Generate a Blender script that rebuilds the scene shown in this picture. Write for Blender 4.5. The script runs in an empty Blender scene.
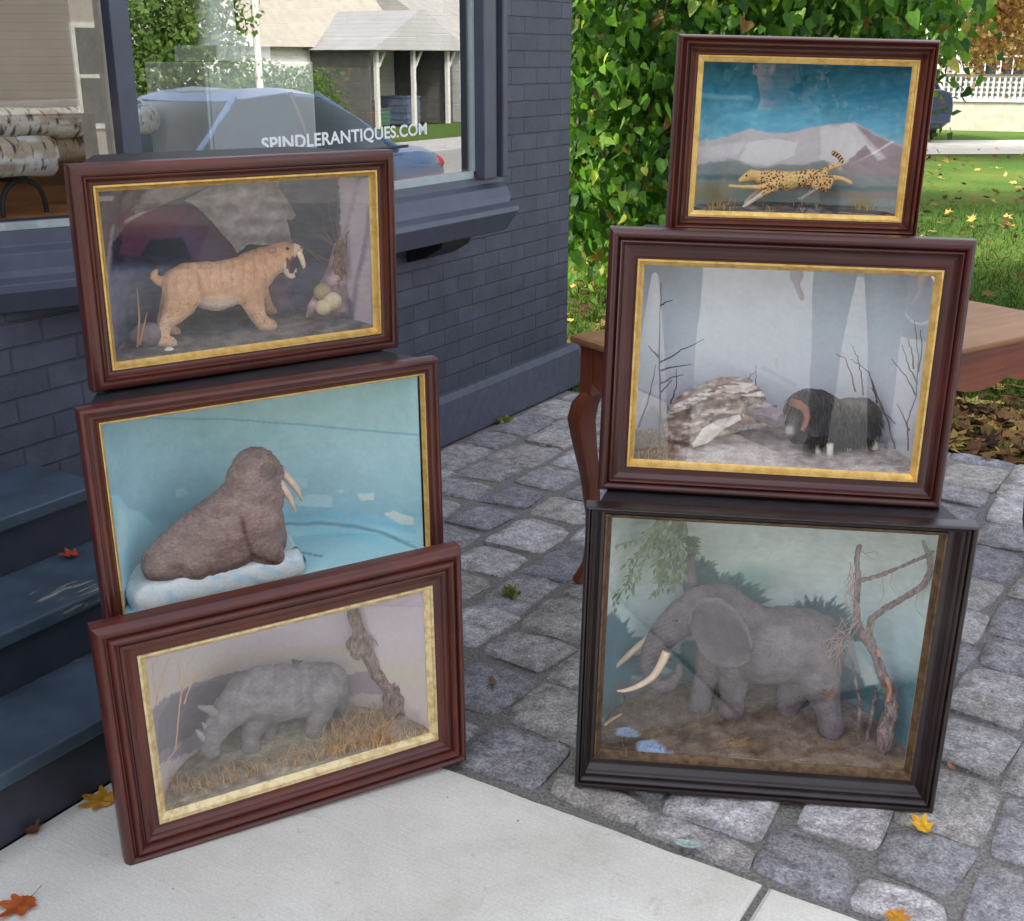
import bpy, bmesh, math, random
import numpy as np
from mathutils import Matrix, Vector, noise

random.seed(7); RNG = np.random.default_rng(7)
R = math.radians
S = bpy.context.scene
COL = bpy.context.collection

# ---------------------------------------------------------------- camera station and sketch helpers
FPX, PITCH, CAMZ = 1182.6, R(18.79), 1.5
_c, _s = math.cos(PITCH), math.sin(PITCH)
CAM = np.array([0, 0, CAMZ]); CF = np.array([0, _c, -_s]); CU = np.array([0, _s, _c]); CR = np.array([1., 0, 0])
def ray(u, v): return CF + CR * (u - 512) / FPX - CU * (v - 460.5) / FPX
def ground(u, v, z=0.0):
    d = ray(u, v); return CAM + d * ((z - CAMZ) / d[2])
def project(P):
    w = np.asarray(P) - CAM; q = w @ CF
    return 512 + FPX * (w @ CR) / q, 460.5 - FPX * (w @ CU) / q
# the shop front's own axes: n points out of the wall, d runs along it
FY = R(31.903)
FN = np.array([math.cos(FY), -math.sin(FY), 0]); FD = np.array([math.sin(FY), math.cos(FY), 0])
FM = Matrix.Rotation(-FY, 4, 'Z')
def nd(n, d, z=0): return Vector((FN * n + FD * d).tolist()) + Vector((0, 0, z))
def fac(u, v, n):
    r = ray(u, v); t = n / (r @ FN); P = CAM + r * t
    return n, P @ FD, P[2]
def nd_of(P): return float(np.dot(P, FN)), float(np.dot(P, FD))

def lin(c):
    o = []
    for x in c[:3]:
        x = x / 255.0
        o.append(x / 12.92 if x <= .04045 else ((x + .055) / 1.055) ** 2.4)
    return np.array(o)
def linA(a):
    a = np.asarray(a, float) / 255.0
    return np.where(a <= .04045, a / 12.92, ((a + .055) / 1.055) ** 2.4)
def alb(a, k=None):
    x = linA(a) / (KIN if k is None else k); m = x.max(axis=-1, keepdims=True); return np.clip(x * np.minimum(1, .86 / np.maximum(m, 1e-6)), .003, .9)
KIN = 0.62      # how bright white reads inside a case
KOUT = 1.0      # how bright white reads in the open shade

# ---------------------------------------------------------------- materials
def newmat(name):
    m = bpy.data.materials.new(name); m.use_nodes = True
    nt = m.node_tree; b = nt.nodes['Principled BSDF']
    return m, nt, b
def N(nt, t, **k):
    n = nt.nodes.new(t)
    for a, v in k.items(): setattr(n, a, v)
    return n
def coords(nt, scale=(1, 1, 1), kind='Object', rot=(0, 0, 0)):
    tc = N(nt, 'ShaderNodeTexCoord'); mp = N(nt, 'ShaderNodeMapping')
    mp.inputs['Scale'].default_value = scale; mp.inputs['Rotation'].default_value = rot
    nt.links.new(tc.outputs[kind], mp.inputs['Vector']); return mp.outputs['Vector']
def ramp(nt, src, stops):
    r = N(nt, 'ShaderNodeValToRGB'); e = r.color_ramp.elements
    while len(e) < len(stops): e.new(.5)
    for i, (p, c) in enumerate(stops):
        e[i].position = p; e[i].color = (*c[:3], 1)
    nt.links.new(src, r.inputs['Fac']); return r.outputs['Color']
def noise_tex(nt, vec, scale, detail=6, rough=.6, dist=0):
    t = N(nt, 'ShaderNodeTexNoise'); t.inputs['Scale'].default_value = scale; t.inputs['Detail'].default_value = detail
    t.inputs['Roughness'].default_value = rough; t.inputs['Distortion'].default_value = dist
    nt.links.new(vec, t.inputs['Vector']); return t.outputs['Fac']
def bump(nt, b, h, strength=.3, dist=.01):
    n = N(nt, 'ShaderNodeBump'); n.inputs['Strength'].default_value = strength; n.inputs['Distance'].default_value = dist
    nt.links.new(h, n.inputs['Height']); nt.links.new(n.outputs['Normal'], b.inputs['Normal']); return n
def mix(nt, f, a, b, mode='MIX'):
    m = N(nt, 'ShaderNodeMix', data_type='RGBA', blend_type=mode)
    def put(sock, v):
        if isinstance(v, (tuple, list, np.ndarray)): sock.default_value = (*[float(x) for x in v[:3]], 1)
        elif isinstance(v, (int, float)): sock.default_value = v
        else: nt.links.new(v, sock)
    put(m.inputs[0], f); put(m.inputs[6], a); put(m.inputs[7], b)
    return m.outputs[2]
def plain(name, c, rough=.6, var=.25, scale=30, bmp=.2, bd=.004, metal=0, spec=.5, coat=0, detail=6):
    m, nt, b = newmat(name); c = np.array(c[:3], float)
    v = coords(nt); f = noise_tex(nt, v, scale, detail)
    cc = ramp(nt, f, [(.3, c * (1 - var)), (.7, np.minimum(c * (1 + var), 1))])
    nt.links.new(cc, b.inputs['Base Color']); b.inputs['Roughness'].default_value = rough
    b.inputs['Metallic'].default_value = metal; b.inputs['Specular IOR Level'].default_value = spec
    b.inputs['Coat Weight'].default_value = coat; b.inputs['Coat Roughness'].default_value = .2
    if bmp: bump(nt, b, f, bmp, bd)
    return m
def painted(name, rough=.8, scale=60, var=.25, bmp=.4, bd=.002, spec=.3):
    """surface whose colours were brushed on point by point"""
    m, nt, b = newmat(name)
    a = N(nt, 'ShaderNodeVertexColor', layer_name='Col')
    f = noise_tex(nt, coords(nt), scale, 8, .65)
    g = ramp(nt, f, [(.25, (1 - var,) * 3), (.75, (1 + var * .6,) * 3)])
    nt.links.new(mix(nt, 1.0, a.outputs['Color'], g, 'MULTIPLY'), b.inputs['Base Color'])
    b.inputs['Roughness'].default_value = rough; b.inputs['Specular IOR Level'].default_value = spec
    if bmp: bump(nt, b, f, bmp, bd)
    return m
def hide(name):
    """creased animal skin: brushed colour, fine cracks and folds"""
    m, nt, b = newmat(name); a = N(nt, 'ShaderNodeVertexColor', layer_name='Col'); v = coords(nt, (1, 1, 1.5))
    w = N(nt, 'ShaderNodeTexNoise'); w.inputs['Scale'].default_value = 60; nt.links.new(v, w.inputs['Vector'])
    vm = N(nt, 'ShaderNodeVectorMath', operation='MULTIPLY_ADD'); nt.links.new(w.outputs['Color'], vm.inputs[0]); vm.inputs[1].default_value = (.012, .012, .012); nt.links.new(v, vm.inputs[2])
    vo = N(nt, 'ShaderNodeTexVoronoi', feature='DISTANCE_TO_EDGE'); vo.inputs['Scale'].default_value = 95; nt.links.new(vm.outputs[0], vo.inputs['Vector'])
    cr = ramp(nt, vo.outputs['Distance'], [(0, (.84,) * 3), (.12, (.98,) * 3), (.4, (1.02,) * 3)])
    f = noise_tex(nt, v, 260, 6, .65); g = noise_tex(nt, v, 22, 5, .6)
    c = mix(nt, 1.0, a.outputs['Color'], cr, 'MULTIPLY'); c = mix(nt, 1.0, c, ramp(nt, f, [(.3, (.8,) * 3), (.7, (1.15,) * 3)]), 'MULTIPLY'); c = mix(nt, 1.0, c, ramp(nt, g, [(.35, (.82,) * 3), (.65, (1.1,) * 3)]), 'MULTIPLY')
    nt.links.new(c, b.inputs['Base Color']); b.inputs['Roughness'].default_value = .75; b.inputs['Specular IOR Level'].default_value = .3
    ad = N(nt, 'ShaderNodeMath', operation='MULTIPLY_ADD'); mn = N(nt, 'ShaderNodeMath', operation='MINIMUM'); nt.links.new(vo.outputs['Distance'], mn.inputs[0]); mn.inputs[1].default_value = .15
    nt.links.new(mn.outputs[0], ad.inputs[0]); ad.inputs[1].default_value = 1.6; nt.links.new(f, ad.inputs[2]); bump(nt, b, ad.outputs[0], .6, .0013); return m
def wood(name, dark, light, axis, rough=.34, coat=.35, grain=1.0, scale=1.0):
    m, nt, b = newmat(name)
    sc = [55 * scale, 55 * scale, 55 * scale]; sc[axis] = 2.2 * scale
    f = noise_tex(nt, coords(nt, tuple(sc)), 1.6, 8, .65, .6)
    g = noise_tex(nt, coords(nt, (3, 3, 3)), 2.2, 4)
    c = ramp(nt, f, [(.25, dark), (.5, (np.array(dark) + np.array(light)) / 2), (.78, light)])
    c = mix(nt, ramp(nt, g, [(.35, (0, 0, 0)), (.75, (.55, .55, .55))]), c, np.array(dark) * .75)
    # scuffs
    w = noise_tex(nt, coords(nt, (1, 1, 1)), 85, 3)
    c = mix(nt, ramp(nt, w, [(.70, (0, 0, 0)), (.74, (.5, .5, .5))]), c, np.array(light) * 2.0)
    dz_ = noise_tex(nt, coords(nt), 6, 5, .7); c = mix(nt, ramp(nt, dz_, [(.5, (0, 0, 0)), (.8, (.12, .12, .12))]), c, (.16, .13, .12))
    nt.links.new(c, b.inputs['Base Color']); b.inputs['Roughness'].default_value = rough
    b.inputs['Coat Weight'].default_value = coat; b.inputs['Coat Roughness'].default_value = .28
    bump(nt, b, f, .18 * grain, .002)
    return m
def glassmat(name, r0=.1, tint=(.99, .995, .99), ior=1.5, rough=0.0):
    m = bpy.data.materials.new(name); m.use_nodes = True; nt = m.node_tree
    for n in list(nt.nodes): nt.nodes.remove(n)
    o = N(nt, 'ShaderNodeOutputMaterial'); t = N(nt, 'ShaderNodeBsdfTransparent'); g = N(nt, 'ShaderNodeBsdfGlossy')
    t.inputs['Color'].default_value = (*tint, 1); g.inputs['Roughness'].default_value = rough
    g.inputs['Color'].default_value = (1, 1, 1, 1)
    ge = N(nt, 'ShaderNodeNewGeometry'); dt = N(nt, 'ShaderNodeVectorMath', operation='DOT_PRODUCT'); nt.links.new(ge.outputs['Incoming'], dt.inputs[0]); nt.links.new(ge.outputs['Normal'], dt.inputs[1])
    ab = N(nt, 'ShaderNodeMath', operation='ABSOLUTE'); nt.links.new(dt.outputs['Value'], ab.inputs[0]); om = N(nt, 'ShaderNodeMath', operation='SUBTRACT'); om.inputs[0].default_value = 1; nt.links.new(ab.outputs[0], om.inputs[1])
    pw = N(nt, 'ShaderNodeMath', operation='POWER'); nt.links.new(om.outputs[0], pw.inputs[0]); pw.inputs[1].default_value = 5
    mr = N(nt, 'ShaderNodeMath', operation='MULTIPLY_ADD'); nt.links.new(pw.outputs[0], mr.inputs[0]); mr.inputs[1].default_value = 1 - r0; mr.inputs[2].default_value = r0
    mx = N(nt, 'ShaderNodeMixShader'); nt.links.new(mr.outputs[0], mx.inputs[0])
    nt.links.new(t.outputs[0], mx.inputs[1]); nt.links.new(g.outputs[0], mx.inputs[2]); nt.links.new(mx.outputs[0], o.inputs[0])
    return m
def leafmat(name, stops, rough=.5, trans=.45, spec=.3, tt=(1.25, 1.35, .6)):
    m, nt, b = newmat(name)
    a = N(nt, 'ShaderNodeVertexColor', layer_name='Col')
    sep = N(nt, 'ShaderNodeSeparateColor'); nt.links.new(a.outputs['Color'], sep.inputs[0])
    f = noise_tex(nt, coords(nt), 40, 3)
    c = ramp(nt, sep.outputs[0], stops)
    c = mix(nt, 1.0, c, ramp(nt, f, [(.3, (.75,) * 3), (.7, (1.2,) * 3)]), 'MULTIPLY')
    nt.links.new(c, b.inputs['Base Color']); b.inputs['Roughness'].default_value = rough
    b.inputs['Specular IOR Level'].default_value = spec
    t = N(nt, 'ShaderNodeBsdfTranslucent'); nt.links.new(mix(nt, 1.0, c, tt, 'MULTIPLY'), t.inputs['Color'])
    mx = N(nt, 'ShaderNodeMixShader'); mx.inputs[0].default_value = trans
    nt.links.new(b.outputs[0], mx.inputs[1]); nt.links.new(t.outputs[0], mx.inputs[2])
    nt.links.new(mx.outputs[0], nt.nodes['Material Output'].inputs[0])
    return m

# ---------------------------------------------------------------- mesh building
class MB:
    def __init__(s): s.v = []; s.f = []; s.m = []; s.c = []
    def add(s, vs, fs, mi=0, col=None):
        k = len(s.v); s.v += [tuple(map(float, p)) for p in vs]
        s.f += [tuple(i + k for i in f) for f in fs]; s.m += [mi] * len(fs)
        if col is not None:
            s.c += [tuple(col)] * len(vs) if np.ndim(col) == 1 else [tuple(x) for x in col]
        return s
    def box(s, x0, y0, z0, x1, y1, z1, mi=0, col=None):
        v = [(x, y, z) for x in (x0, x1) for y in (y0, y1) for z in (z0, z1)]
        return s.add(v, [(0, 1, 3, 2), (4, 6, 7, 5), (0, 4, 5, 1), (2, 3, 7, 6), (0, 2, 6, 4), (1, 5, 7, 3)], mi, col)
    def hexa(s, bottom, top, mi=0):
        n = len(bottom); v = list(bottom) + list(top)
        f = [tuple(range(n))[::-1], tuple(range(n, 2 * n))] + [(i, (i + 1) % n, n + (i + 1) % n, n + i) for i in range(n)]
        return s.add(v, f, mi)
    def tube(s, pts, rad, n=8, mi=0, col=None, caps=True, squash=None):
        pts = [Vector(p) for p in pts]; m = len(pts)
        if not hasattr(rad, '__len__'): rad = [rad] * m
        ref = None; vs = []
        for i, p in enumerate(pts):
            t = (pts[min(i + 1, m - 1)] - pts[max(i - 1, 0)]).normalized()
            if ref is None:
                ref = Vector((0, 0, 1)) if abs(t.z) < .9 else Vector((1, 0, 0))
            a = (ref - t * ref.dot(t)).normalized(); b = t.cross(a); ref = a
            for k in range(n):
                w = 2 * math.pi * k / n
                q = p + (a * math.cos(w) + b * math.sin(w)) * rad[i]
                vs.append(q)
        fs = [(i * n + k, i * n + (k + 1) % n, (i + 1) * n + (k + 1) % n, (i + 1) * n + k) for i in range(m - 1) for k in range(n)]
        if caps: fs += [tuple(range(n))[::-1], tuple((m - 1) * n + k for k in range(n))]
        return s.add(vs, fs, mi, col)
    def ball(s, c, r, seg=12, ring=8, mi=0, col=None, rot=None):
        if not hasattr(r, '__len__'): r = (r, r, r)
        vs = [Vector((0, 0, 1))]
        for i in range(1, ring):
            a = math.pi * i / ring
            vs += [Vector((math.sin(a) * math.cos(2 * math.pi * k / seg), math.sin(a) * math.sin(2 * math.pi * k / seg), math.cos(a))) for k in range(seg)]
        vs.append(Vector((0, 0, -1)))
        vs = [Vector((p.x * r[0], p.y * r[1], p.z * r[2])) for p in vs]
        if rot is not None: vs = [rot @ p for p in vs]
        vs = [p + Vector(c) for p in vs]; L = len(vs) - 1
        fs = [(0, 1 + k, 1 + (k + 1) % seg) for k in range(seg)]
        for i in range(ring - 2):
            o = 1 + i * seg
            fs += [(o + k, o + seg + k, o + seg + (k + 1) % seg, o + (k + 1) % seg) for k in range(seg)]
        o = 1 + (ring - 2) * seg
        fs += [(o + k, L, o + (k + 1) % seg) for k in range(seg)]
        return s.add(vs, fs, mi, col)
    def grid(s, P, mi=0, col=None, close=False):
        """P[i][j] points; colours likewise"""
        a, b = len(P), len(P[0])
        vs = [p for row in P for p in row]
        fs = [(i * b + j, i * b + (j + 1) % b, (i + 1) * b + (j + 1) % b, (i + 1) * b + j) for i in range(a - 1) for j in range(b if close else b - 1)]
        cc = None if col is None else [c for row in col for c in row]
        return s.add(vs, fs, mi, cc)
    def prism(s, poly, d0, d1, plane='xz', mi=0):
        def P(a, b, d): return {'xz': (a, d, b), 'xy': (a, b, d), 'yz': (d, a, b)}[plane]
        n = len(poly); vs = [P(a, b, d0) for a, b in poly] + [P(a, b, d1) for a, b in poly]
        fs = [tuple(range(n)), tuple(range(n, 2 * n))[::-1]] + [(i, n + i, n + (i + 1) % n, (i + 1) % n) for i in range(n)]
        return s.add(vs, fs, mi)
    def build(s, name, mats, parent=None, off=None, smooth=None, bevel=0, fix=True):
        me = bpy.data.meshes.new(name); v = s.v
        if off is not None: v = [(p[0] - off[0], p[1] - off[1], p[2] - off[2]) for p in v]
        me.from_pydata(v, [], s.f)
        if s.c and len(s.c) == len(s.v):
            a = me.color_attributes.new('Col', 'FLOAT_COLOR', 'POINT')
            arr = np.ones((len(v), 4), np.float32); arr[:, :3] = np.array(s.c)[:, :3]; a.data.foreach_set('color', arr.ravel())
        me.update()
        if not isinstance(mats, (list, tuple)): mats = [mats]
        for m in mats: me.materials.append(m)
        if len(mats) > 1: me.polygons.foreach_set('material_index', s.m)
        if fix:
            bm = bmesh.new(); bm.from_mesh(me); bmesh.ops.recalc_face_normals(bm, faces=bm.faces); bm.to_mesh(me); bm.free()
        if smooth is not None:
            me.polygons.foreach_set('use_smooth', [True] * len(me.polygons))
            if smooth < 179: me.set_sharp_from_angle(angle=R(smooth))
        o = bpy.data.objects.new(name, me); COL.objects.link(o)
        if parent is not None: o.parent = parent
        if bevel:
            b = o.modifiers.new('bevel', 'BEVEL'); b.width = bevel; b.segments = 2; b.limit_method = 'ANGLE'; b.angle_limit = R(40)
        return o
def tag(o, label=None, cat=None, group=None, kind=None):
    if label: o['label'] = label
    if cat: o['category'] = cat
    if group: o['group'] = group
    if kind: o['kind'] = kind
    return o
def empty(name, label, cat, mat=None, group=None):
    o = bpy.data.objects.new(name, None); COL.objects.link(o); o.empty_display_size = .1
    if mat is not None: o.matrix_world = mat
    return tag(o, label, cat, group)

def chain(pts, step=.35):
    """spheres strung along bones: pts = (x,y,z,r)"""
    out = []
    for a, b in zip(pts[:-1], pts[1:]):
        a = np.array(a, float); b = np.array(b, float)
        L = np.linalg.norm(a[:3] - b[:3]); n = max(2, int(L / (step * max(min(a[3], b[3]), 1e-4))) + 1)
        for t in np.linspace(0, 1, n): out.append(a * (1 - t) + b * t)
    return out
def sculpt(name, chains, voxel, mat, colfun=None, parent=None, off=(0, 0, 0), smooth_it=4, squash=None, disp=None):
    """one continuous body grown round chains of balls"""
    mb = MB()
    for ch in chains:
        for q in chain(ch):
            r = q[3]; mb.ball(q[:3], (r, r * (squash or 1), r), 12, 8)
    o = mb.build(name, mat)
    m = o.modifiers.new('r', 'REMESH'); m.mode = 'VOXEL'; m.voxel_size = voxel; m.use_smooth_shade = True
    s = o.modifiers.new('s', 'SMOOTH'); s.iterations = smooth_it; s.factor = .5
    dg = bpy.context.evaluated_depsgraph_get(); me = bpy.data.meshes.new_from_object(o.evaluated_get(dg))
    bpy.data.objects.remove(o)
    n = len(me.vertices); co = np.empty(n * 3, np.float32); me.vertices.foreach_get('co', co); co = co.reshape(-1, 3)
    nr = np.empty(n * 3, np.float32); me.vertices.foreach_get('normal', nr); nr = nr.reshape(-1, 3)
    if disp is not None:
        co = co + nr * disp(co)[:, None]
    if colfun is not None:
        a = me.color_attributes.new('Col', 'FLOAT_COLOR', 'POINT'); arr = np.ones((n, 4), np.float32); arr[:, :3] = colfun(co, nr)
        a.data.foreach_set('color', arr.ravel())
    me.vertices.foreach_set('co', (co - np.array(off, np.float32)).astype(np.float32).ravel()); me.update()
    me.name = name
    me.polygons.foreach_set('use_smooth', [True] * len(me.polygons))
    if not me.materials: me.materials.append(mat)
    o = bpy.data.objects.new(name, me); COL.objects.link(o)
    if parent is not None: o.parent = parent
    return o
def vnoise(co, scale, oct=3):
    return np.array([noise.fractal(Vector((p[0] * scale, p[1] * scale, p[2] * scale)), 1.0, 2.0, oct) for p in np.asarray(co)])
def inpoly(u, v, poly):
    u = np.asarray(u); v = np.asarray(v); r = np.zeros(u.shape, bool); n = len(poly)
    for i in range(n):
        x1, y1 = poly[i]; x2, y2 = poly[(i + 1) % n]
        c = ((y1 > v) != (y2 > v)) & (u < (x2 - x1) * (v - y1) / ((y2 - y1) if y2 != y1 else 1e-9) + x1); r ^= c
    return r
# ---------------------------------------------------------------- display cases
class Case: pass
def case_axes(yaw, lean, roll):
    X = np.array([math.cos(yaw), math.sin(yaw), 0]); Nn = np.array([math.sin(yaw), -math.cos(yaw), 0]); Z = np.array([0, 0, 1.])
    Y = math.cos(lean) * Z - math.sin(lean) * Nn
    X2 = math.cos(roll) * X + math.sin(roll) * Y; Y2 = -math.sin(roll) * X + math.cos(roll) * Y
    return X2, Y2, np.cross(X2, Y2)
CASES = {
 'cat': dict(taper=0.42, o=[-0.5122, 2.3075, 0.9092], a=[33.912, -.961, .015], W=.6464, H=.4138, g=[-.268, .277, .046, .3625], D=.24, gold=.0125, gb=.010, lip=.006),
 'walrus': dict(taper=0.38, o=[-0.4572, 2.2015, 0.4358], a=[30.537, .273, .524], W=.72, H=.4737, g=[-.318, .325, .05, .4355], D=.31, gold=.007, gb=.008, lip=.004),
 'rhino': dict(taper=0.34, o=[-0.4292, 2.1203, 0.0], a=[28.333, -.752, 1.132], W=.7485, H=.5244, g=[-.281, .296, .079, .424], D=.27, gold=.017, gb=.012, lip=.09),
 'cheetah': dict(taper=0.3, o=[0.5481, 2.3441, 1.1681], a=[-2.699, 1.825, -1.384], W=.488, H=.37, g=[-.190, .2045, .043, .3225], D=.17, gold=.012, gb=.008, lip=.006),
 'otter': dict(taper=0.2, o=[0.5159, 2.2442, 0.6531], a=[-6.395, 1.943, -1.171], W=.6861, H=.5327, g=[-.272, .2805, .0625, .459], D=.26, gold=.0135, gb=.010, lip=.018),
 'elephant': dict(taper=0.2, o=[0.5111, 2.1564, 0.0], a=[-5.588, -.559, -1.176], W=.7576, H=.6533, g=[-.3265, .316, .0735, .6155], D=.28, gold=.013, gb=.012, lip=.004),
}
def mk_case(k):
    d = CASES[k]; c = Case(); c.k = k; c.__dict__.update(d)
    X, Y, Nn = case_axes(*[R(x) for x in d['a']]); c.X, c.Y, c.N = X, Y, Nn; c.org = np.array(d['o'])
    M = Matrix.Identity(4)
    for i in range(3): M[i][0] = X[i]; M[i][1] = -Nn[i]; M[i][2] = Y[i]; M[i][3] = c.org[i]
    c.M = M
    def L(u, v, dep):
        r = ray(u, v); P0 = c.org - Nn * dep; t = ((P0 - CAM) @ Nn) / (r @ Nn); P = CAM + r * t - c.org
        return np.array([P @ X, dep, P @ Y])
    def floor_hit(u, v, z0=None, slope=0.0):
        # where the sketch line meets the case floor z = z0 + slope*depth
        lo, hi = .0, .5
        for _ in range(40):
            m = (lo + hi) / 2
            p = L(u, v, m)
            if p[2] > z0 + slope * m: lo = m
            else: hi = m
        return L(u, v, lo)
    c.L = L; c.px = lambda P: project(c.org + np.outer(np.asarray(P)[:, 0], X) - np.outer(np.asarray(P)[:, 1], Nn) + np.outer(np.asarray(P)[:, 2], Y))
    c.s = np.linalg.norm(L(500, 500, .1) - L(501, 500, .1))
    return c
C = {k: mk_case(k) for k in CASES}

MAHO = [wood('mahogany_across', lin((58, 23, 19)) * .76, lin((130, 58, 44)) * .8, 0, scale=1.0), wood('mahogany_up', lin((58, 23, 19)) * .76, lin((130, 58, 44)) * .8, 2)]
RHIN = [wood('red_mahogany_across', lin((60, 23, 18)) * .78, lin((136, 60, 45)) * .8, 0), wood('red_mahogany_up', lin((60, 23, 18)) * .78, lin((136, 60, 45)) * .8, 2)]
OTT = [wood('dark_mahogany_across', lin((50, 20, 19)) * .75, lin((106, 47, 41)) * .8, 0), wood('dark_mahogany_up', lin((50, 20, 19)) * .75, lin((106, 47, 41)) * .8, 2)]
ELE = [wood('ebonised_across', lin((30, 17, 19)) * .6, lin((64, 40, 42)) * .6, 0), wood('ebonised_up', lin((30, 17, 19)) * .6, lin((64, 40, 42)) * .6, 2)]
def gilt(name, a, b, metal=.75, rough=.36):
    m, nt, bs = newmat(name); v = coords(nt)
    f = noise_tex(nt, v, 48, 6, .6); g = noise_tex(nt, v, 150, 4)
    c = ramp(nt, f, [(.38, np.array(a)), (.56, np.array(b))])
    c = mix(nt, ramp(nt, g, [(.66, (0, 0, 0)), (.76, (.5, .5, .5))]), c, np.array(a) * .4)
    nt.links.new(c, bs.inputs['Base Color']); bs.inputs['Metallic'].default_value = metal; bs.inputs['Roughness'].default_value = rough
    bump(nt, bs, g, .15, .001); return m
GOLD = gilt('gilt', lin((222, 174, 92)), lin((242, 202, 122)), .5)
PALEGOLD = gilt('pale_gilt', lin((216, 186, 132)), lin((244, 222, 172)), .4, .4)
DULLGOLD = gilt('tarnished_gilt', lin((84, 62, 44)), lin((116, 92, 66)), .3, .55)
BODY = plain('black_brown_box_paint', lin((44, 40, 44)), .5, .35, 25, .25, .003)
CEIL = plain('white_bounce_lining', (.78, .76, .74), .9, .08, 20, .1)  # white lining added to bounce light inside the cases
CGLASS = {'cat': glassmat('case_glass_low', .07), 'walrus': glassmat('case_glass_faint', .03), 'rhino': glassmat('case_glass_mid', .14),
          'cheetah': glassmat('case_glass_strong', .075), 'otter': glassmat('case_glass_bright', .14), 'elephant': glassmat('case_glass_plain', .10)}
# moulding sections: (0 = outer edge .. 1 = at the gilt, metres forward of the front plane)
def arc(t0, t1, b0, b1, n=5, bulge=0):
    o = []
    for i in range(n + 1):
        t = i / n; o.append((t0 + (t1 - t0) * t, b0 + (b1 - b0) * t + bulge * math.sin(math.pi * t)))
    return o
PROF = {
 'plain': [(0, -.03), (0, -.003)] + [(.03, .0)] + arc(.05, .46, .001, .003, 4, .002) + [(.5, -.002), (.53, -.002)] + arc(.56, .70, -.001, -.004, 4, .004) + [(.72, -.008)] + arc(.74, .95, -.009, -.014, 4, -.002) + [(1.0, -.015)],
 'thin': [(0, -.03), (0, -.003), (.05, 0)] + arc(.08, .36, .001, .0, 4, .003) + [(.40, -.004), (.46, -.004)] + arc(.5, .85, -.003, -.012, 5, .003) + [(.9, -.013), (1., -.014)],
 'bold': [(0, -.035), (0, -.005)] + arc(.02, .25, -.002, .004, 6, .007) + [(.28, -.003), (.31, -.003)] + arc(.33, .52, .002, -.002, 5, .008) + [(.55, -.008), (.58, -.008)] + arc(.6, .74, -.005, -.009, 4, .003) + [(.76, -.013)] + arc(.78, .96, -.014, -.02, 4, -.002) + [(1., -.021)],
 'scoop': [(0, -.035), (0, -.006)] + arc(.02, .30, -.001, .003, 6, .006) + [(.33, -.001), (.36, -.005)] + arc(.38, .50, -.002, -.004, 4, .004) + [(.53, -.009)] + arc(.55, .93, -.010, -.018, 6, -.002) + [(.95, -.016), (1, -.017)],
 'deep': [(0, -.035), (0, -.004)] + arc(.02, .22, .0, .004, 5, .004) + [(.25, -.002)] + arc(.27, .42, .0, -.003, 4, .003) + [(.45, -.008), (.48, -.008)] + arc(.5, .62, -.008, -.012, 4, .003) + [(.65, -.016)] + arc(.67, .9, -.017, -.026, 4, -.003) + [(1, -.028)],
}
CSTYLE = dict(cat=(MAHO, GOLD, 'plain', -.015, -.024), walrus=(MAHO, GOLD, 'thin', -.014, -.020), rhino=(RHIN, PALEGOLD, 'bold', -.021, -.030),
              cheetah=(MAHO, GOLD, 'bold', -.021, -.026), otter=(OTT, GOLD, 'scoop', -.017, -.026), elephant=(ELE, DULLGOLD, 'deep', -.028, -.04))
def moulding(outer, inner, prof):
    """mitred rectangle swept along a section; rails across use slot 0, stiles slot 1"""
    mb = MB(); rings = []
    for t, b in prof:
        r = [outer[i] * (1 - t) + inner[i] * t for i in range(4)]   # L,R,B,T
        rings.append([(r[0], -b, r[2]), (r[1], -b, r[2]), (r[1], -b, r[3]), (r[0], -b, r[3])])
    for i in range(len(prof) - 1):
        for k in range(4):
            a, b_ = rings[i][k], rings[i][(k + 1) % 4]; c_, d_ = rings[i + 1][(k + 1) % 4], rings[i + 1][k]
            mb.add([a, b_, c_, d_], [(0, 1, 2, 3)], k % 2)
    # weld along each rail is handled by bmesh below
    return mb
def weld(o, dist=1e-5):
    bm = bmesh.new(); bm.from_mesh(o.data); bmesh.ops.remove_doubles(bm, verts=bm.verts, dist=dist)
    bmesh.ops.recalc_face_normals(bm, faces=bm.faces); bm.to_mesh(o.data); bm.free()
    o.data.polygons.foreach_set('use_smooth', [True] * len(o.data.polygons)); o.data.set_sharp_from_angle(angle=R(32)); return o
CASE_LABEL = dict(
 cat='mahogany display case with a sabre toothed cat, topmost of the left stack',
 walrus='mahogany display case with a walrus and painted pale blue sea, middle of left stack',
 rhino='broad moulded red mahogany display case with a rhinoceros, standing on the concrete',
 cheetah='small mahogany display case with a running cheetah, topmost of the right stack',
 otter='dark mahogany display case with a musk ox, middle of the right stack',
 elephant='nearly black display case with an elephant, standing on the cobblestones')
BACKDROP = {}
def side_curve(w, y0, y1, tp, n):
    # plan of one half of the curved back: straight-ish side easing into the rear wall
    p0, p1, p2 = (w, y0), (w - tp * (y1 - y0) * .88, y1), (0, y1); o = []
    for i in range(n + 1):
        t = (i / n) ** .8; o.append(((1 - t) ** 2 * p0[0] + 2 * t * (1 - t) * p1[0] + t * t * p2[0], (1 - t) ** 2 * p0[1] + 2 * t * (1 - t) * p1[1] + t * t * p2[1]))
    return o
def plan(c, hw0, hw1, d0, d1, n):
    l = [(-x, y) for x, y in side_curve(hw0, d0, d1, c.taper, n)]; r = side_curve(hw1, d0, d1, c.taper, n)
    return l + r[::-1][1:]
def backdrop_shape(c, hw0, hw1, d0, d1, z0, z1, nu=220, nv=150):
    pl = plan(c, hw0, hw1, d0, d1, nu // 2)
    return [[(x, y, z0 + (z1 - z0) * j / nv) for x, y in pl] for j in range(nv + 1)]
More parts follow.
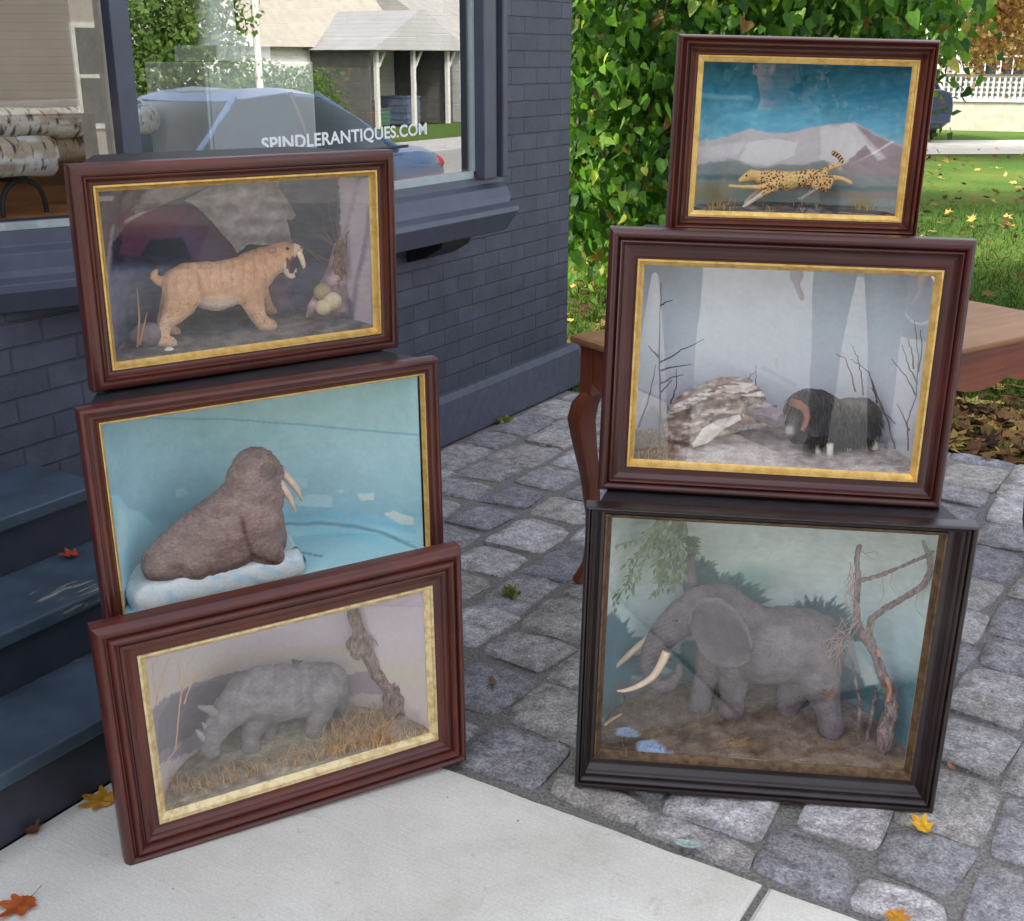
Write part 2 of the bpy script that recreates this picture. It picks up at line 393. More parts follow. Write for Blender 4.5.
def floor_shape(c, hw0, hw1, d0, d1, zf, nu=90, nv=50):
    """ground inside the case, following the curved back; zf(x,y) gives its height"""
    return [[(x, d0 + (ye - d0) * j / nv, zf(x, d0 + (ye - d0) * j / nv) - (.012 if j == 0 else 0)) for j in range(nv + 1)] for x, ye in plan(c, hw0, hw1, d0 + .0005, d1, nu // 2)]
def build_case(k, paint, zf, fpaint, backmat, floormat, depth=.21):
    c = C[k]; style = CSTYLE[k]
    root = empty('display_case', CASE_LABEL[k], 'display case', c.M, 'framed animal display cases'); c.root = root
    hw, H = c.W / 2, c.H; L, Rr, B, T = c.g
    outer = (-hw, hw, 0, H); gi = c.gold
    inner = (L - gi, Rr + gi, B - gi, T + gi)
    f = moulding(outer, inner, PROF[style[2]]).build('frame', style[0], root, fix=False); weld(f)
    gp = [(0, style[3]), (.02, style[3] + .003), (.3, style[3] + .003), (.36, style[3] - .001), (.9, style[4]), (1, style[4] - .0015)]
    g = moulding(inner, (L, Rr, B, T), gp).build('gilt_slip', [style[1]], root, fix=False)
    for p in g.data.polygons: p.material_index = 0
    weld(g)
    dg = -style[4] + .002
    MB().add([(L - .002, dg, B - .002), (Rr + .002, dg, B - .002), (Rr + .002, dg, T + .002), (L - .002, dg, T + .002)], [(0, 1, 2, 3)]).build('glass_pane', CGLASS[k], root)
    # open fronted box behind the frame
    bt = H - c.lip; mb = MB(); t = .010; ins = .024; tp = c.taper; x0, x1 = -hw + ins, hw - ins; y0, y1 = .031, c.D; b0 = .0
    xb0, xb1 = x0 + tp * (y1 - y0), x1 - tp * (y1 - y0)
    def slabz(za, zb, e=0): mb.hexa([(x0 + e, y0, za), (x1 - e, y0, za), (xb1 - e, y1, za), (xb0 + e, y1, za)], [(x0 + e, y0, zb), (x1 - e, y0, zb), (xb1 - e, y1, zb), (xb0 + e, y1, zb)])
    slabz(b0, b0 + t); slabz(bt - t, bt)
    za, zb = b0 + t + .0005, bt - t - .0005
    def wallq(p, q, pi, qi): mb.hexa([(p[0], p[1], za), (q[0], q[1], za), (qi[0], qi[1], za), (pi[0], pi[1], za)], [(p[0], p[1], zb), (q[0], q[1], zb), (qi[0], qi[1], zb), (pi[0], pi[1], zb)])
    wallq((x0, y0), (xb0, y1), (xb0 + t, y1 - .001), (x0 + t, y0)); wallq((x1, y0), (xb1, y1), (xb1 - t, y1 - .001), (x1 - t, y0)); wallq((xb0 + t, y1), (xb1 - t, y1), (xb1 - t, y1 - t), (xb0 + t, y1 - t))
    mb.build('case_body', BODY, root)
    # inner face that blocks the gap between glass and box
    mb = MB()
    for a in ((L - .001, Rr + .001, T + .001, bt - t - .002), (L - .001, Rr + .001, b0 + t + .002, B - .001)):
        if a[3] > a[2]: mb.add([(a[0] - .02, dg + .004, a[2]), (a[1] + .02, dg + .004, a[2]), (a[1] + .02, dg + .004, a[3]), (a[0] - .02, dg + .004, a[3])], [(0, 1, 2, 3)])
    for a in ((x0 + t, L - .001), (Rr + .001, x1 - t)):
        if a[1] > a[0]: mb.add([(a[0], dg + .0045, b0 + t), (a[1], dg + .0045, b0 + t), (a[1], dg + .0045, bt - t), (a[0], dg + .0045, bt - t)], [(0, 1, 2, 3)])
    mb.build('frame_backing', CEIL, root)
    hw0, hw1 = -(x0 + t + .003), (x1 - t - .003)
    sp_ = .03 if k in ('elephant', 'otter') else .005; hw0 = min(hw0, -L + sp_); hw1 = min(hw1, Rr + sp_); c.lim = lambda y: (x0 + t + .002 + tp * max(0, y - y0), x1 - t - .002 - tp * max(0, y - y0))
    hw0 = -hw0 if hw0 < 0 else hw0; c.hw0, c.hw1, c.dep = hw0, hw1, depth
    zt = min(bt - t - .002, T + .03)
    zlow = min(zf(0, .03), zf(hw1, .03)) - .01
    P = backdrop_shape(c, hw0, hw1, dg + .006, depth, max(zlow, b0 + t + .002), zt)
    flat = np.array([p for r in P for p in r]); u, v = c.px(flat)
    MB().grid(P, col=linrows(paint(u, v, flat), P)).build('backdrop', backmat, root, smooth=180)
    MB().add([(x, y, zt - .001) for x, y in plan(c, hw0 - .001, hw1 - .001, dg + .007, depth - .001, 12)], [tuple(range(25))]).build('bounce_ceiling', CEIL, root)  # white panel added to throw light back onto the scene
    P = floor_shape(c, hw0, hw1, dg + .0025, depth, zf)
    flat = np.array([p for r in P for p in r]); u, v = c.px(flat)
    MB().grid(P, col=linrows(fpaint(u, v, flat), P)).build('ground', floormat, root, smooth=180)
    return c
def linrows(rgb, P):
    a = alb(np.clip(rgb, 0, 255)); n = len(P[0]); return [a[i * n:(i + 1) * n] for i in range(len(P))]
class Paint:
    def __init__(s, u, v, P, base, seed=0):
        s.u, s.v, s.P = u, v, P; s.c = np.zeros((len(u), 3)) + np.array(base, float)
        s.n1 = vnoise(P + seed, 18, 3); s.n2 = vnoise(P * np.array([1, 1, 2.5]) + seed + 3, 45, 3)
    def grad(s, stops):      # down the sketch
        xs = [a for a, _ in stops]
        for k in range(3): s.c[:, k] = np.interp(s.v, xs, [b[k] for _, b in stops])
        return s
    def poly(s, poly, col, wob=2.0, soft=1.0, amt=1.0, fun=None):
        w = np.zeros(len(s.u))
        for dx, dy in ((0, 0), (.6, .3), (-.5, .6), (.2, -.7), (-.6, -.4)):
            w += inpoly(s.u + s.n1 * wob + s.n2 * wob * .6 + dx * soft, s.v + s.n2 * wob - s.n1 * wob * .6 + dy * soft, poly)
        w = (w / 5 * amt)[:, None]; col = np.array(col, float) if fun is None else fun(s.u, s.v)
        s.c = s.c * (1 - w) + col * w; return s
    def blob(s, x, y, rx, ry, col, amt=1.0, wob=3):
        d = np.sqrt(((s.u + s.n1 * wob - x) / rx) ** 2 + ((s.v + s.n2 * wob - y) / ry) ** 2)
        w = (np.clip(1.25 - d, 0, 1) ** .8 * amt)[:, None]; s.c = s.c * (1 - w) + np.array(col, float) * w; return s
    def line(s, pts, width, col, amt=1.0, wob=1.0):
        d = np.full(len(s.u), 1e9); uu = s.u + s.n2 * wob; vv = s.v + s.n1 * wob
        for (x1, y1), (x2, y2) in zip(pts[:-1], pts[1:]):
            dx, dy = x2 - x1, y2 - y1; t = np.clip(((uu - x1) * dx + (vv - y1) * dy) / (dx * dx + dy * dy), 0, 1)
            d = np.minimum(d, np.hypot(uu - x1 - t * dx, vv - y1 - t * dy))
        w = (np.clip(1.5 - d / width, 0, 1) * amt)[:, None]; s.c = s.c * (1 - w) + np.array(col, float) * w; return s
    def mottle(s, a=10, b=8):
        s.c = s.c + (s.n1 * a + s.n2 * b)[:, None]; return s
    def done(s): return np.clip(s.c, 2, 255)
# ---------------------------------------------------------------- what stands inside the cases
def crop(ox, oy, sc): return lambda x, y: (ox + x / sc, oy + y / sc)
def zfun(c, slope, rough=.004, sc=22, extra=None):
    def f(x, y):
        z = c.g[2] + .001 + slope * (y - .03) + rough * (noise.fractal(Vector((x * sc, y * sc, 1.7)), 1, 2, 3) * min(1, max(0, (y - .035) / .03)) + .15)
        if extra: z += extra(x, y)
        return z
    return f
BACK = painted('brushed_backdrop', .75, 90, .08, .15, .0008, .15)
EARTH = painted('loose_earth', .95, 220, .45, 1.0, .004, .1)
SEA = painted('painted_sea', .55, 60, .07, .25, .001, .3)
def crt(c, f, spec, depth=None):
    """sketch points (crop x, crop y, depth, radius in crop px) -> case points"""
    out = []
    for x, y, d, r in spec:
        u, v = f(x, y); p = c.L(u, v, d); out.append((*p, r * c.s / f.sc))
    return out
def croplf(ox, oy, sc):
    f = crop(ox, oy, sc); g = lambda x, y: f(x, y); g.sc = sc; return g
def case_thing(c, name, label, cat, base, group=None):
    return empty(name, label, cat, c.M @ Matrix.Translation(Vector(base)), group)
def gpos(c, u, v, zf):
    """where the sketch line meets the ground inside the case"""
    lo, hi = .02, c.dep
    for _ in range(30):
        m = (lo + hi) / 2; p = c.L(u, v, m)
        if p[2] > zf(p[0], p[1]): lo = m
        else: hi = m
    return c.L(u, v, (lo + hi) / 2)
def sc_col(rgb, amt=1.0): return alb(np.array(rgb, float)) * amt
def twig_mesh(mb, c, pts, r0, r1, n=6, mi=0):
    q = [c.L(u, v, d) for u, v, d in pts]
    # smooth wander
    out = []; rr = []
    for i in range(len(q) - 1):
        for t in np.linspace(0, 1, 5, endpoint=(i == len(q) - 2)):
            out.append(q[i] * (1 - t) + q[i + 1] * t + np.array([random.gauss(0, r0 * .35) for _ in range(3)]))
    rr = np.linspace(r0, r1, len(out)); mb.tube(out, list(rr), n, mi); return out
def blades(mb, spots, h, w, lean=.4, jit=.3, colr=None):
    for p in spots:
        k = h * random.uniform(.55, 1.2); a = random.uniform(0, 6.28); l = random.gauss(0, lean); l2 = random.gauss(0, lean)
        p = np.array(p); tip = p + np.array([l * k, l2 * k * .6, k * .9]); mid = p + np.array([l * k * .35, l2 * k * .2, k * .55])
        s = np.array([math.cos(a) * w, math.sin(a) * w, 0]); g = random.random()
        vs = [p - s, p + s, mid + s * .8, tip, mid - s * .8]
        mb.add(vs, [(0, 1, 2, 4), (4, 2, 3)], 0, (g, g, g) if colr is None else colr)

# ---- sabre toothed cat
KIN = 0.7; c = C['cat']; zf = zfun(c, .17, .003)
def paint_cat(u, v, P):
    p = Paint(u, v, P, (62, 62, 76), 1).mottle(6, 4)
    p.grad([(180, (58, 58, 68)), (262, (48, 48, 62)), (268, (78, 84, 106)), (330, (88, 88, 104)), (400, (92, 88, 92))]).mottle(6, 5)
    f = crop(100, 170, 4.655)
    p.poly([f(0, 60), f(560, 60), f(420, 110), f(250, 160), f(130, 250), f(60, 330), f(40, 610), f(0, 610)], (112, 98, 98))
    p.poly([f(110, 260), f(240, 190), f(360, 140), f(450, 180), f(560, 300), f(620, 350), f(610, 420), f(430, 415), f(380, 310), f(230, 325), f(190, 400), f(80, 390)], (88, 50, 72), 2)
    p.blob(*f(230, 230), 34, 15, (104, 52, 62), .7).blob(*f(500, 370), 26, 14, (74, 48, 84), .8).blob(*f(420, 330), 16, 22, (96, 70, 108), .6)
    p.poly([f(190, 400), f(230, 325), f(380, 310), f(430, 415)], (38, 38, 52), 1.5)
    p.line([f(60, 260), f(38, 420), f(30, 600)], 1.5, (150, 142, 144), .8).line([f(120, 240), f(240, 178)], 1.6, (176, 164, 154), .8)
    g = crop(280, 220, 7.08)
    p.poly([g(420, -400), g(660, -400), g(660, 780), g(510, 780), g(520, 600), g(470, 500), g(430, 200)], (158, 144, 152), 2)
    p.line([g(640, -100), g(610, 180), g(540, 430), g(520, 640)], 2.2, (120, 100, 122), .8).line([g(560, -300), g(470, 60), g(420, 260)], 2, (134, 116, 128), .6)
    p.line([g(600, 120), g(560, 350)], 1.3, (112, 92, 116), .7)
    return p.mottle(7, 7).done()
def paint_catf(u, v, P):
    p = Paint(u, v, P, (100, 94, 92), 2).mottle(16, 14)
    p.line([(165, 362), (240, 336), (310, 322)], 9, (128, 120, 112), .6, 3).line([(190, 330), (250, 322)], 7, (78, 80, 90), .7, 3)
    return p.mottle(6, 14).done()
build_case('cat', paint_cat, zf, paint_catf, BACK, EARTH, .205)
f5 = croplf(130, 220, 5.12); F = lambda s: crt(c, f5, s)
chains = [
 F([(236, 322, .105, 48), (300, 318, .108, 66), (400, 335, .11, 82), (440, 340, .11, 84), (520, 318, .11, 80), (600, 298, .11, 80), (645, 262, .11, 70)]),
 F([(625, 270, .11, 74), (690, 225, .11, 60), (745, 200, .11, 50)]), F([(745, 190, .11, 48), (785, 172, .11, 42), (815, 160, .11, 30)]),
 F([(810, 155, .11, 28), (845, 146, .11, 19), (866, 150, .11, 15)]), F([(770, 210, .11, 30), (790, 240, .11, 20), (808, 272, .11, 13), (824, 288, .11, 10), (838, 288, .11, 8)]),
 F([(602, 335, .092, 62), (625, 415, .09, 41), (655, 490, .088, 30), (682, 528, .087, 27)]), F([(682, 530, .087, 27), (718, 540, .084, 24), (730, 543, .083, 18)]),
 F([(640, 360, .125, 50), (680, 430, .148, 34), (712, 455, .16, 22), (730, 464, .163, 18)]),
 F([(272, 350, .09, 72), (262, 415, .086, 56), (225, 478, .082, 38), (182, 530, .08, 25), (168, 580, .078, 21), (172, 618, .076, 23)]), F([(172, 622, .076, 24), (205, 628, .072, 22), (216, 630, .071, 17)]),
 F([(240, 360, .125, 50), (200, 450, .125, 34), (175, 510, .125, 26), (190, 555, .123, 20), (235, 572, .122, 17)]),
 F([(215, 305, .108, 30), (185, 318, .108, 20), (150, 314, .107, 17), (124, 294, .106, 14), (122, 276, .106, 11), (134, 262, .106, 8)]),
 F([(738, 150, .094, 15), (724, 160, .092, 13), (712, 166, .091, 8)]), F([(750, 142, .124, 14), (742, 140, .125, 12)]),
]
root = case_thing(c, 'sabre_toothed_cat', 'tan sabre toothed cat with faint stripes snarling with its mouth wide open', 'model animal', chains[0][2][:3])
off = chains[0][2][:3]
def col_cat(co, nr):
    u, v = c.px(co); x = (u - 130) * 5.12; y = (v - 220) * 5.12
    n = vnoise(co, 60, 3); b = np.zeros((len(co), 3)) + np.array([190, 146, 114.])
    pale = np.clip((y - 385 + (x - 430) * .02) / 40, 0, 1) * ((x > 350) & (x < 570) & (nr[:, 2] < .3))
    b = b * (1 - pale[:, None]) + np.array([216, 196, 176]) * pale[:, None]
    leg = np.clip((y - 430) / 120, 0, 1)[:, None] * .5; b = b * (1 - leg) + np.array([196, 168, 146]) * leg
    stripe = (np.sin(x / 9.0 + n * 1.8) > .72) * (y < 350) * (x > 290) * (x < 700) * (nr[:, 2] > -.3)
    b = b - stripe[:, None] * np.array([13, 14, 12])
    spots = (vnoise(co, 260, 1) > .38) * (y > 420); b = b - spots[:, None] * np.array([42, 38, 34])
    top = np.clip(nr[:, 2], 0, 1)[:, None] * np.clip((x - 480) / 200, 0, 1)[:, None]; b = b - top * np.array([28, 34, 34])
    jaw = ((x > 790) & (y > 215))[:, None]; b = np.where(jaw, np.array([222, 204, 188]), b)
    muz = ((x > 840) & (y < 200))[:, None]; b = np.where(muz, np.array([214, 178, 158]), b)
    mouth = ((x > 800) & (x < 842) & (y > 185) & (y < 275) & (nr[:, 0] > .25))[:, None]; b = np.where(mouth, np.array([120, 60, 56]), b)
    return alb(b + n[:, None] * 14)
FUR = painted('short_fur', .85, 320, .3, .8, .0016, .15)
sculpt('body', chains, .0021, FUR, col_cat, root, off, 3, .82)
IVORY = plain('old_ivory', sc_col((214, 188, 150)), .4, .15, 60, .1, .001)
BLACK = plain('glossy_black', (.012, .011, .012), .25, .1, 20, 0)
for dd in (.098, .122):
    t = F([(862, 160, dd, 11), (876, 190, dd, 10.5), (886, 220, dd, 9), (890, 236, dd, 7), (888, 248, dd, 3)]); MB().tube([q[:3] for q in t], [q[3] for q in t], 10).build('tooth', IVORY, root, off, 180)
for x_, y_, h_ in ((836, 284, 16), (846, 268, 20)):
    t = F([(x_, y_, .107, 5), (x_ + 6, y_ - h_, .107, 1.5)]); MB().tube([q[:3] for q in t], [q[3] for q in t], 7).build('tooth', IVORY, root, off, 180)
t = F([(742, 152, .088, 11), (724, 156, .085, 10), (708, 166, .084, 3)]); MB().tube([q[:3] for q in t], [q[3] for q in t], 9).build('ear', plain('ear_skin', sc_col((150, 106, 84)), .9, .2, 200, .4), root, off, 180)
p = F([(806, 146, .088, 6)])[0]; MB().ball(p[:3], p[3]).build('eye', BLACK, root, off, 180)
p = F([(868, 142, .11, 10)])[0]; MB().ball(p[:3], (p[3], p[3] * 1.3, p[3] * .7)).build('nose', plain('dark_nose', sc_col((92, 66, 60)), .5), root, off, 180)

ROCK = painted('plaster_rock', .95, 70, .3, .8, .004, .1)
def slab(c, name, label, cat, poly, dep, th, rgb, seed, mat=ROCK, group=None, amp=.006, tilt=0, bulge=.5, fleck=None, fr=.06):
    """irregular plate of rock standing in the case: dense front with relief"""
    us = [p[0] for p in poly]; vs = [p[1] for p in poly]; u0, u1, v0, v1 = min(us), max(us), min(vs), max(vs)
    n = 54; m = 54; gu = np.linspace(u0, u1, n); gv = np.linspace(v0, v1, m)
    def edge(u, v):
        d = 1e9
        for (x1, y1), (x2, y2) in zip(poly, poly[1:] + poly[:1]):
            dx, dy = x2 - x1, y2 - y1; t = max(0, min(1, ((u - x1) * dx + (v - y1) * dy) / (dx * dx + dy * dy + 1e-9))); d = min(d, math.hypot(u - x1 - t * dx, v - y1 - t * dy))
        return d
    def nearest(u, v):
        best = (1e9, u, v)
        for (x1, y1), (x2, y2) in zip(poly, poly[1:] + poly[:1]):
            dx, dy = x2 - x1, y2 - y1; t = max(0, min(1, ((u - x1) * dx + (v - y1) * dy) / (dx * dx + dy * dy + 1e-9))); e = math.hypot(u - x1 - t * dx, v - y1 - t * dy)
            if e < best[0]: best = (e, x1 + t * dx, y1 + t * dy)
        return best[1:]
    ins = inpoly(*[a.ravel() for a in np.meshgrid(gu, gv, indexing='ij')], poly).astype(int).reshape(n, m)
    idx = {}; mb = MB(); V = []; Cc = []
    def vert(i, j, back):
        k = (i, j, back)
        if k not in idx:
            u, v = gu[i], gv[j]; nz = noise.fractal(Vector((u * fr, v * fr * 1.4, seed)), 1, 2, 5); nz2 = noise.noise(Vector((u * .025, v * .09, seed + 5)))
            e = min(1, edge(u, v) / 7)
            y = dep + tilt * (v - v1) * c.s + (th if back else -(bulge * th * e + amp * nz + amp * nz2))
            uu, vv = (u, v) if ins[i, j] else nearest(u, v); q = c.L(uu, vv, min(max(y, .045), c.dep + .02)); idx[k] = len(V); V.append(q)
            w = 1 + .22 * nz + .15 * nz2; cl_ = np.array(rgb)
            if fleck is not None and noise.fractal(Vector((u * .05 + v * .03, v * .22, seed + 9)), 1, 2, 4) > fleck[1]: cl_ = np.array(fleck[0])
            Cc.append(alb(cl_ * w))
        return idx[k]
    fs = []; cells = set()
    for i in range(n - 1):
        for j in range(m - 1):
            if ins[i, j] + ins[i + 1, j] + ins[i, j + 1] + ins[i + 1, j + 1] >= 2: cells.add((i, j))
    for (i, j) in cells:
        for bk in (0, 1):
            q = (vert(i, j, bk), vert(i + 1, j, bk), vert(i + 1, j + 1, bk), vert(i, j + 1, bk)); fs.append(q if bk else q[::-1])
        for (a, b, nb) in (((i, j), (i + 1, j), (i, j - 1)), ((i + 1, j), (i + 1, j + 1), (i + 1, j)), ((i + 1, j + 1), (i, j + 1), (i, j + 1)), ((i, j + 1), (i, j), (i - 1, j))):
            if nb not in cells: fs.append((vert(*a, 0), vert(*b, 0), vert(*b, 1), vert(*a, 1)))
    mb.add(V, fs, 0, Cc); base = np.mean(V, 0); base[2] = min(q[2] for q in V)
    o = mb.build(name, mat, None, base, 40); o.matrix_world = c.M @ Matrix.Translation(Vector(base)); return tag(o, label, cat, group)
f7 = crop(100, 170, 4.655)
slab(c, 'rock_slab', 'pale grey overhanging rock slab above the back of the snarling cat', 'model rock', [f7(*q) for q in [(390, 142), (480, 95), (560, 40), (830, 40), (835, 90), (850, 108), (880, 150), (935, 215), (905, 242), (868, 224), (880, 270), (897, 335), (760, 350), (690, 345), (640, 392), (612, 345), (560, 290), (520, 240), (440, 165)]], .17, .022, (138, 128, 126), 1.0, tilt=0)
slab(c, 'rock_slab', 'brownish grey rock slab roofing the painted cave at the upper left of the cat case', 'model rock', [f7(*q) for q in [(10, 60), (120, 40), (560, 40), (480, 90), (350, 138), (240, 186), (180, 200), (112, 250), (70, 300), (40, 300), (15, 180)]], .172, .02, (116, 104, 100), 4.0)
slab(c, 'rock_pillar', 'dark violet grey rock pillar under the head of the snarling cat', 'model rock', [f5(*q) for q in [(690, 310), (790, 270), (835, 300), (852, 430), (870, 500), (650, 490), (680, 400)]], .165, .02, (98, 90, 102), 8.0)
f6 = crop(280, 220, 7.08)
st = slab(c, 'tree_stump', 'pinkish bark stump with a torn brown top right of the snarling cat', 'model stump', [f6(*q) for q in [(380, 170), (430, 120), (470, 180), (490, 260), (480, 420), (510, 520), (505, 690), (330, 720), (180, 690), (200, 600), (270, 470), (340, 320)]], .10, .03, (142, 118, 122), 12.0, bulge=.7)
bark = plain('torn_bark', sc_col((104, 76, 66)), .9, .4, 120, .8, .004)
mb = MB()
for q in [[(425, 150), (430, 230), (420, 330), (415, 400)], [(440, 180), (455, 300), (440, 420)], [(400, 200), (410, 300), (400, 400), (420, 470)]]:
    pts = [(*f6(*a), .078) for a in q]; twig_mesh(mb, c, pts, .008, .003)
mb.build('torn_bark', bark, st, list((c.M.inverted() @ st.matrix_basis).translation), 60)
mb = MB()
for q in [[(400, 170), (370, 60), (350, -60), (330, -180)], [(430, 150), (460, -20), (520, -100), (580, -60), (600, 40)], [(470, 190), (470, 100), (540, 30)], [(380, 180), (290, 110), (160, 60), (40, -10)], [(370, 170), (310, 60), (300, -60)],
          [(340, 330), (260, 270), (180, 200), (90, 150)], [(360, 300), (240, 240), (190, 190)], [(420, 130), (400, -60), (430, -200)]]:
    twig_mesh(mb, c, [(*f6(*a), .10 + random.uniform(-.03, .02)) for a in q], .0016, .0006, 5)
b = c.L(*f6(400, 170), .13); o = mb.build('dry_twigs', plain('twig_brown', sc_col((92, 66, 58)), .9, .3, 80, .3), None, b, 60); o.matrix_world = c.M @ Matrix.Translation(Vector(b)); tag(o, 'thin brown twigs sprouting from the bark stump in the cat case', 'twigs')
PEB = plain('pale_pebble', sc_col((178, 160, 130)), .85, .2, 60, .3, .003)
for i, (x, y, r, lb) in enumerate([(365, 575, 52, 'largest pale round pebble against the pinkish bark stump'), (310, 618, 44, 'pale round pebble lowest in the heap by the pinkish bark stump'), (300, 510, 46, 'olive tinted pebble highest in the heap by the pinkish bark stump')]):
    q = c.L(*f6(x, y), .066 if i != 2 else .074); r *= c.s / 7.08
    mb = MB(); mb.ball(q, (r, r * .8, r * .9), 14, 10); o = mb.build('pebble', PEB if i != 2 else plain('olive_pebble', sc_col((140, 122, 92)), .85, .2, 60, .3, .003), None, q, 180)
    o.matrix_world = c.M @ Matrix.Translation(Vector(q)); tag(o, lb, 'pebble', 'pebbles by the bark stump')
mb = MB()
for q in [[(38, 650), (48, 500), (36, 350)], [(50, 640), (66, 560), (88, 470)]]:
    pts = [c.L(*f5(*a), .06) for a in q]; mb.tube(pts, [.0022, .0022, .0006], 5)
b = c.L(*f5(42, 650), .06); o = mb.build('dry_reeds', plain('reed', sc_col((150, 112, 88)), .9, .2, 60, .2), None, b, 60); o.matrix_world = c.M @ Matrix.Translation(Vector(b)); tag(o, 'two short dry brown reeds behind the tail of the snarling cat', 'reeds')
for i, (x, y, rx, ry, lb) in enumerate([(90, 590, 60, 42, 'low grey brown stone at the foot of the two dry reeds'), (200, 668, 17, 12, 'tiny white stone below the hind paw of the snarling cat')]):
    q = c.L(*f5(x, y), .085 if i == 0 else .05); k = c.s / 5.12; mb = MB(); mb.ball(q, (rx * k, rx * k * .6, ry * k), 16, 10)
    o = mb.build('stone', plain('stone_%s' % ('dark', 'white')[i], sc_col(((104, 92, 92), (190, 182, 176))[i]), .9, .3, 50, .6, .006), None, q, 180)
    o.matrix_world = c.M @ Matrix.Translation(Vector(q)); tag(o, lb, 'model rock')

# ---- walrus
KIN = 0.60; c = C['walrus']; zf = zfun(c, 0.0, .0006, 12)
f1 = croplf(70, 340, 2.6256); F = lambda s: crt(c, f1, s)
def paint_sea(u, v, P):
    p = Paint(u, v, P, (124, 178, 190), 5)
    p.grad([(370, (160, 182, 180)), (440, (154, 182, 184)), (500, (138, 170, 178)), (515, (130, 164, 174)), (535, (158, 188, 192)), (620, (150, 180, 188))])
    f = crop(70, 340, 2.6256)
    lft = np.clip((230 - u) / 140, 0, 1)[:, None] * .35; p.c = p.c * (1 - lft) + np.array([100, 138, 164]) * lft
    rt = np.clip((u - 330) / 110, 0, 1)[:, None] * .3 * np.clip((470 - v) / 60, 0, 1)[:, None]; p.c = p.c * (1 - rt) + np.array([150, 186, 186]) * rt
    p.mottle(5, 3)
    p.line([f(190, 205), f(420, 208), f(640, 225), f(920, 250)], .8, (92, 140, 160), .6, .5)
    p.poly([f(110, 410), f(125, 405), f(150, 440), f(190, 455), f(225, 495), f(215, 560), f(130, 600)], (150, 190, 200), 1.5, 1.5, .8)
    p.poly([f(125, 430), f(150, 460), f(150, 540), f(125, 570)], (176, 196, 196), 1.5, 2, .6)
    p.poly([f(590, 415), f(640, 405), f(688, 410), f(688, 438), f(640, 440), f(595, 432)], (186, 208, 212), 1, .6, .85)
    p.poly([f(755, 405), f(798, 403), f(795, 420), f(765, 422)], (210, 214, 208), 1, .6, .9).poly([f(822, 455), f(850, 450), f(900, 465), f(900, 485), f(870, 482)], (222, 222, 214), 1, .6, .95)
    p.poly([f(695, 395), f(718, 393), f(716, 403)], (200, 212, 212), .6, .5, .8).poly([f(275, 395), f(300, 388), f(312, 405), f(280, 412)], (168, 198, 206), .8, .6, .7).poly([f(590, 365), f(620, 365), f(622, 388), f(600, 385)], (160, 196, 204), .8, .6, .7)
    p.line([f(560, 485), f(640, 480), f(740, 488), f(830, 510), f(910, 545)], 1.6, (92, 128, 140), .7, 1.2).line([f(545, 470), f(700, 460), f(900, 500)], 3, (112, 168, 186), .5, 2)
    p.line([f(590, 555), f(660, 568)], 1, (90, 110, 112), .7)
    p.line([f(620, 500), f(760, 520), f(860, 545)], 4, (140, 200, 210), .4, 2)
    return p.done()
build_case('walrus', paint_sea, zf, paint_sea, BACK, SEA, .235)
base = c.L(*f1(380, 650), .09)
# floe
zs = c.g[2] - .003
def outline(t):
    pts = [(140, 640), (150, 605), (215, 570), (330, 545), (470, 505), (530, 490), (570, 505), (600, 550), (607, 590), (590, 612), (480, 640), (350, 675), (230, 693), (160, 680)]
    n = len(pts); i = int(t * n) % n; w = t * n - int(t * n); a, b, cc, d = [np.array(pts[(i + k) % n], float) for k in (-1, 0, 1, 2)]
    return .5 * (2 * b + (cc - a) * w + (2 * a - 5 * b + 4 * cc - d) * w * w + (3 * b - a - 3 * cc + d) * w ** 3)
mb = MB(); rows = []; cols = []
# depth from the front edge: the far rim lies deeper
def fl(pt):
    v = f1(*pt); lo, hi = .025, .22
    zt_ = zs + .046
    for _ in range(30):
        m = (lo + hi) / 2
        if c.L(*v, m)[2] > zt_: lo = m
        else: hi = m
    return c.L(*v, (lo + hi) / 2)
rim = []
for k in range(72):
    t = k / 72; o_ = outline(t); top = o_.copy()
    rim.append(fl((o_[0], o_[1] - (27 if o_[1] > 560 else 4))))
rim = np.array(rim); rim[:, 1] = np.clip(rim[:, 1], .028, .2); cen = rim.mean(0)
for lev, (s, z) in enumerate([(1.0, -.001), (1.03, .010), (1.03, .024), (1.0, .036), (.95, .044), (.86, .048), (.6, .049), (.3, .05), (.08, .05)]):
    rows.append([(cen[0] + (q[0] - cen[0]) * s * (1 + .05 * noise.noise(Vector((q[0] * 40, q[1] * 40, lev * .7)))), cen[1] + (q[1] - cen[1]) * s * (1 + .05 * noise.noise(Vector((q[0] * 40, q[1] * 40, lev * .7 + 4)))), zs + z * (1.0 + .22 * noise.noise(Vector((q[0] * 26, q[1] * 26, lev))))) for q in rim])
    cols.append([alb(np.array([222, 226, 224]) * (1 + .12 * noise.noise(Vector((q[0] * 40, q[1] * 40, lev * .8))) - (.16 if lev < 2 else 0)) + (np.array([-34, -18, -6]) if noise.noise(Vector((q[0] * 55, q[1] * 55, lev * 1.3 + 9))) > .32 else 0)) for q in rim])
ICE = painted('plaster_ice', .8, 160, .15, .6, .003, .3)
mb.grid(rows, 0, cols, close=True); b = (cen[0], cen[1], zs); o = mb.build('ice_floe', ICE, None, b, 180); o.matrix_world = c.M @ Matrix.Translation(Vector(b)); tag(o, 'white and blue plaster ice floe that the walrus lies on', 'ice floe')
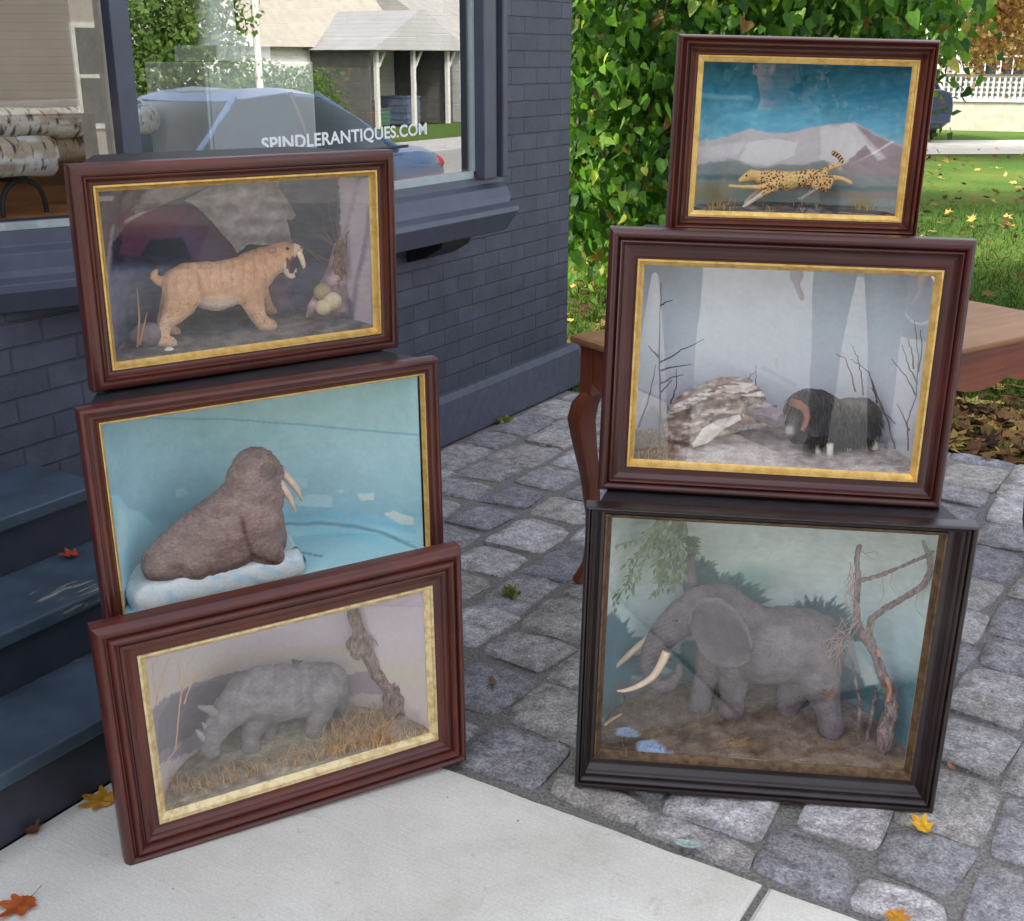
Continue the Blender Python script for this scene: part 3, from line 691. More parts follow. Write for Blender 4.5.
chains = [F([(245, 585, 0.072, 42), (300, 560, 0.077, 60), (380, 520, 0.080, 76), (450, 470, 0.080, 78), (484, 410, 0.080, 62), (482, 375, 0.080, 58), (486, 345, 0.080, 50)]),
          F([(490, 342, 0.080, 44), (512, 334, 0.077, 30), (532, 348, 0.075, 24), (534, 356, 0.072, 20)]), F([(470, 480, 0.077, 72), (500, 520, 0.072, 55), (515, 555, 0.062, 34)]),
          F([(490, 520, 0.057, 44), (515, 552, 0.047, 32), (540, 572, 0.042, 20), (548, 585, 0.038, 12)]), F([(450, 540, 0.102, 40), (470, 570, 0.102, 20)]),
          F([(240, 585, 0.072, 40), (225, 600, 0.057, 22), (250, 608, 0.047, 15), (300, 612, 0.042, 11)]), F([(330, 575, 0.062, 50), (420, 545, 0.062, 50)]), F([(505, 330, 0.072, 22), (535, 352, 0.070, 15)])]
off = chains[0][3][:3]; root = case_thing(c, 'walrus', 'brown wrinkled walrus with two long tusks raising its head on the ice floe', 'model animal', off)
def col_wal(co, nr):
    u, v = c.px(co); n = vnoise(co, 45, 4); n2 = vnoise(co * np.array([1, 1, 3]), 120, 2)
    b = np.array([122, 101, 95.]) + n[:, None] * 10 + n2[:, None] * 12
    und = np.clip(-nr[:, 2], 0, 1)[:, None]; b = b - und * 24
    x_ = (u - 70) * 2.6256; y_ = (v - 340) * 2.6256; cre = np.full(len(co), 1e9)
    for (x1, y1), (x2, y2) in zip([(452, 468), (462, 520), (482, 566)], [(462, 520), (482, 566), (552, 590)]):
        dx, dy = x2 - x1, y2 - y1; t_ = np.clip(((x_ - x1) * dx + (y_ - y1) * dy) / (dx * dx + dy * dy), 0, 1); cre = np.minimum(cre, np.hypot(x_ - x1 - t_ * dx, y_ - y1 - t_ * dy))
    b = b - (np.clip(1 - cre / 9, 0, 1) * 34)[:, None] - (np.clip(np.sin(y_ * .11 + x_ * .05 + n * 2.5) - .6, 0, 1) * (y_ < 470) * 22)[:, None]  # flipper crease and neck wrinkles painted in as dark shade bands
    face = (np.hypot((u - f1(520, 345)[0]), (v - f1(520, 345)[1])) < 9)[:, None]; b = np.where(face, b * .86, b)
    return alb(b)
HIDE = hide('wrinkled_hide')
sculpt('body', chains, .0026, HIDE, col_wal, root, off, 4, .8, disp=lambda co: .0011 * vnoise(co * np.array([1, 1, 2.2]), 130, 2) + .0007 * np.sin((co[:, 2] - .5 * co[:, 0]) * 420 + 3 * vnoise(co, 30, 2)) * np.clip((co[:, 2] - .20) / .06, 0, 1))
for dd, dx in ((.062, 0), (.084, 16)):
    t = F([(528 + dx, 352 - dx, dd, 8.5), (556 + dx * 1.1, 384 - dx * 1.2, dd, 8), (577 + dx * 1.2, 414 - dx * 1.4, dd, 6.5), (592 + dx, 450 - dx * 1.8, dd, 2.2)]); MB().tube([q[:3] for q in t], [q[3] for q in t], 10).build('tusk', plain('tusk_ivory', sc_col((206, 176, 156)), .4, .15, 60, .1), root, off, 180)
wk = plain('whisker_bristle', sc_col((176, 156, 140)), .6)
for k in range(14):
    x0_, y0_ = 530 + random.uniform(-14, 12), 354 + random.uniform(-8, 10); t = F([(x0_, y0_, .054, .9), (x0_ + random.uniform(2, 8), y0_ + 14, .05, .7), (x0_ + random.uniform(0, 8), y0_ + 26, .049, .3)]); MB().tube([q[:3] for q in t], [q[3] for q in t], 4).build('whisker', wk, root, off, 180)
p = F([(502, 322, 0.059, 4.5)])[0]; MB().ball(p[:3], p[3]).build('eye', BLACK, root, off, 180)

# ---- rhinoceros
KIN = 0.4; c = C['rhino']; zf = zfun(c, .05, .003)
f1 = croplf(140, 590, 3.413); F = lambda s: crt(c, f1, s)
def paint_rh(u, v, P):
    p = Paint(u, v, P, (186, 172, 176), 7)
    p.grad([(590, (178, 166, 176)), (640, (190, 178, 184)), (660, (186, 176, 172)), (690, (176, 164, 156)), (720, (150, 140, 138))]).mottle(5, 4)
    f = crop(140, 590, 3.413)
    p.line([f(150, 330), f(300, 250), f(500, 210), f(720, 200)], 5, (198, 180, 158), .6, 2).line([f(720, 250), f(980, 300)], 6, (196, 186, 168), .7, 2)
    p.poly([f(-10, 460), f(80, 370), f(200, 310), f(330, 275), f(520, 255), f(520, 420), f(0, 620)], (112, 104, 108), 2)
    p.poly([f(60, 440), f(110, 360), f(240, 310), f(320, 330), f(220, 470), f(60, 560)], (96, 90, 96), 2).poly([f(690, 300), f(740, 275), f(820, 285), f(850, 350), f(700, 360)], (128, 114, 120), 2)
    return p.mottle(5, 4).done()
def paint_rhf(u, v, P):
    p = Paint(u, v, P, (122, 110, 92), 8).mottle(14, 16); f = crop(140, 590, 3.413)
    p.blob(*f(480, 520), 60, 18, (138, 130, 108), .8).blob(*f(120, 620), 30, 26, (96, 86, 78), .7).blob(*f(560, 690), 70, 12, (92, 80, 68), .6)
    return p.mottle(6, 18).done()
build_case('rhino', paint_rh, zf, paint_rhf, BACK, EARTH, .245)
def footed(spec, zf):   # move a leg's last joints down onto the ground under them
    return spec
chains = [F([(640, 315, .16, 62), (600, 330, .158, 76), (540, 345, .155, 84), (480, 350, .15, 88), (420, 352, .148, 82), (370, 360, .145, 72)]),
          F([(390, 355, .145, 70), (330, 395, .14, 58), (290, 425, .138, 48)]), F([(300, 425, .138, 46), (265, 465, .135, 42), (245, 505, .133, 33), (238, 540, .132, 27), (243, 552, .132, 25)]),
          F([(420, 380, .145, 58), (400, 440, .148, 42), (378, 490, .15, 30), (380, 520, .15, 28), (380, 534, .149, 30)]), F([(440, 400, .17, 48), (438, 460, .178, 30), (438, 492, .182, 25)]),
          F([(620, 345, .14, 66), (612, 410, .138, 44), (602, 450, .137, 30), (598, 478, .136, 27), (596, 482, .135, 29)]), F([(650, 340, .175, 56), (680, 390, .178, 36), (694, 412, .18, 26), (692, 420, .18, 25)]),
          F([(400, 300, .148, 36), (440, 300, .15, 40)]), F([(668, 290, .16, 18), (684, 330, .16, 7), (688, 365, .16, 5)]), F([(330, 360, .14, 40), (360, 330, .14, 40)])]
off = chains[0][2][:3]; root = case_thing(c, 'rhinoceros', 'grey rhinoceros grazing with lowered head in dry grass', 'model animal', off)
def col_rh(co, nr):
    u, v = c.px(co); x = (u - 140) * 3.413; n = vnoise(co, 40, 4)
    b = np.array([104, 98, 99.]) + n[:, None] * 14
    fold = np.zeros(len(co))
    for x0, k in ((585, .05), (452, -.12), (335, -.3)):
        y = (v - 590) * 3.413; fold += np.exp(-((x - x0 - k * (y - 350) - 6 * n) / 9) ** 2) * (y < 470)
    b = b - fold[:, None] * 6 - np.clip(-nr[:, 2], 0, 1)[:, None] * 16  # skin folds drawn into the colour as shade lines
    return alb(b)
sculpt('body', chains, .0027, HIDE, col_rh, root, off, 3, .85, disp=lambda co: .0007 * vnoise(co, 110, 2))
HORN = plain('grey_horn', sc_col((120, 116, 122)), .6, .25, 60, .3)
for s_ in ([(222, 505, .13, 14), (205, 492, .13, 10), (192, 478, .13, 3)], [(236, 478, .13, 11), (222, 462, .13, 7), (212, 452, .13, 2)]):
    t = F(s_); MB().tube([q[:3] for q in t], [q[3] for q in t], 9).build('horn', HORN, root, off, 180)
RH = plain('rhino_ear', sc_col((104, 98, 99)), .85, .2, 60, .4)
for s_ in ([(258, 425, .125, 13), (240, 408, .122, 14), (198, 398, .12, 4)], [(284, 415, .15, 12), (272, 392, .15, 11), (260, 372, .15, 3)]):
    t = F(s_); eb = MB(); eb.tube([q[:3] for q in t], [q[3] for q in t], 10); eb.v = [(p_[0], t[1][1] + (p_[1] - t[1][1]) * .55, p_[2]) for p_ in eb.v]; eb.build('ear', RH, root, off, 180)
p = F([(248, 470, .118, 4)])[0]; MB().ball(p[:3], p[3]).build('eye', BLACK, root, off, 180)
mb = MB(); q = F([(532, 246, .15, 9), (540, 243, .15, 7), (524, 240, .148, 5), (516, 241, .148, 1.5)])
mb.ball(q[0][:3], (q[0][3] * 1.25, q[0][3] * .8, q[0][3] * .8)); mb.ball(q[2][:3], q[2][3]); mb.tube([q[2][:3], q[3][:3]], [q[2][3] * .6, .0004], 6); t2 = F([(540, 246, .15, 5), (556, 242, .15, 2.5)]); mb.tube([t2[0][:3], t2[1][:3]], [t2[0][3], t2[1][3]], 6)
o = mb.build('bird', plain('dark_feathers', sc_col((44, 42, 48)), .7, .2, 80, .3), None, q[0][:3], 180); o.matrix_world = c.M @ Matrix.Translation(Vector(q[0][:3])); tag(o, 'tiny dark bird perched on the back of the grey rhinoceros', 'model bird')
def limb(c, name, label, cat, specs, f, mat, voxel=.0026, knots=(), group=None, children=(), colr=(120, 104, 98), amp=.002):
    ch = [crt(c, f, s) for s in specs] + [crt(c, f, [(x, y, d, r), (x + 1, y + 1, d, r)]) for x, y, d, r in knots]
    base = min(ch[0], key=lambda q: q[2])[:3]
    def cf(co, nr):
        n = vnoise(co * np.array([1, 1, .35]), 160, 3); n2 = vnoise(co, 40, 2)
        return alb(np.array(colr, float) + n[:, None] * 36 + n2[:, None] * 22)
    o = sculpt(name, ch, voxel, mat, cf, None, base, 1, disp=lambda co: amp * vnoise(co * np.array([1, 1, .5]), 110, 3))
    o.matrix_world = c.M @ Matrix.Translation(Vector(base)); return tag(o, label, cat, group), base
BARK = painted('dry_bark', .95, 260, .5, 1, .004, .1)
limb(c, 'dead_tree', 'dead knotted tree trunk leaning behind the grey rhinoceros', 'model tree', [[(925, 450, .12, 34), (890, 380, .14, 34), (850, 330, .15, 24), (810, 290, .16, 20), (775, 215, .165, 19), (745, 140, .17, 19), (728, 70, .175, 18), (722, 40, .175, 17)],
     [(880, 330, .14, 26), (900, 310, .14, 22), (910, 320, .13, 16)], [(870, 370, .13, 36), (855, 420, .12, 22), (845, 450, .115, 12)], [(900, 400, .13, 34), (960, 430, .11, 14)]], f1, BARK, knots=[(745, 190, .165, 34), (770, 180, .16, 22), (725, 185, .16, 20), (740, 215, .162, 20), (890, 320, .14, 36), (860, 340, .145, 28)], colr=(104, 86, 78), amp=.0035)
mb = MB(); twig_mesh(mb, c, [(*f1(780, 155), .16), (*f1(805, 175), .16), (*f1(825, 210), .155), (*f1(860, 240), .15)], .0016, .0006);
b = c.L(*f1(780, 155), .16); o = mb.build('dry_twigs', plain('twig_grey', sc_col((120, 96, 84)), .9), None, b, 60); o.matrix_world = c.M @ Matrix.Translation(Vector(b)); tag(o, 'fine curled twig growing from the upper part of the dead knotted trunk', 'twigs')
mb = MB(); twig_mesh(mb, c, [(*f1(920, 330), .14), (*f1(960, 340), .13), (*f1(978, 390), .12), (*f1(970, 450), .11)], .0014, .0008); b = c.L(*f1(970, 450), .11); o = mb.build('dry_twigs', plain('twig_grey_low', sc_col((120, 96, 84)), .9), None, b, 60); o.matrix_world = c.M @ Matrix.Translation(Vector(b)); tag(o, 'arched twig at the root of the dead trunk, right corner of the rhinoceros case', 'twigs')
mb = MB()
for q in [[(120, 545), (135, 400), (150, 290), (190, 210)], [(128, 480), (140, 350), (130, 250), (150, 200)], [(150, 390), (175, 320), (180, 260)], [(60, 500), (50, 380), (45, 260), (70, 210)], [(50, 400), (75, 300), (100, 230)], [(75, 640), (66, 560), (60, 480)], [(95, 580), (140, 520)]]:
    twig_mesh(mb, c, [(*f1(*a), .10 + .0 * k) for k, a in enumerate(q)], .0017, .0005, 5)
b = c.L(*f1(110, 560), .10); o = mb.build('dry_plant', plain('stem_tan', sc_col((158, 124, 96)), .9, .2, 50, .2), None, b, 60); o.matrix_world = c.M @ Matrix.Translation(Vector(b)); tag(o, 'tall thin tan stems before the nose of the grey rhinoceros', 'dry plant')
GRASSD = leafmat('dry_grass', [(.0, sc_col((106, 84, 58))), (.5, sc_col((154, 122, 80))), (1, sc_col((196, 164, 112)))], .85, .2, .1, (1, 1, 1))
mb = MB(); spots = []
for k in range(900):
    x = random.uniform(80, 990); 
    if random.random() < .45: x = random.uniform(650, 860)
    yb = 715 - (x - 90) * .245 - random.random() ** 1.6 * (70 if x < 640 else 110); spots.append(gpos(c, *f1(x, min(yb, 715 - (x - 90) * .245)), zf))
for s_ in spots:
    xx = (c.px([s_])[0][0] - 140) * 3.413; h = .03 if xx < 600 else .05 if xx < 850 else .028
    blades(mb, [s_], h, .0011, .55)
o = mb.build('dry_grass', GRASSD, None, (0, 0, 0), fix=False); o.matrix_world = c.M; tag(o, 'dry tan grass along the front of the rhinoceros case', 'grass', None, 'stuff')

# ---- cheetah
KIN = 0.58; c = C['cheetah']; zf = zfun(c, .10, .003)
def paint_ch(u, v, P):
    p = Paint(u, v, P, (40, 100, 130), 9)
    p.grad([(50, (38, 84, 98)), (90, (50, 108, 132)), (125, (92, 148, 172)), (150, (124, 164, 180))]).mottle(7, 4)
    f = crop(680, 50, 4.267)
    p.line([f(70, 190), f(200, 205), f(300, 208)], 2.4, (128, 164, 178), .5, 2).line([f(560, 230), f(700, 240), f(940, 215)], 2.6, (70, 130, 156), .5, 2)
    p.poly([f(-40, 385), f(60, 390), f(180, 375), f(300, 338), f(400, 362), f(500, 345), f(620, 318), f(745, 310), f(800, 335), f(870, 375), f(1000, 430), f(1000, 620), f(-40, 620)], (172, 163, 165), 1.2)
    p.poly([f(250, 470), f(290, 400), f(380, 380), f(500, 390), f(490, 450), f(380, 490)], (208, 202, 203), 2, 1.5, .8).poly([f(60, 420), f(180, 400), f(280, 395), f(240, 450), f(80, 460)], (186, 180, 184), 2, 1.5, .7)
    p.poly([f(600, 330), f(745, 318), f(800, 400), f(860, 455), f(790, 440), f(690, 480), f(600, 470)], (200, 193, 196), 2, 1.2, .7)
    p.poly([f(690, 500), f(790, 405), f(840, 470), f(950, 440), f(1000, 560), f(700, 520)], (132, 114, 118), 1.5, 1, .9).poly([f(750, 320), f(800, 340), f(880, 385), f(1000, 440), f(1000, 480), f(880, 460)], (130, 112, 118), 1.5, 1, .8)
    p.poly([f(-40, 480), f(80, 490), f(220, 465), f(330, 500), f(520, 490), f(620, 470), f(700, 520), f(1000, 540), f(1000, 760), f(-40, 760)], (116, 118, 116), 2, 1.5, .9)
    p.line([f(0, 540), f(240, 545), f(500, 585), f(960, 600)], 3, (74, 96, 100), .7, 2).line([f(560, 610), f(940, 625)], 4, (118, 106, 100), .7, 2).line([f(60, 520), f(200, 510)], 3, (124, 126, 128), .6)
    p.blob(*f(130, 610), 22, 12, (122, 100, 60), .6).blob(*f(780, 640), 14, 8, (130, 110, 60), .6)
    return p.mottle(5, 5).done()
def paint_chf(u, v, P):
    p = Paint(u, v, P, (92, 82, 80), 11).mottle(16, 18); f = crop(680, 50, 4.267)
    for k in range(26): p.blob(*f(random.uniform(60, 940), random.uniform(640, 720)), random.uniform(2, 6), 2, random.choice([(60, 48, 44), (120, 74, 62), (128, 112, 104), (104, 92, 52)]), .7)
    return p.mottle(6, 18).done()
build_case('cheetah', paint_ch, zf, paint_chf, BACK, EARTH, .14)
f1 = croplf(680, 50, 4.267); F = lambda s: crt(c, f1, s)
chains = [F([(340, 545, .085, 24), (390, 548, .085, 34), (450, 560, .085, 38), (500, 552, .085, 33), (560, 545, .085, 34), (600, 552, .085, 36)]),
          F([(370, 540, .085, 24), (330, 536, .083, 19), (304, 534, .082, 22), (288, 542, .081, 19), (270, 551, .081, 13), (260, 555, .081, 11)]),
          F([(400, 578, .075, 27), (365, 605, .072, 14), (320, 635, .07, 8.5), (272, 668, .068, 7)]), F([(395, 575, .072, 20), (340, 586, .068, 10), (270, 584, .066, 7), (212, 580, .066, 6)]), F([(385, 585, .095, 24), (345, 600, .10, 12), (305, 625, .10, 8), (280, 650, .10, 7)]),
          F([(590, 560, .076, 38), (620, 580, .074, 24), (650, 545, .073, 12), (690, 548, .072, 8), (728, 568, .072, 8)]), F([(595, 555, .098, 30), (640, 550, .1, 14), (700, 552, .1, 7), (725, 560, .1, 7)]),
          F([(600, 525, .085, 12), (640, 502, .085, 10), (682, 490, .085, 9), (690, 470, .085, 9), (676, 452, .085, 9), (656, 440, .085, 10)]),
          F([(300, 536, .075, 7), (304, 527, .075, 5)])]
off = chains[0][2][:3]; root = case_thing(c, 'cheetah', 'yellow spotted cheetah running at full stretch before painted hills', 'model animal', off)
def col_ch(co, nr):
    u, v = c.px(co); x = (u - 680) * 4.267; y = (v - 50) * 4.267
    b = np.zeros((len(co), 3)) + np.array([200, 160, 106.]); b += (vnoise(co, 60, 2) * 16)[:, None]
    fr = np.clip((330 - x) / 90, 0, 1)[:, None]; b = b * (1 - fr * .5) + np.array([222, 188, 112]) * fr * .5
    cells = np.array([noise.voronoi(Vector((p[0] * 215, p[1] * 215, p[2] * 215)))[0][0] for p in co])
    sp = (cells < .42) * (x > 345) * (x < 655); b = np.where(sp[:, None], np.array([58, 44, 36]), b)
    fl_ = ((x > 445) & (x < 505) & (y > 500))[:, None] * .6 * (np.abs(x - 470 - (y - 540) * .3) < 26)[:, None]; b = b * (1 - fl_) + np.array([216, 184, 108]) * fl_
    tail = ((x > 640) & (y < 482)); ring = (np.sin((x + y) * .35) > -.2) & tail; b = np.where(ring[:, None], np.array([52, 44, 42]), b)
    pl = ((y > 600) & (x < 350))[:, None]; b = np.where(pl, np.array([176, 158, 140]), b)
    return alb(b)
sculpt('body', chains, .0013, FUR, col_ch, root, off, 2, .8)
p = F([(284, 536, .070, 4)])[0]; MB().ball(p[:3], p[3]).build('eye', BLACK, root, off, 180)
mb = MB()
for k in range(150):
    u_ = random.choice([random.uniform(110, 190), random.uniform(760, 840), random.uniform(750, 830), random.uniform(70, 930)]); s_ = gpos(c, *f1(u_, random.uniform(655, 690)), zf); blades(mb, [s_], .016 if 100 < u_ < 850 else .008, .0007, .35)
o = mb.build('dry_grass', leafmat('straw_tufts', [(0, sc_col((120, 98, 48))), (1, sc_col((176, 148, 76)))], .85, .2, .1, (1, 1, 1)), None, (0, 0, 0), fix=False); o.matrix_world = c.M; tag(o, 'sparse straw tufts at the front of the cheetah case', 'grass', None, 'stuff')

# ---- musk ox
KIN = 0.64; c = C['otter']; zf = zfun(c, .22, .005)
f2 = crop(740, 350, 5.12); f3 = crop(630, 350, 6.024)
def paint_mo(u, v, P):
    p = Paint(u, v, P, (176, 180, 188), 13)
    p.grad([(260, (172, 176, 184)), (330, (182, 188, 196)), (370, (186, 190, 198)), (430, (168, 170, 178)), (470, (150, 146, 146))])
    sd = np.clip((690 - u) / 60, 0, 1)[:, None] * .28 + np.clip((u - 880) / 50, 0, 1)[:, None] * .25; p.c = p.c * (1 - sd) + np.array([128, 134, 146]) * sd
    p.mottle(4, 3)
    p.poly([f3(20, 470), f3(60, 300), f3(160, 220), f3(300, 170), f3(420, 250), f3(300, 480)], (188, 186, 194), 2, 2, .7).poly([f3(20, 520), f3(50, 420), f3(150, 330), f3(240, 480)], (130, 134, 148), 2, 2, .6)
    p.line([f3(800, 110), f3(880, 150), f3(1000, 210)], 2, (162, 168, 180), .7, 2).line([f3(880, 60), f3(890, 110)], 1, (160, 164, 176), .6)
    p.blob(*f2(770, 470), 14, 5, (120, 130, 146), .7)
    return p.done()
def paint_mof(u, v, P):
    p = Paint(u, v, P, (172, 158, 154), 14).mottle(16, 18)
    p.blob(*f3(120, 620), 26, 14, (112, 88, 70), .9).blob(*f3(500, 620), 24, 8, (196, 190, 188), .7).blob(*f3(760, 600), 20, 6, (186, 180, 180), .7).blob(*f2(800, 560), 22, 9, (136, 126, 124), .7).blob(*f3(380, 560), 16, 6, (104, 88, 84), .7)
    return p.mottle(8, 24).done()
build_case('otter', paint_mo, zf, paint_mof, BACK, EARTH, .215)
f1 = croplf(740, 350, 5.12); F = lambda s: crt(c, f1, s)
chains = [F([(610, 345, .105, 92), (560, 355, .105, 108), (500, 370, .105, 108), (440, 385, .103, 100), (380, 400, .10, 84), (330, 420, .098, 62), (290, 440, .096, 40)]),
          F([(620, 330, .105, 84), (640, 360, .105, 66), (630, 420, .105, 66)]), F([(440, 290, .10, 66), (400, 265, .10, 62), (340, 255, .098, 56), (300, 265, .096, 48)]), F([(430, 300, .10, 66), (440, 360, .10, 76)]),
          F([(310, 290, .096, 42), (280, 340, .094, 40), (262, 380, .092, 30), (250, 415, .09, 19)]), F([(600, 440, .10, 52), (560, 448, .10, 52), (420, 452, .098, 46), (290, 444, .096, 28)]), F([(420, 310, .10, 66), (500, 335, .102, 76), (560, 340, .104, 92)])]
off = chains[0][2][:3]; root = case_thing(c, 'musk_ox', 'dark shaggy musk ox with reddish brown curved horns and white feet grazing on stony ground', 'model animal', off)
def col_mo(co, nr):
    u, v = c.px(co); x = (u - 740) * 5.12; y = (v - 350) * 5.12; n = vnoise(co * np.array([1, 1, .4]), 150, 3)
    b = np.array([54, 49, 49.]) + n[:, None] * 22
    sad = np.clip(1 - np.hypot((x - 560) / 120, (y - 270) / 60), 0, 1)[:, None]; b = b + sad * np.array([30, 26, 22])
    fc = np.clip(1.3 - np.hypot((x - 268) / 34, (y - 365) / 50), 0, 1)[:, None] * .7; b = b * (1 - fc) + np.array([112, 108, 108]) * fc
    mz = np.clip(1.6 - np.hypot((x - 250) / 26, (y - 412) / 24), 0, 1)[:, None]; b = b * (1 - mz) + np.array([184, 178, 176]) * mz
    return alb(b)
SHAG = painted('shaggy_coat', .9, 420, .35, .9, .003, .15)
ox = sculpt('body', chains, .0022, SHAG, col_mo, root, off, 3, .85, disp=lambda co: .0012 * vnoise(co * np.array([1, 1, .3]), 220, 2))
mb = MB(); vv = ox.data.vertices; rs = random.Random(3)
for k in range(5200):
    q = vv[rs.randrange(len(vv))]; p = np.array(q.co); n_ = np.array(q.normal); u_, v_ = c.px([p + np.array(off)]); x_ = (u_[0] - 740) * 5.12; y_ = (v_[0] - 350) * 5.12
    if x_ < 345 and y_ > 300 or n_[1] > .5: continue
    L_ = rs.uniform(.010, .026) * (1 if y_ < 430 else .45); d_ = np.array([rs.gauss(.12, .2), rs.gauss(-.1, .12), -1.0]) + n_ * .35; d_ /= np.linalg.norm(d_); s_ = np.cross(d_, n_); s_ = s_ / (np.linalg.norm(s_) + 1e-9) * rs.uniform(.0005, .0011)
    cl_ = alb(np.clip(np.array([56, 50, 48.]) * rs.uniform(.55, 1.5) + (np.array([26, 20, 14]) if (x_ > 470 and y_ < 330) else 0), 2, 255)); p0 = p + n_ * .0006
    mb.add([p0 - s_, p0 + s_, p0 + d_ * L_ * .6 + n_ * .0025 + s_ * .7, p0 + d_ * L_ + n_ * .002], [(0, 1, 2), (0, 2, 3)], 0, cl_)
mb.build('fur', painted('hair_strands', .6, 300, .2, 0, .001, .3), root, fix=False)
HN = plain('red_brown_horn', sc_col((128, 80, 62)), .55, .25, 70, .3)
for dd, s_ in ((.062, 1), (.12, -1)):
    t = F([(262, 268, dd + .015 * s_, 20), (300, 280, dd + .004 * s_, 22), (335, 305, dd, 19), (345, 345, dd, 15), (332, 385, dd - .004 * s_, 13), (318, 408, dd - .006 * s_, 10), (332, 415, dd - .008 * s_, 4)] if s_ > 0 else [(262, 268, dd - .015, 18), (240, 285, dd, 12), (228, 320, dd, 9), (222, 350, dd, 4)])
    MB().tube([q[:3] for q in t], [q[3] for q in t], 12).build('horn', HN, root, off, 180)
WF = plain('white_sock', sc_col((196, 188, 182)), .85, .15, 80, .4)
for x, y, dd in ((460, 525, .078), (400, 515, .092), (556, 495, .10), (690, 490, .11)):
    g_ = gpos(c, *f1(x, y + 25), zf); t = F([(x, y - 50, dd, 19), (x, y - 5, dd, 15), (x, y + 18, dd, 17)]); pts = [np.array(q[:3]) for q in t]
    MB().tube(pts, [q[3] for q in t], 10).build('leg', WF, root, off, 180)
p = F([(268, 350, .062, 5)])[0]; MB().ball(p[:3], p[3]).build('eye', BLACK, root, off, 180)
# bark boulder
f3c = croplf(630, 350, 6.024)
slab(c, 'bark_slab', 'arched slab of flaking white and brown bark beside the musk ox', 'model log', [f3(*q) for q in [(215, 385), (250, 310), (340, 245), (450, 190), (560, 160), (720, 165), (800, 250), (830, 320), (890, 335), (880, 345), (920, 440), (860, 470), (700, 480), (560, 520), (420, 590), (250, 600), (190, 520)]], .125, .05, (156, 136, 126), 21.0, amp=.016, bulge=.55, fleck=((194, 184, 178), .15), fr=.11)
slab(c, 'bark_strip', 'bright white split edge of bark across the bark slab', 'model log', [f3(*q) for q in [(440, 470), (520, 425), (660, 385), (672, 420), (560, 480), (470, 560), (380, 590), (370, 570)]], .07, .012, (210, 200, 192), 25.0, amp=.006)
slab(c, 'bark_strip', 'long white peeling bark on the crest of the bark slab', 'model log', [f3(*q) for q in [(235, 380), (260, 330), (350, 290), (480, 230), (600, 190), (740, 200), (820, 280), (700, 280), (560, 250), (470, 290), (380, 340), (290, 375)]], .082, .014, (200, 188, 182), 28.0, amp=.009, fleck=((120, 98, 92), .2), fr=.12)
slab(c, 'stone', 'smooth mauve stone between the bark slab and the musk ox', 'model rock', [f3(*q) for q in [(690, 380), (790, 350), (890, 345), (930, 380), (935, 445), (880, 470), (780, 430)]], .075, .03, (132, 120, 126), 31.0, amp=.002, bulge=1)
TW = plain('dark_twig', sc_col((72, 60, 62)), .85, .25, 80, .3)
def twigs(c, label, f, lists, d0, r, base_uv, mat=TW, name='bare_twigs', jit=.006):
    mb = MB()
    for q in lists:
        dd = d0 + random.uniform(-jit, jit); twig_mesh(mb, c, [(*f(*a), dd) for a in q], r, r * .35, 5)
    b = c.L(*f(*base_uv), d0); o = mb.build(name, mat, None, b, 60); o.matrix_world = c.M @ Matrix.Translation(Vector(b)); return tag(o, label, 'twigs')
fo = crop(590, 220, 2.56)
twigs(c, 'bare upright twig with side shoots at the left end of the musk ox case', fo, [[(178, 570), (180, 450), (176, 340), (180, 240), (182, 160)], [(178, 220), (195, 210), (212, 205)], [(178, 365), (205, 352), (240, 330), (292, 305)], [(180, 385), (215, 375), (262, 370)], [(176, 350), (160, 335), (148, 320)],
      [(125, 530), (150, 460), (158, 420), (168, 370)], [(205, 470), (220, 430), (222, 380)], [(180, 420), (205, 405), (240, 395)], [(182, 440), (210, 410)]], .085, .0021, (178, 570))
twigs(c, 'arching bare twigs behind the back of the musk ox', fo, [[(780, 585), (765, 520), (735, 450), (715, 390), (690, 370), (665, 355)], [(700, 450), (695, 400), (685, 350), (668, 318)], [(680, 440), (670, 400), (655, 355), (628, 342)], [(828, 545), (790, 530), (750, 490), (720, 430)], [(735, 470), (722, 420), (712, 385)]], .125, .0019, (780, 585))
twigs(c, 'tall bare twigs at the right end of the musk ox case', fo, [[(815, 590), (812, 520), (835, 450), (840, 350), (830, 260)], [(835, 450), (810, 400), (772, 355)], [(838, 420), (815, 370), (800, 320)], [(818, 540), (800, 500), (785, 470)], [(840, 390), (850, 330), (845, 280)], [(830, 380), (822, 330), (812, 300)]], .06, .0019, (815, 590))
twigs(c, 'short sprig with buds standing on the crest of the bark slab', fo, [[(424, 425), (425, 400), (424, 372)], [(405, 408), (412, 395), (424, 390)]], .10, .0013, (424, 425), jit=0)
mb = MB()
for k in range(420):
    x = 40 + abs(random.gauss(0, 110)); s_ = gpos(c, *f3(x, 640 + random.uniform(-120, 12) + x * .05), zf); blades(mb, [s_], .03, .0008, .7)
o = mb.build('dry_grass', leafmat('bent_straw', [(0, sc_col((106, 82, 60))), (1, sc_col((168, 142, 108)))], .85, .2, .1, (1, 1, 1)), None, (0, 0, 0), fix=False); o.matrix_world = c.M; tag(o, 'matted dry grass in the left front corner of the musk ox case', 'grass', None, 'stuff')

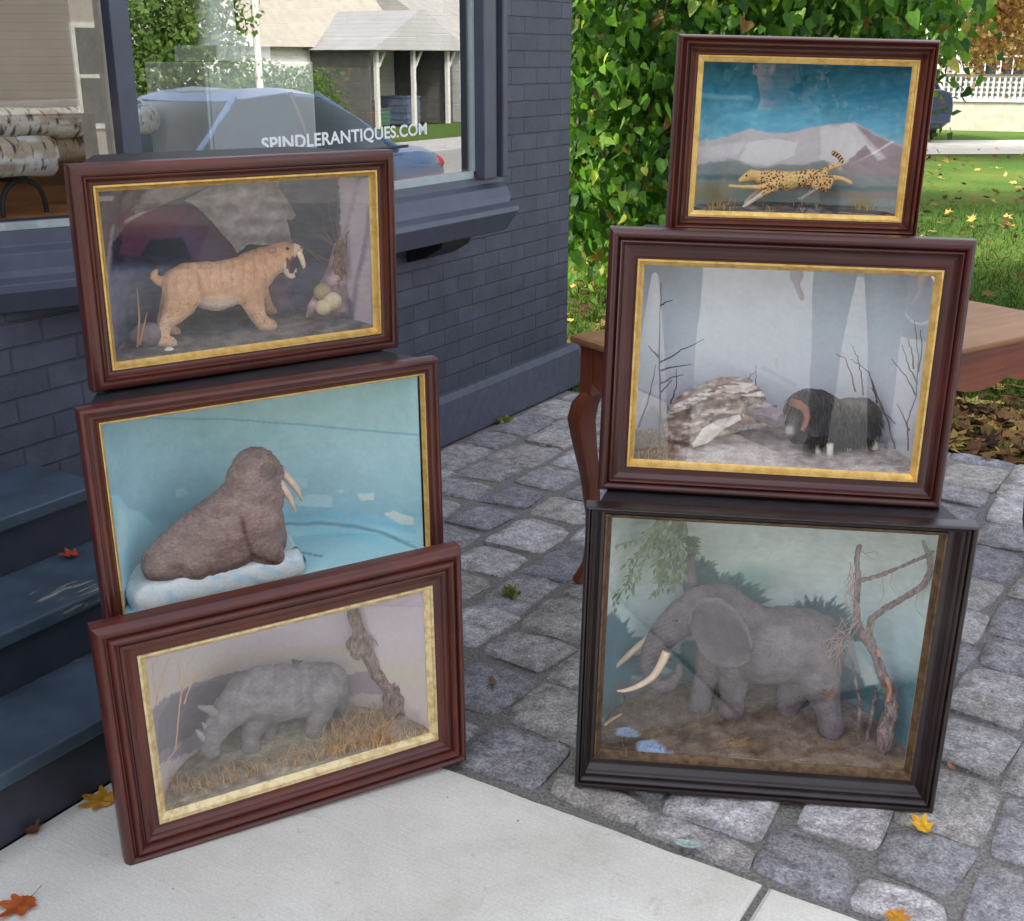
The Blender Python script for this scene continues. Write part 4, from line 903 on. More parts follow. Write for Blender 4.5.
# ---- elephant
KIN = 0.58; c = C['elephant']; zf = zfun(c, .30, .006, 18)
f1 = croplf(600, 540, 3.938); F = lambda s: crt(c, f1, s); f4 = crop(600, 500, 5.117); f5b = crop(760, 520, 3.542)
def paint_el(u, v, P):
    p = Paint(u, v, P, (170, 182, 178), 17)
    p.grad([(520, (158, 168, 162)), (560, (172, 180, 172)), (600, (168, 182, 182)), (650, (142, 166, 172)), (700, (96, 124, 130)), (760, (84, 110, 114))]).mottle(4, 3)
    f = crop(600, 540, 3.938)
    p.blob(*f(620, 160), 26, 14, (118, 152, 142), .8, 4).blob(*f(560, 130), 20, 10, (132, 162, 152), .6, 4).blob(*f(770, 150), 28, 20, (166, 168, 168), .5, 4)
    rp = random.Random(5)
    def frond(cx, cy, n, L_, a0, a1, colr, w=16):
        for k in range(n):
            a = a0 + (a1 - a0) * k / (n - 1) + rp.gauss(0, .06); l = L_ * rp.uniform(.75, 1.15); px_, py_ = -math.sin(a) * w, math.cos(a) * w; t_ = (cx + math.cos(a) * l, cy + math.sin(a) * l * .85); m_ = (cx + math.cos(a) * l * .55, cy + math.sin(a) * l * .5)
            p.poly([f(cx, cy), f(m_[0] + px_, m_[1] + py_), f(*t_), f(m_[0] - px_, m_[1] - py_)], np.array(colr) * rp.uniform(.85, 1.15), .5, .5, .95)
    for cx, cy, L_ in ((420, 190, 110), (470, 200, 120), (530, 215, 110), (580, 240, 90), (390, 130, 90)): frond(cx, cy, 15, L_, -2.9, .1, (72, 104, 102), 11)
    for cx, cy, L_ in ((850, 330, 140), (900, 340, 130), (810, 320, 100), (940, 380, 110)): frond(cx, cy, 17, L_, -3.0, .1, (60, 90, 98), 12)
    for cx, cy, L_ in ((50, 420, 140), (30, 500, 120), (90, 520, 120)): frond(cx, cy, 15, L_, -2.8, .1, (64, 98, 108), 14)
    for cx, cy, L_ in ((360, 520, 130), (400, 480, 100), (1000, 640, 130), (960, 600, 110), (1040, 700, 150)): frond(cx, cy, 15, L_, -2.8, .2, (64, 98, 106), 14)
    p.poly([f(370, 150), f(420, 120), f(470, 150), f(600, 210), f(640, 260), f(380, 260)], (74, 108, 106), 3).poly([f(800, 270), f(860, 262), f(920, 290), f(960, 340), f(960, 420), f(800, 330)], (64, 94, 104), 3)
    p.poly([f(0, 320), f(50, 270), f(100, 330), f(140, 420), f(120, 600), f(0, 700)], (62, 98, 112), 3, 1.5).poly([f(320, 400), f(400, 390), f(440, 470), f(400, 640), f(300, 640)], (70, 104, 112), 3).poly([f(940, 480), f(1060, 540), f(1100, 700), f(920, 700)], (60, 98, 108), 3)
    g = crop(760, 520, 3.542)
    p.poly([g(480, 590), g(560, 570), g(620, 620), g(620, 900), g(450, 900)], (70, 112, 120), 3).poly([g(260, 540), g(400, 560), g(440, 700), g(330, 800), g(250, 700)], (56, 92, 102), 3).poly([g(330, 430), g(400, 520), g(420, 580), g(370, 590)], (168, 180, 178), 2)
    p.poly([f(60, 560), f(300, 520), f(420, 560), f(800, 540), f(900, 640), f(0, 700)], (78, 84, 84), 4, 2, .8)
    return p.mottle(5, 5).done()
def paint_elf(u, v, P):
    p = Paint(u, v, P, (104, 86, 72), 19).mottle(14, 14); f = crop(600, 540, 3.938)
    p.blob(*f(560, 800), 22, 5, (134, 104, 72), .7).blob(*f(340, 780), 18, 6, (70, 58, 50), .6).blob(*f(80, 800), 22, 10, (66, 54, 48), .7).blob(*f(640, 860), 60, 6, (120, 98, 76), .6).blob(*f(200, 700), 46, 8, (98, 88, 84), .7)
    p.poly([f(60, 740), f(110, 735), f(150, 760), f(150, 775), f(110, 778), f(60, 765)], (138, 158, 180), .8, .6).poly([f(150, 795), f(205, 785), f(250, 815), f(290, 855), f(230, 868), f(160, 855), f(148, 840)], (142, 164, 196), .8, .6)
    return p.mottle(6, 14).done()
build_case('elephant', paint_el, zf, paint_elf, BACK, EARTH, .25)
chains = [F([(862, 395, .15, 112), (800, 400, .15, 142), (720, 412, .15, 165), (640, 415, .15, 166), (560, 365, .15, 146), (500, 320, .148, 122)]),
          F([(510, 300, .148, 110), (430, 275, .145, 92), (370, 285, .142, 86), (320, 310, .14, 76)]), F([(335, 300, .14, 82), (285, 340, .138, 70), (240, 390, .136, 60), (208, 435, .134, 50), (190, 490, .132, 38), (198, 545, .13, 32), (235, 578, .13, 27), (280, 570, .13, 24), (305, 530, .13, 21), (310, 500, .13, 18)]),
          F([(540, 420, .135, 92), (532, 500, .142, 74), (524, 580, .15, 58), (520, 640, .152, 52), (518, 674, .152, 55)]), F([(460, 420, .17, 82), (425, 520, .175, 58), (400, 600, .172, 48), (392, 656, .168, 50)]),
          F([(850, 440, .135, 118), (862, 550, .125, 88), (892, 640, .12, 58), (905, 712, .12, 52), (908, 742, .12, 56)]), F([(800, 480, .17, 100), (768, 580, .178, 72), (745, 640, .18, 56), (740, 662, .18, 52)]),
          F([(920, 340, .15, 22), (945, 430, .15, 9), (950, 520, .15, 7)]), F([(380, 240, .14, 60), (440, 225, .142, 60), (500, 240, .145, 70)])]
off = chains[0][2][:3]; root = case_thing(c, 'elephant', 'grey elephant with long curved tusks striding through a jungle scene', 'model animal', off)
def col_el(co, nr):
    u, v = c.px(co); x = (u - 600) * 3.938; y = (v - 540) * 3.938; n = vnoise(co, 34, 4); n2 = vnoise(co * np.array([1, 1, 2.5]), 140, 2)
    b = np.array([98, 89, 92.]) + n[:, None] * 14 + n2[:, None] * 9
    b = b + np.clip(1 - np.hypot((x - 720) / 160, (y - 420) / 120), 0, 1)[:, None] * 12  # flank lightened in the colour as painted light
    rings = (np.sin(y * .33 + x * .14) > .55) & (x < 300) & (y > 300) & (x < 250 + (y < 430) * 60); b = np.where(rings[:, None], b * .88, b)
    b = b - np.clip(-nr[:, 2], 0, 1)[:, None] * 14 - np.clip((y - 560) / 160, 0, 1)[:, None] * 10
    return alb(b)
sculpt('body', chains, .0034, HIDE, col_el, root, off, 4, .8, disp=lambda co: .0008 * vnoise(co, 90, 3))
# near ear: a curled flap
EAR = hide('ear_hide')
mb = MB(); rows = []; cols = []
ctrl_top = [(350, 330), (362, 272), (402, 228), (475, 230), (540, 278), (586, 362), (598, 425)]; ctrl_bot = [(355, 350), (372, 385), (392, 440), (428, 486), (486, 504), (540, 504), (588, 482)]
for j in range(13):
    t = j / 12; row = []; cc = []
    for i in range(25):
        s_ = i / 24 * 6; k = min(int(s_), 5); w = s_ - k
        a = np.array(ctrl_top[k]) * (1 - w) + np.array(ctrl_top[k + 1]) * w; b_ = np.array(ctrl_bot[k]) * (1 - w) + np.array(ctrl_bot[k + 1]) * w
        q = a * (1 - t) + b_ * t; dd = .070 - .016 * (i / 24) + .014 * math.sin(t * math.pi * .9) - .012 * (1 - t) ** 4 * 0 + (.02 if i == 0 else 0) - .012 * math.exp(-(t / .12) ** 2)
        row.append(c.L(*f1(*q), dd)); g_ = np.array([92, 83, 86]) + (14 * math.exp(-(t / .16) ** 2) - 10 * math.sin(t * 3.14)) + 8 * noise.noise(Vector((q[0] * .03, q[1] * .03, 4))); cc.append(alb(g_))  # rim lightened and middle darkened as painted shading
    rows.append(row); cols.append(cc)
o = mb.grid(rows, 0, cols).build('ear', EAR, root, off, 180); sl = o.modifiers.new('t', 'SOLIDIFY'); sl.thickness = .004; sl.offset = 0
t = F([(360, 195, .17, 34), (355, 140, .172, 26), (352, 90, .172, 22), (362, 55, .172, 16)]); mb = MB(); mb.tube([q[:3] for q in t], [q[3] for q in t], 12, 0, alb(np.array([104, 92, 96]))); mb.build('ear', EAR, root, off, 180)
TK = plain('elephant_ivory', sc_col((210, 186, 158)), .4, .15, 40, .1)
for s_ in ([(262, 440, .10, 19), (240, 490, .092, 17), (205, 540, .085, 14), (150, 575, .08, 11), (100, 592, .078, 8), (66, 594, .077, 3)], [(195, 385, .165, 14), (150, 420, .16, 14), (110, 455, .155, 13), (65, 495, .15, 9), (26, 528, .145, 3)]):
    t = F(s_); pts = []; rr = []
    T_ = np.array(t); T_ = np.vstack([2 * T_[0] - T_[1], T_, 2 * T_[-1] - T_[-2]])
    for i in range(1, len(T_) - 2):
        for w in np.linspace(0, 1, 7, endpoint=(i == len(T_) - 3)):
            q_ = .5 * (2 * T_[i] + (T_[i + 1] - T_[i - 1]) * w + (2 * T_[i - 1] - 5 * T_[i] + 4 * T_[i + 1] - T_[i + 2]) * w * w + (3 * T_[i] - T_[i - 1] - 3 * T_[i + 1] + T_[i + 2]) * w ** 3); pts.append(q_[:3]); rr.append(max(q_[3], .0004))
    MB().tube(pts, rr, 12).build('tusk', TK, root, off, 180)
p = F([(302, 318, .098, 5)])[0]; MB().ball(p[:3], p[3]).build('eye', BLACK, root, off, 180)
f5c = croplf(760, 520, 3.542)
o, b = limb(c, 'dead_tree', 'twisted bare vine tree with forked limbs behind the rump of the elephant', 'model tree', [[(440, 800, 0.075, 26), (445, 740, 0.075, 30), (465, 670, 0.080, 28), (462, 610, 0.085, 22), (430, 540, 0.090, 18), (405, 470, 0.095, 15), (385, 400, 0.095, 14), (395, 350, 0.095, 12), (440, 315, 0.095, 11), (510, 275, 0.090, 11), (575, 235, 0.085, 11), (603, 185, 0.083, 11), (600, 140, 0.085, 9), (578, 75, 0.090, 6)],
     [(410, 480, 0.095, 14), (370, 420, 0.100, 14), (345, 360, 0.105, 13), (342, 280, 0.105, 11), (348, 200, 0.105, 11), (342, 140, 0.105, 11), (352, 95, 0.105, 9)], [(355, 215, 0.100, 8), (430, 195, 0.095, 7), (500, 165, 0.093, 7), (570, 135, 0.087, 7), (615, 112, 0.085, 5)], [(440, 800, 0.075, 24), (400, 830, .12, 12), (360, 850, .11, 6)], [(345, 860, .10, 5), (350, 740, .10, 7), (352, 640, .105, 6), (330, 520, .11, 5), (310, 450, .115, 4)], [(375, 790, .11, 7), (398, 680, .115, 7), (412, 600, .12, 5)]], f5c, BARK, voxel=.0018, colr=(112, 94, 90), amp=.0022)
for q in [[(452, 640), (462, 600), (448, 560)], [(425, 480), (418, 460)]]:
    pts = [c.L(*f5b(*a), .068) for a in q]; MB().tube(pts, [.0045] * len(pts), 7).build('peeled_bark', plain('orange_wood', sc_col((150, 104, 80)), .8), o, b, 60)
twigs(c, 'tangle of fine dry twigs hanging on the twisted vine tree', f5b, [[(260 + random.uniform(-10, 90), 330 + random.uniform(0, 120)), (250 + random.uniform(-30, 80), 420 + random.uniform(-40, 80)), (240 + random.uniform(-60, 60), 500 + random.uniform(-60, 60))] for _ in range(18)] + [[(345 + random.uniform(-30, 10), 120 + random.uniform(0, 200)), (325 + random.uniform(-30, 20), 200 + random.uniform(0, 80)), (310 + random.uniform(-10, 50), 280 + random.uniform(-30, 80))] for _ in range(14)] + [[(370, 120), (410, 110), (430, 150)], [(360, 110), (400, 140), (420, 130)], [(430, 200), (440, 260), (420, 300)], [(470, 180), (460, 230), (480, 260)], [(560, 240), (550, 310), (580, 350)]], .08, .0011, (300, 420), plain('pale_twig', sc_col((132, 114, 104)), .9), jit=.012)
# hanging leaves at the upper left
LF = leafmat('dull_green_leaf', [(0, sc_col((84, 98, 78))), (1, sc_col((126, 138, 108)))], .8, .25, .2)
def leaf_quad(mb, p, d, w, up=(0, -1, 0), g=.5):
    p = np.array(p, float); d = np.array(d, float); s_ = np.cross(d, up); s_ = s_ / (np.linalg.norm(s_) + 1e-9) * w
    mb.add([p, p + d * .45 + s_, p + d, p + d * .45 - s_], [(0, 1, 2, 3)], 0, (g, g, g))
mb = MB(); root_l = case_thing(c, 'leafy_branch', 'hanging branch with small narrow leaves above the head of the elephant', 'model branch', c.L(*f4(330, 120), .12)); off = c.L(*f4(330, 120), .12)
st_ = MB(); lv = MB()
for q in [[(400, 60), (300, 130), (240, 230), (180, 330), (140, 420), (70, 550)], [(400, 60), (290, 140), (200, 200), (60, 240)], [(380, 80), (260, 200), (140, 330)], [(330, 130), (250, 260), (190, 400), (160, 480)], [(400, 60), (350, 220), (300, 420)], [(430, 60), (400, 200), (340, 380), (270, 490)]]:
    pts = twig_mesh(st_, c, [(*f4(*a), .12) for a in q], .0012, .0006, 5)
    for pnt in pts[4:]:
        for k in range(3):
            L_ = random.uniform(.012, .022); a = random.gauss(-1.9, .45); leaf_quad(lv, pnt + np.array([random.gauss(0, .004), random.gauss(0, .004), random.gauss(0, .004)]), (L_ * math.cos(a), random.gauss(0, .004), L_ * math.sin(a)), .0026, g=random.random())
for k in range(220):
    x = random.uniform(290, 440); y = random.uniform(70, 460 - abs(x - 360) * .9); pnt = c.L(*f4(x, y), .13 + random.uniform(-.02, .02)); L_ = random.uniform(.014, .026); a = random.gauss(-1.75, .35)
    leaf_quad(lv, pnt, (L_ * math.cos(a), random.gauss(0, .004), L_ * math.sin(a)), .0034, g=random.random() * .6)
for k in range(30):
    pnt = c.L(*f4(random.uniform(420, 470), random.uniform(190, 260)), .14); a = random.uniform(-.3, .5); leaf_quad(lv, pnt, (.022 * math.cos(a), 0, .022 * math.sin(a) - .004), .005, g=.1)
st_.build('stem', plain('branch_stem', sc_col((96, 84, 74)), .9), root_l, off, 60); lv.build('leaves', LF, root_l, off, fix=False)
p1 = c.L(*f1(15, 730), .05); p2 = c.L(*f1(85, 685), .08); mb = MB(); mb.tube([p1, (p1 + p2) / 2 + np.array([0, 0, .002]), p2], [.004, .0035, .002], 7); o = mb.build('stick', plain('pale_stick', sc_col((150, 122, 96)), .9), None, p1, 60); o.matrix_world = c.M @ Matrix.Translation(Vector(p1)); tag(o, 'short pale stick on the ground below the tusks of the elephant', 'stick')
mb = MB()
for k in range(420):
    s_ = gpos(c, *f1(random.choice([random.uniform(60, 560), random.uniform(560, 1180)]), random.uniform(600, 700) if random.random() < .5 else random.uniform(700, 850)), zf); blades(mb, [s_], .014 if s_[1] < .12 else .03, .0009, .8)
o = mb.build('dry_grass', leafmat('brown_litter', [(0, sc_col((74, 64, 54))), (1, sc_col((122, 102, 80)))], .9, .15, .1), None, (0, 0, 0), fix=False); o.matrix_world = c.M; tag(o, 'brown leaf litter and grass on the elephant case floor', 'grass', None, 'stuff')
# ---------------------------------------------------------------- shop front (axes: n out of the wall, d along it, z up)
def bricks(name, c, mortar, bw=.205, bh=.0665, ms=.0045, rough=.5):
    m, nt, b = newmat(name); tc = N(nt, 'ShaderNodeTexCoord'); sp = N(nt, 'ShaderNodeSeparateXYZ'); nt.links.new(tc.outputs['Object'], sp.inputs[0])
    ad = N(nt, 'ShaderNodeMath', operation='ADD'); nt.links.new(sp.outputs[1], ad.inputs[0]); nt.links.new(sp.outputs[0], ad.inputs[1])
    cb = N(nt, 'ShaderNodeCombineXYZ'); nt.links.new(ad.outputs[0], cb.inputs[0]); nt.links.new(sp.outputs[2], cb.inputs[1])
    w = N(nt, 'ShaderNodeTexNoise'); w.inputs['Scale'].default_value = 9; nt.links.new(cb.outputs[0], w.inputs['Vector'])
    vm = N(nt, 'ShaderNodeVectorMath', operation='MULTIPLY_ADD'); nt.links.new(w.outputs['Color'], vm.inputs[0]); vm.inputs[1].default_value = (.005, .006, 0); nt.links.new(cb.outputs[0], vm.inputs[2])
    t = N(nt, 'ShaderNodeTexBrick'); nt.links.new(vm.outputs[0], t.inputs['Vector']); t.inputs['Scale'].default_value = 1
    t.inputs['Brick Width'].default_value = bw; t.inputs['Row Height'].default_value = bh; t.inputs['Mortar Size'].default_value = ms; t.inputs['Mortar Smooth'].default_value = .5
    t.inputs['Color1'].default_value = (*(c * .86), 1); t.inputs['Color2'].default_value = (*(c * 1.12), 1); t.inputs['Mortar'].default_value = (*mortar, 1); t.offset = .5
    f = noise_tex(nt, coords(nt), 7, 6, .65); g = noise_tex(nt, coords(nt), 60, 5)
    cc = mix(nt, 1.0, t.outputs['Color'], ramp(nt, f, [(.3, (.78,) * 3), (.7, (1.18,) * 3)]), 'MULTIPLY')
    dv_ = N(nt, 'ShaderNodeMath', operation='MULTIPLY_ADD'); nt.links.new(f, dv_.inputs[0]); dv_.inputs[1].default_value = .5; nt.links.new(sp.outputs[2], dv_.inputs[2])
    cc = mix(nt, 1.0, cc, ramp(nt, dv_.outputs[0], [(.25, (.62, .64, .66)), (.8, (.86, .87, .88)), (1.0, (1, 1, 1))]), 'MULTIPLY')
    st_ = noise_tex(nt, coords(nt), 38, 6, .75); cc = mix(nt, ramp(nt, st_, [(.66, (0, 0, 0)), (.74, (.4, .4, .4))]), cc, c * 1.7)
    nt.links.new(cc, b.inputs['Base Color']); b.inputs['Roughness'].default_value = rough
    inv = N(nt, 'ShaderNodeMath', operation='MULTIPLY_ADD'); nt.links.new(t.outputs['Fac'], inv.inputs[0]); inv.inputs[1].default_value = -1; nt.links.new(g, inv.inputs[2])
    inv2 = N(nt, 'ShaderNodeMath', operation='MULTIPLY_ADD'); nt.links.new(t.outputs['Fac'], inv2.inputs[0]); inv2.inputs[1].default_value = -1.6
    ga = N(nt, 'ShaderNodeMath', operation='MULTIPLY'); nt.links.new(g, ga.inputs[0]); ga.inputs[1].default_value = .8; nt.links.new(ga.outputs[0], inv2.inputs[2])
    bump(nt, b, inv2.outputs[0], .7, .004); return m
WALLC = lin((77, 79, 95)) / KOUT
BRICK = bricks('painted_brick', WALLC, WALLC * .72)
TRIM = plain('slate_blue_paint', WALLC * 1.02, .42, .14, 14, .12, .003, detail=8)
PLINTH = plain('painted_render', WALLC * .95, .6, .22, 24, .5, .006, detail=9)
STEP = plain('worn_step_paint', lin((68, 82, 97)) / KOUT, .38, .28, 9, .15, .003, detail=9)
nt = STEP.node_tree; b = nt.nodes['Principled BSDF']; src = b.inputs['Base Color'].links[0].from_socket
sc_ = noise_tex(nt, coords(nt, (26, 4, 30)), 2.2, 7, .75); sg_ = noise_tex(nt, coords(nt), 3.0, 3)
sm = N(nt, 'ShaderNodeMath', operation='MULTIPLY'); nt.links.new(sc_, sm.inputs[0]); nt.links.new(sg_, sm.inputs[1])
nt.links.new(mix(nt, ramp(nt, sm.outputs[0], [(.355, (0, 0, 0)), (.39, (.8, .8, .8))]), src, lin((168, 160, 146))), b.inputs['Base Color'])
RISER = plain('dark_step_paint', lin((52, 56, 68)) / KOUT, .5, .2, 12, .15, .003)
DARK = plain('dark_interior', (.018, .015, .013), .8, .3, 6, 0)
SHELF = plain('display_shelf_wood', lin((190, 130, 76)) / KOUT, .5, .3, 8, .15, .003)
shop = empty('shop_building', 'slate blue painted brick shop with a large projecting display window', 'building', FM)
def B(mb, n0, d0, z0, n1, d1, z1, mi=0): return mb.box(min(n0, n1), min(d0, d1), z0, max(n0, n1), max(d0, d1), z1, mi)
WN, EN = -2.71, 4.85
mb = MB(); B(mb, WN, 2.2, 0, -2.95, EN, .98); B(mb, WN, 4.10, .98, -2.95, EN, 3.9); B(mb, WN, -6, 2.9, -2.95, 4.10, 3.9); B(mb, -2.953, EN - .25, 0, -4.6, EN, 3.9); B(mb, WN, -6, 0, -2.95, .4, 2.9)
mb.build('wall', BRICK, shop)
mb = MB(); B(mb, -2.65, -.6, .0, -2.948, 2.3, .90); mb.build('bay_base', BRICK, shop)
mb = MB(); mb.prism([(-2.70, 0), (-2.665, 0), (-2.668, .175), (-2.685, .2), (-2.7085, .204)], 2.31, EN + .06, 'xz') ; mb.build('plinth', PLINTH, shop)
mb = MB(); B(mb, -4.6, -6, 3.903, WN + .2, EN + .2, 4.05); mb.build('roof', plain('roof_felt', (.05, .05, .055), .9), shop)  # unseen roof, its height set for the shadow the shop throws
mb = MB(); B(mb, -4.6, -6, 0, -4.5, EN - .25, 3.9); B(mb, -4.5, -6, 0, -2.95, -5.8, 3.9); mb.build('rear_wall', BRICK, shop)  # unseen back, kept shallow so sun reaches the green tree
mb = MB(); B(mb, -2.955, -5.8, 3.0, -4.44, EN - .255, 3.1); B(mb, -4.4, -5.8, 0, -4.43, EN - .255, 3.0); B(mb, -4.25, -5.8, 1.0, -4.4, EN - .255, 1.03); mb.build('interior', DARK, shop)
# display floor

# --- right window: glass plane n = -2.60
GN = -2.60
gr_d1 = fac(472.9, 170, GN)[1]; fr_d1 = fac(498.3, 172, GN + .03)[1]; mul_d0 = fac(113, 153, GN + .06)[1]; mul_d1 = fac(139, 149.5, GN + .06)[1]
gz = 1.088
mb = MB()  # stepped right jamb
B(mb, GN - .06, gr_d1, gz - .03, GN + .055, gr_d1 + .085, 2.9); B(mb, GN - .08, gr_d1 + .085, gz - .03, GN + .035, gr_d1 + .125, 2.9); B(mb, WN - .01, gr_d1 + .125, gz - .03, GN + .06, gr_d1 + .16, 2.9); B(mb, WN - .01, gr_d1 + .16, gz - .03, GN - .03, gr_d1 + .215, 2.9)
mb.build('window_jamb', TRIM, shop, bevel=.004)
mb = MB(); mb.hexa([(GN + .06, mul_d0 + .035, gz - .02), (GN + .06, mul_d1 + .012, gz - .02), (GN - .04, mul_d1 + .012, gz - .02), (GN - .0, mul_d0 + .06, gz - .02)], [(GN + .06, mul_d0 + .035, 2.9), (GN + .06, mul_d1 + .012, 2.9), (GN - .04, mul_d1 + .012, 2.9), (GN - .0, mul_d0 + .06, 2.9)]); mb.build('window_mullion', TRIM, shop, bevel=.004)
mb = MB(); B(mb, GN - .16, mul_d1 + .004, gz, GN - .05, mul_d1 + .05, 2.9); mb.build('inner_post', plain('cream_post', lin((186, 176, 160)) / KOUT, .6, .15, 30, .1), shop)
mb = MB(); B(mb, GN - .07, mul_d1, 2.4, GN + .055, gr_d1, 2.9); mb.build('window_head', TRIM, shop, bevel=.004)
SHOPGLASS = glassmat('shop_window_glass', .36, (1, 1, 1)); SHOPGLASS2 = glassmat('side_window_glass', .16, (1, 1, 1))
mb = MB(); mb.add([(GN, mul_d1 - .01, gz - .02), (GN, gr_d1 + .01, gz - .02), (GN, gr_d1 + .01, 2.42), (GN, mul_d1 - .01, 2.42)], [(0, 1, 2, 3)]); pane = mb.build('window_pane', SHOPGLASS, shop)
# bead round the glass
mb = MB(); B(mb, GN - .005, gr_d1 - .018, gz, GN + .012, gr_d1 - .001, 2.4); B(mb, GN - .005, mul_d1 + .001, gz - .025, GN + .016, gr_d1 - .019, gz + .002); mb.build('glazing_bead', plain('pale_bead', lin((176, 186, 190)) / KOUT, .4, .1, 20, 0), shop)
# sill: section lofted along d with a flared end
sill = []
d_end = fac(505.5, 223.6, GN + .12)[1]
secs = [(-.17, 1.078, 0.205), (-.02, 1.076, .20), (.015, 1.066, .195), (.02, 1.035, .19), (.05, 1.020, .165), (.075, .985, .16), (.085, .965, .125), (.135, .955, .115), (.145, .938, .105), (.115, .868, .06), (.095, .862, .055), (-.16, .860, .05)]
for d_ in (mul_d0 + .02, 2.6, 3.2, None):
    sill.append([(GN + a, (gr_d1 + e if d_ is None else d_), z) for a, z, e in secs])
mb = MB(); mb.grid(sill); mb.add(sill[-1], [tuple(range(len(secs)))]); mb.add(sill[0], [tuple(range(len(secs)))]); mb.build('window_sill', TRIM, shop, bevel=.003)
# black block standing in for a dark opening under the sill
dc = fac(460, 245, GN + .02)[1]
cp = [(WN + .002, .855), (GN + .06, .855), (GN + .05, .83), (GN - .02, .79), (WN + .002, .765)]
mb = MB(); mb.prism(cp, dc - .17, dc + .02, 'xz'); mb.build('dark_opening_block', plain('dark_opening_black', (.02, .02, .024), .5, .3, 30, .2), shop, bevel=.004)
# --- canted left window
pA = np.array(fac(113, 153, GN + .03)[:2]); pA = np.array([GN + .0, mul_d0 + .01]); pB = pA + np.array([-.40, -.92]) * 1.9
def along(t, off=0.0, z=0.0):
    q = pA + (pB - pA) * t; nn = np.array([.92, -.40]) / math.hypot(.92, .40); return (q[0] + nn[0] * off, q[1] + nn[1] * off, z)
mb = MB(); mb.add([along(-.01, 0, 1.07), along(1, 0, 1.07), along(1, 0, 2.42), along(-.01, 0, 2.42)], [(0, 1, 2, 3)]); mb.build('side_window_pane', SHOPGLASS2, shop)
zl = fac(35, 227, pA[0] - .1)[2]
lsecs = [(-.12, 1.098), (-.005, 1.096), (.012, 1.085), (.02, 1.045), (.05, 1.03), (.06, .99), (.075, .975), (.115, .965), (.12, .945), (.10, .892), (-.10, .885)]
mb = MB(); rows = [[along(t, a, z) for a, z in lsecs] for t in (-.13, .25, .6, 1.0)]; mb.grid(rows); mb.add(rows[0], [tuple(range(len(lsecs)))]); mb.add(rows[-1], [tuple(range(len(lsecs)))]); mb.build('side_window_sill', TRIM, shop, bevel=.003)
mb = MB(); mb.hexa([along(0, .006, 1.085), along(1, .006, 1.085), along(1, .014, 1.085), along(0, .014, 1.085)], [along(0, .006, 1.105), along(1, .006, 1.105), along(1, .014, 1.105), along(0, .014, 1.105)]); mb.build('side_glazing_bead', plain('pale_edge', lin((170, 176, 178)) / KOUT, .4), shop)
mb = MB(); s0_, s1_ = along(0, -.012), along(1, -.012); mb.hexa([(-4.2, s1_[1], 1.06), (s1_[0], s1_[1], 1.06), (s0_[0], s0_[1], 1.06), (GN - .02, mul_d1, 1.06), (GN - .02, 4.0, 1.06), (-4.2, 4.0, 1.06)], [(-4.2, s1_[1], 1.094), (s1_[0], s1_[1], 1.094), (s0_[0], s0_[1], 1.094), (GN - .02, mul_d1, 1.094), (GN - .02, 4.0, 1.094), (-4.2, 4.0, 1.094)]); mb.build('display_shelf', SHELF, shop)
# lettering on the glass
cu = bpy.data.curves.new('letters', 'FONT'); cu.body = 'SPINDLERANTIQUES.COM'; cu.size = 1; cu.offset = .022; cu.space_character = 1.02
to = bpy.data.objects.new('letters', cu); COL.objects.link(to); dg = bpy.context.evaluated_depsgraph_get(); me = bpy.data.meshes.new_from_object(to.evaluated_get(dg)); bpy.data.objects.remove(to)
a0 = fac(263, 151.5, GN + .004); a1 = fac(427.5, 134, GN + .004); hh = fac(426, 122.5, GN + .004)[2] - fac(426, 134, GN + .004)[2]
xs = [v.co.x for v in me.vertices]; ys = [v.co.y for v in me.vertices]; wx = max(xs) - min(xs); cap = max(ys)
for v in me.vertices:
    t = (v.co.x - min(xs)) / wx; y = v.co.y; v.co = (GN + .0012, a0[1] + (a1[1] - a0[1]) * t, (a0[2] * (1 - t) + a1[2] * t) + y / cap * hh)
me.name = 'window_lettering'; me.materials.clear(); me.materials.append(plain('white_vinyl', (.93, .94, .95), .5, .03, 20, 0))
o = bpy.data.objects.new('window_lettering', me); COL.objects.link(o); o.parent = shop

# ---------------------------------------------------------------- steps
steps = empty('entrance_steps', 'three blue grey painted entrance steps against the shop wall', 'steps', FM)
D1 = 1.84; D0 = -3.0
for z, nf, nb in ((.18, -1.89, -2.135), (.335, -2.125, -2.375), (.487, -2.36, -2.648)):
    mb = MB(); B(mb, nf, D0, z - .034, nb - (.03 if z < .45 else 0), D1 - (.0 if z > .45 else -.0), z); mb.build('tread', STEP, steps, bevel=.005)
for z0, z1, nf in ((0, .145, -1.925), (.181, .30, -2.15), (.336, .452, -2.385)):
    mb = MB(); B(mb, nf, D0, z0, nf - .03, D1 - .012, z1); mb.build('riser', RISER, steps)
mb = MB(); B(mb, -1.96, D1 - .04, 0, -2.64, D1 - .01, .14); B(mb, -2.185, D1 - .04, .145, -2.64, D1 - .0105, .30); B(mb, -2.42, D1 - .04, .30, -2.64, D1 - .0103, .45); mb.build('side_board', RISER, steps)

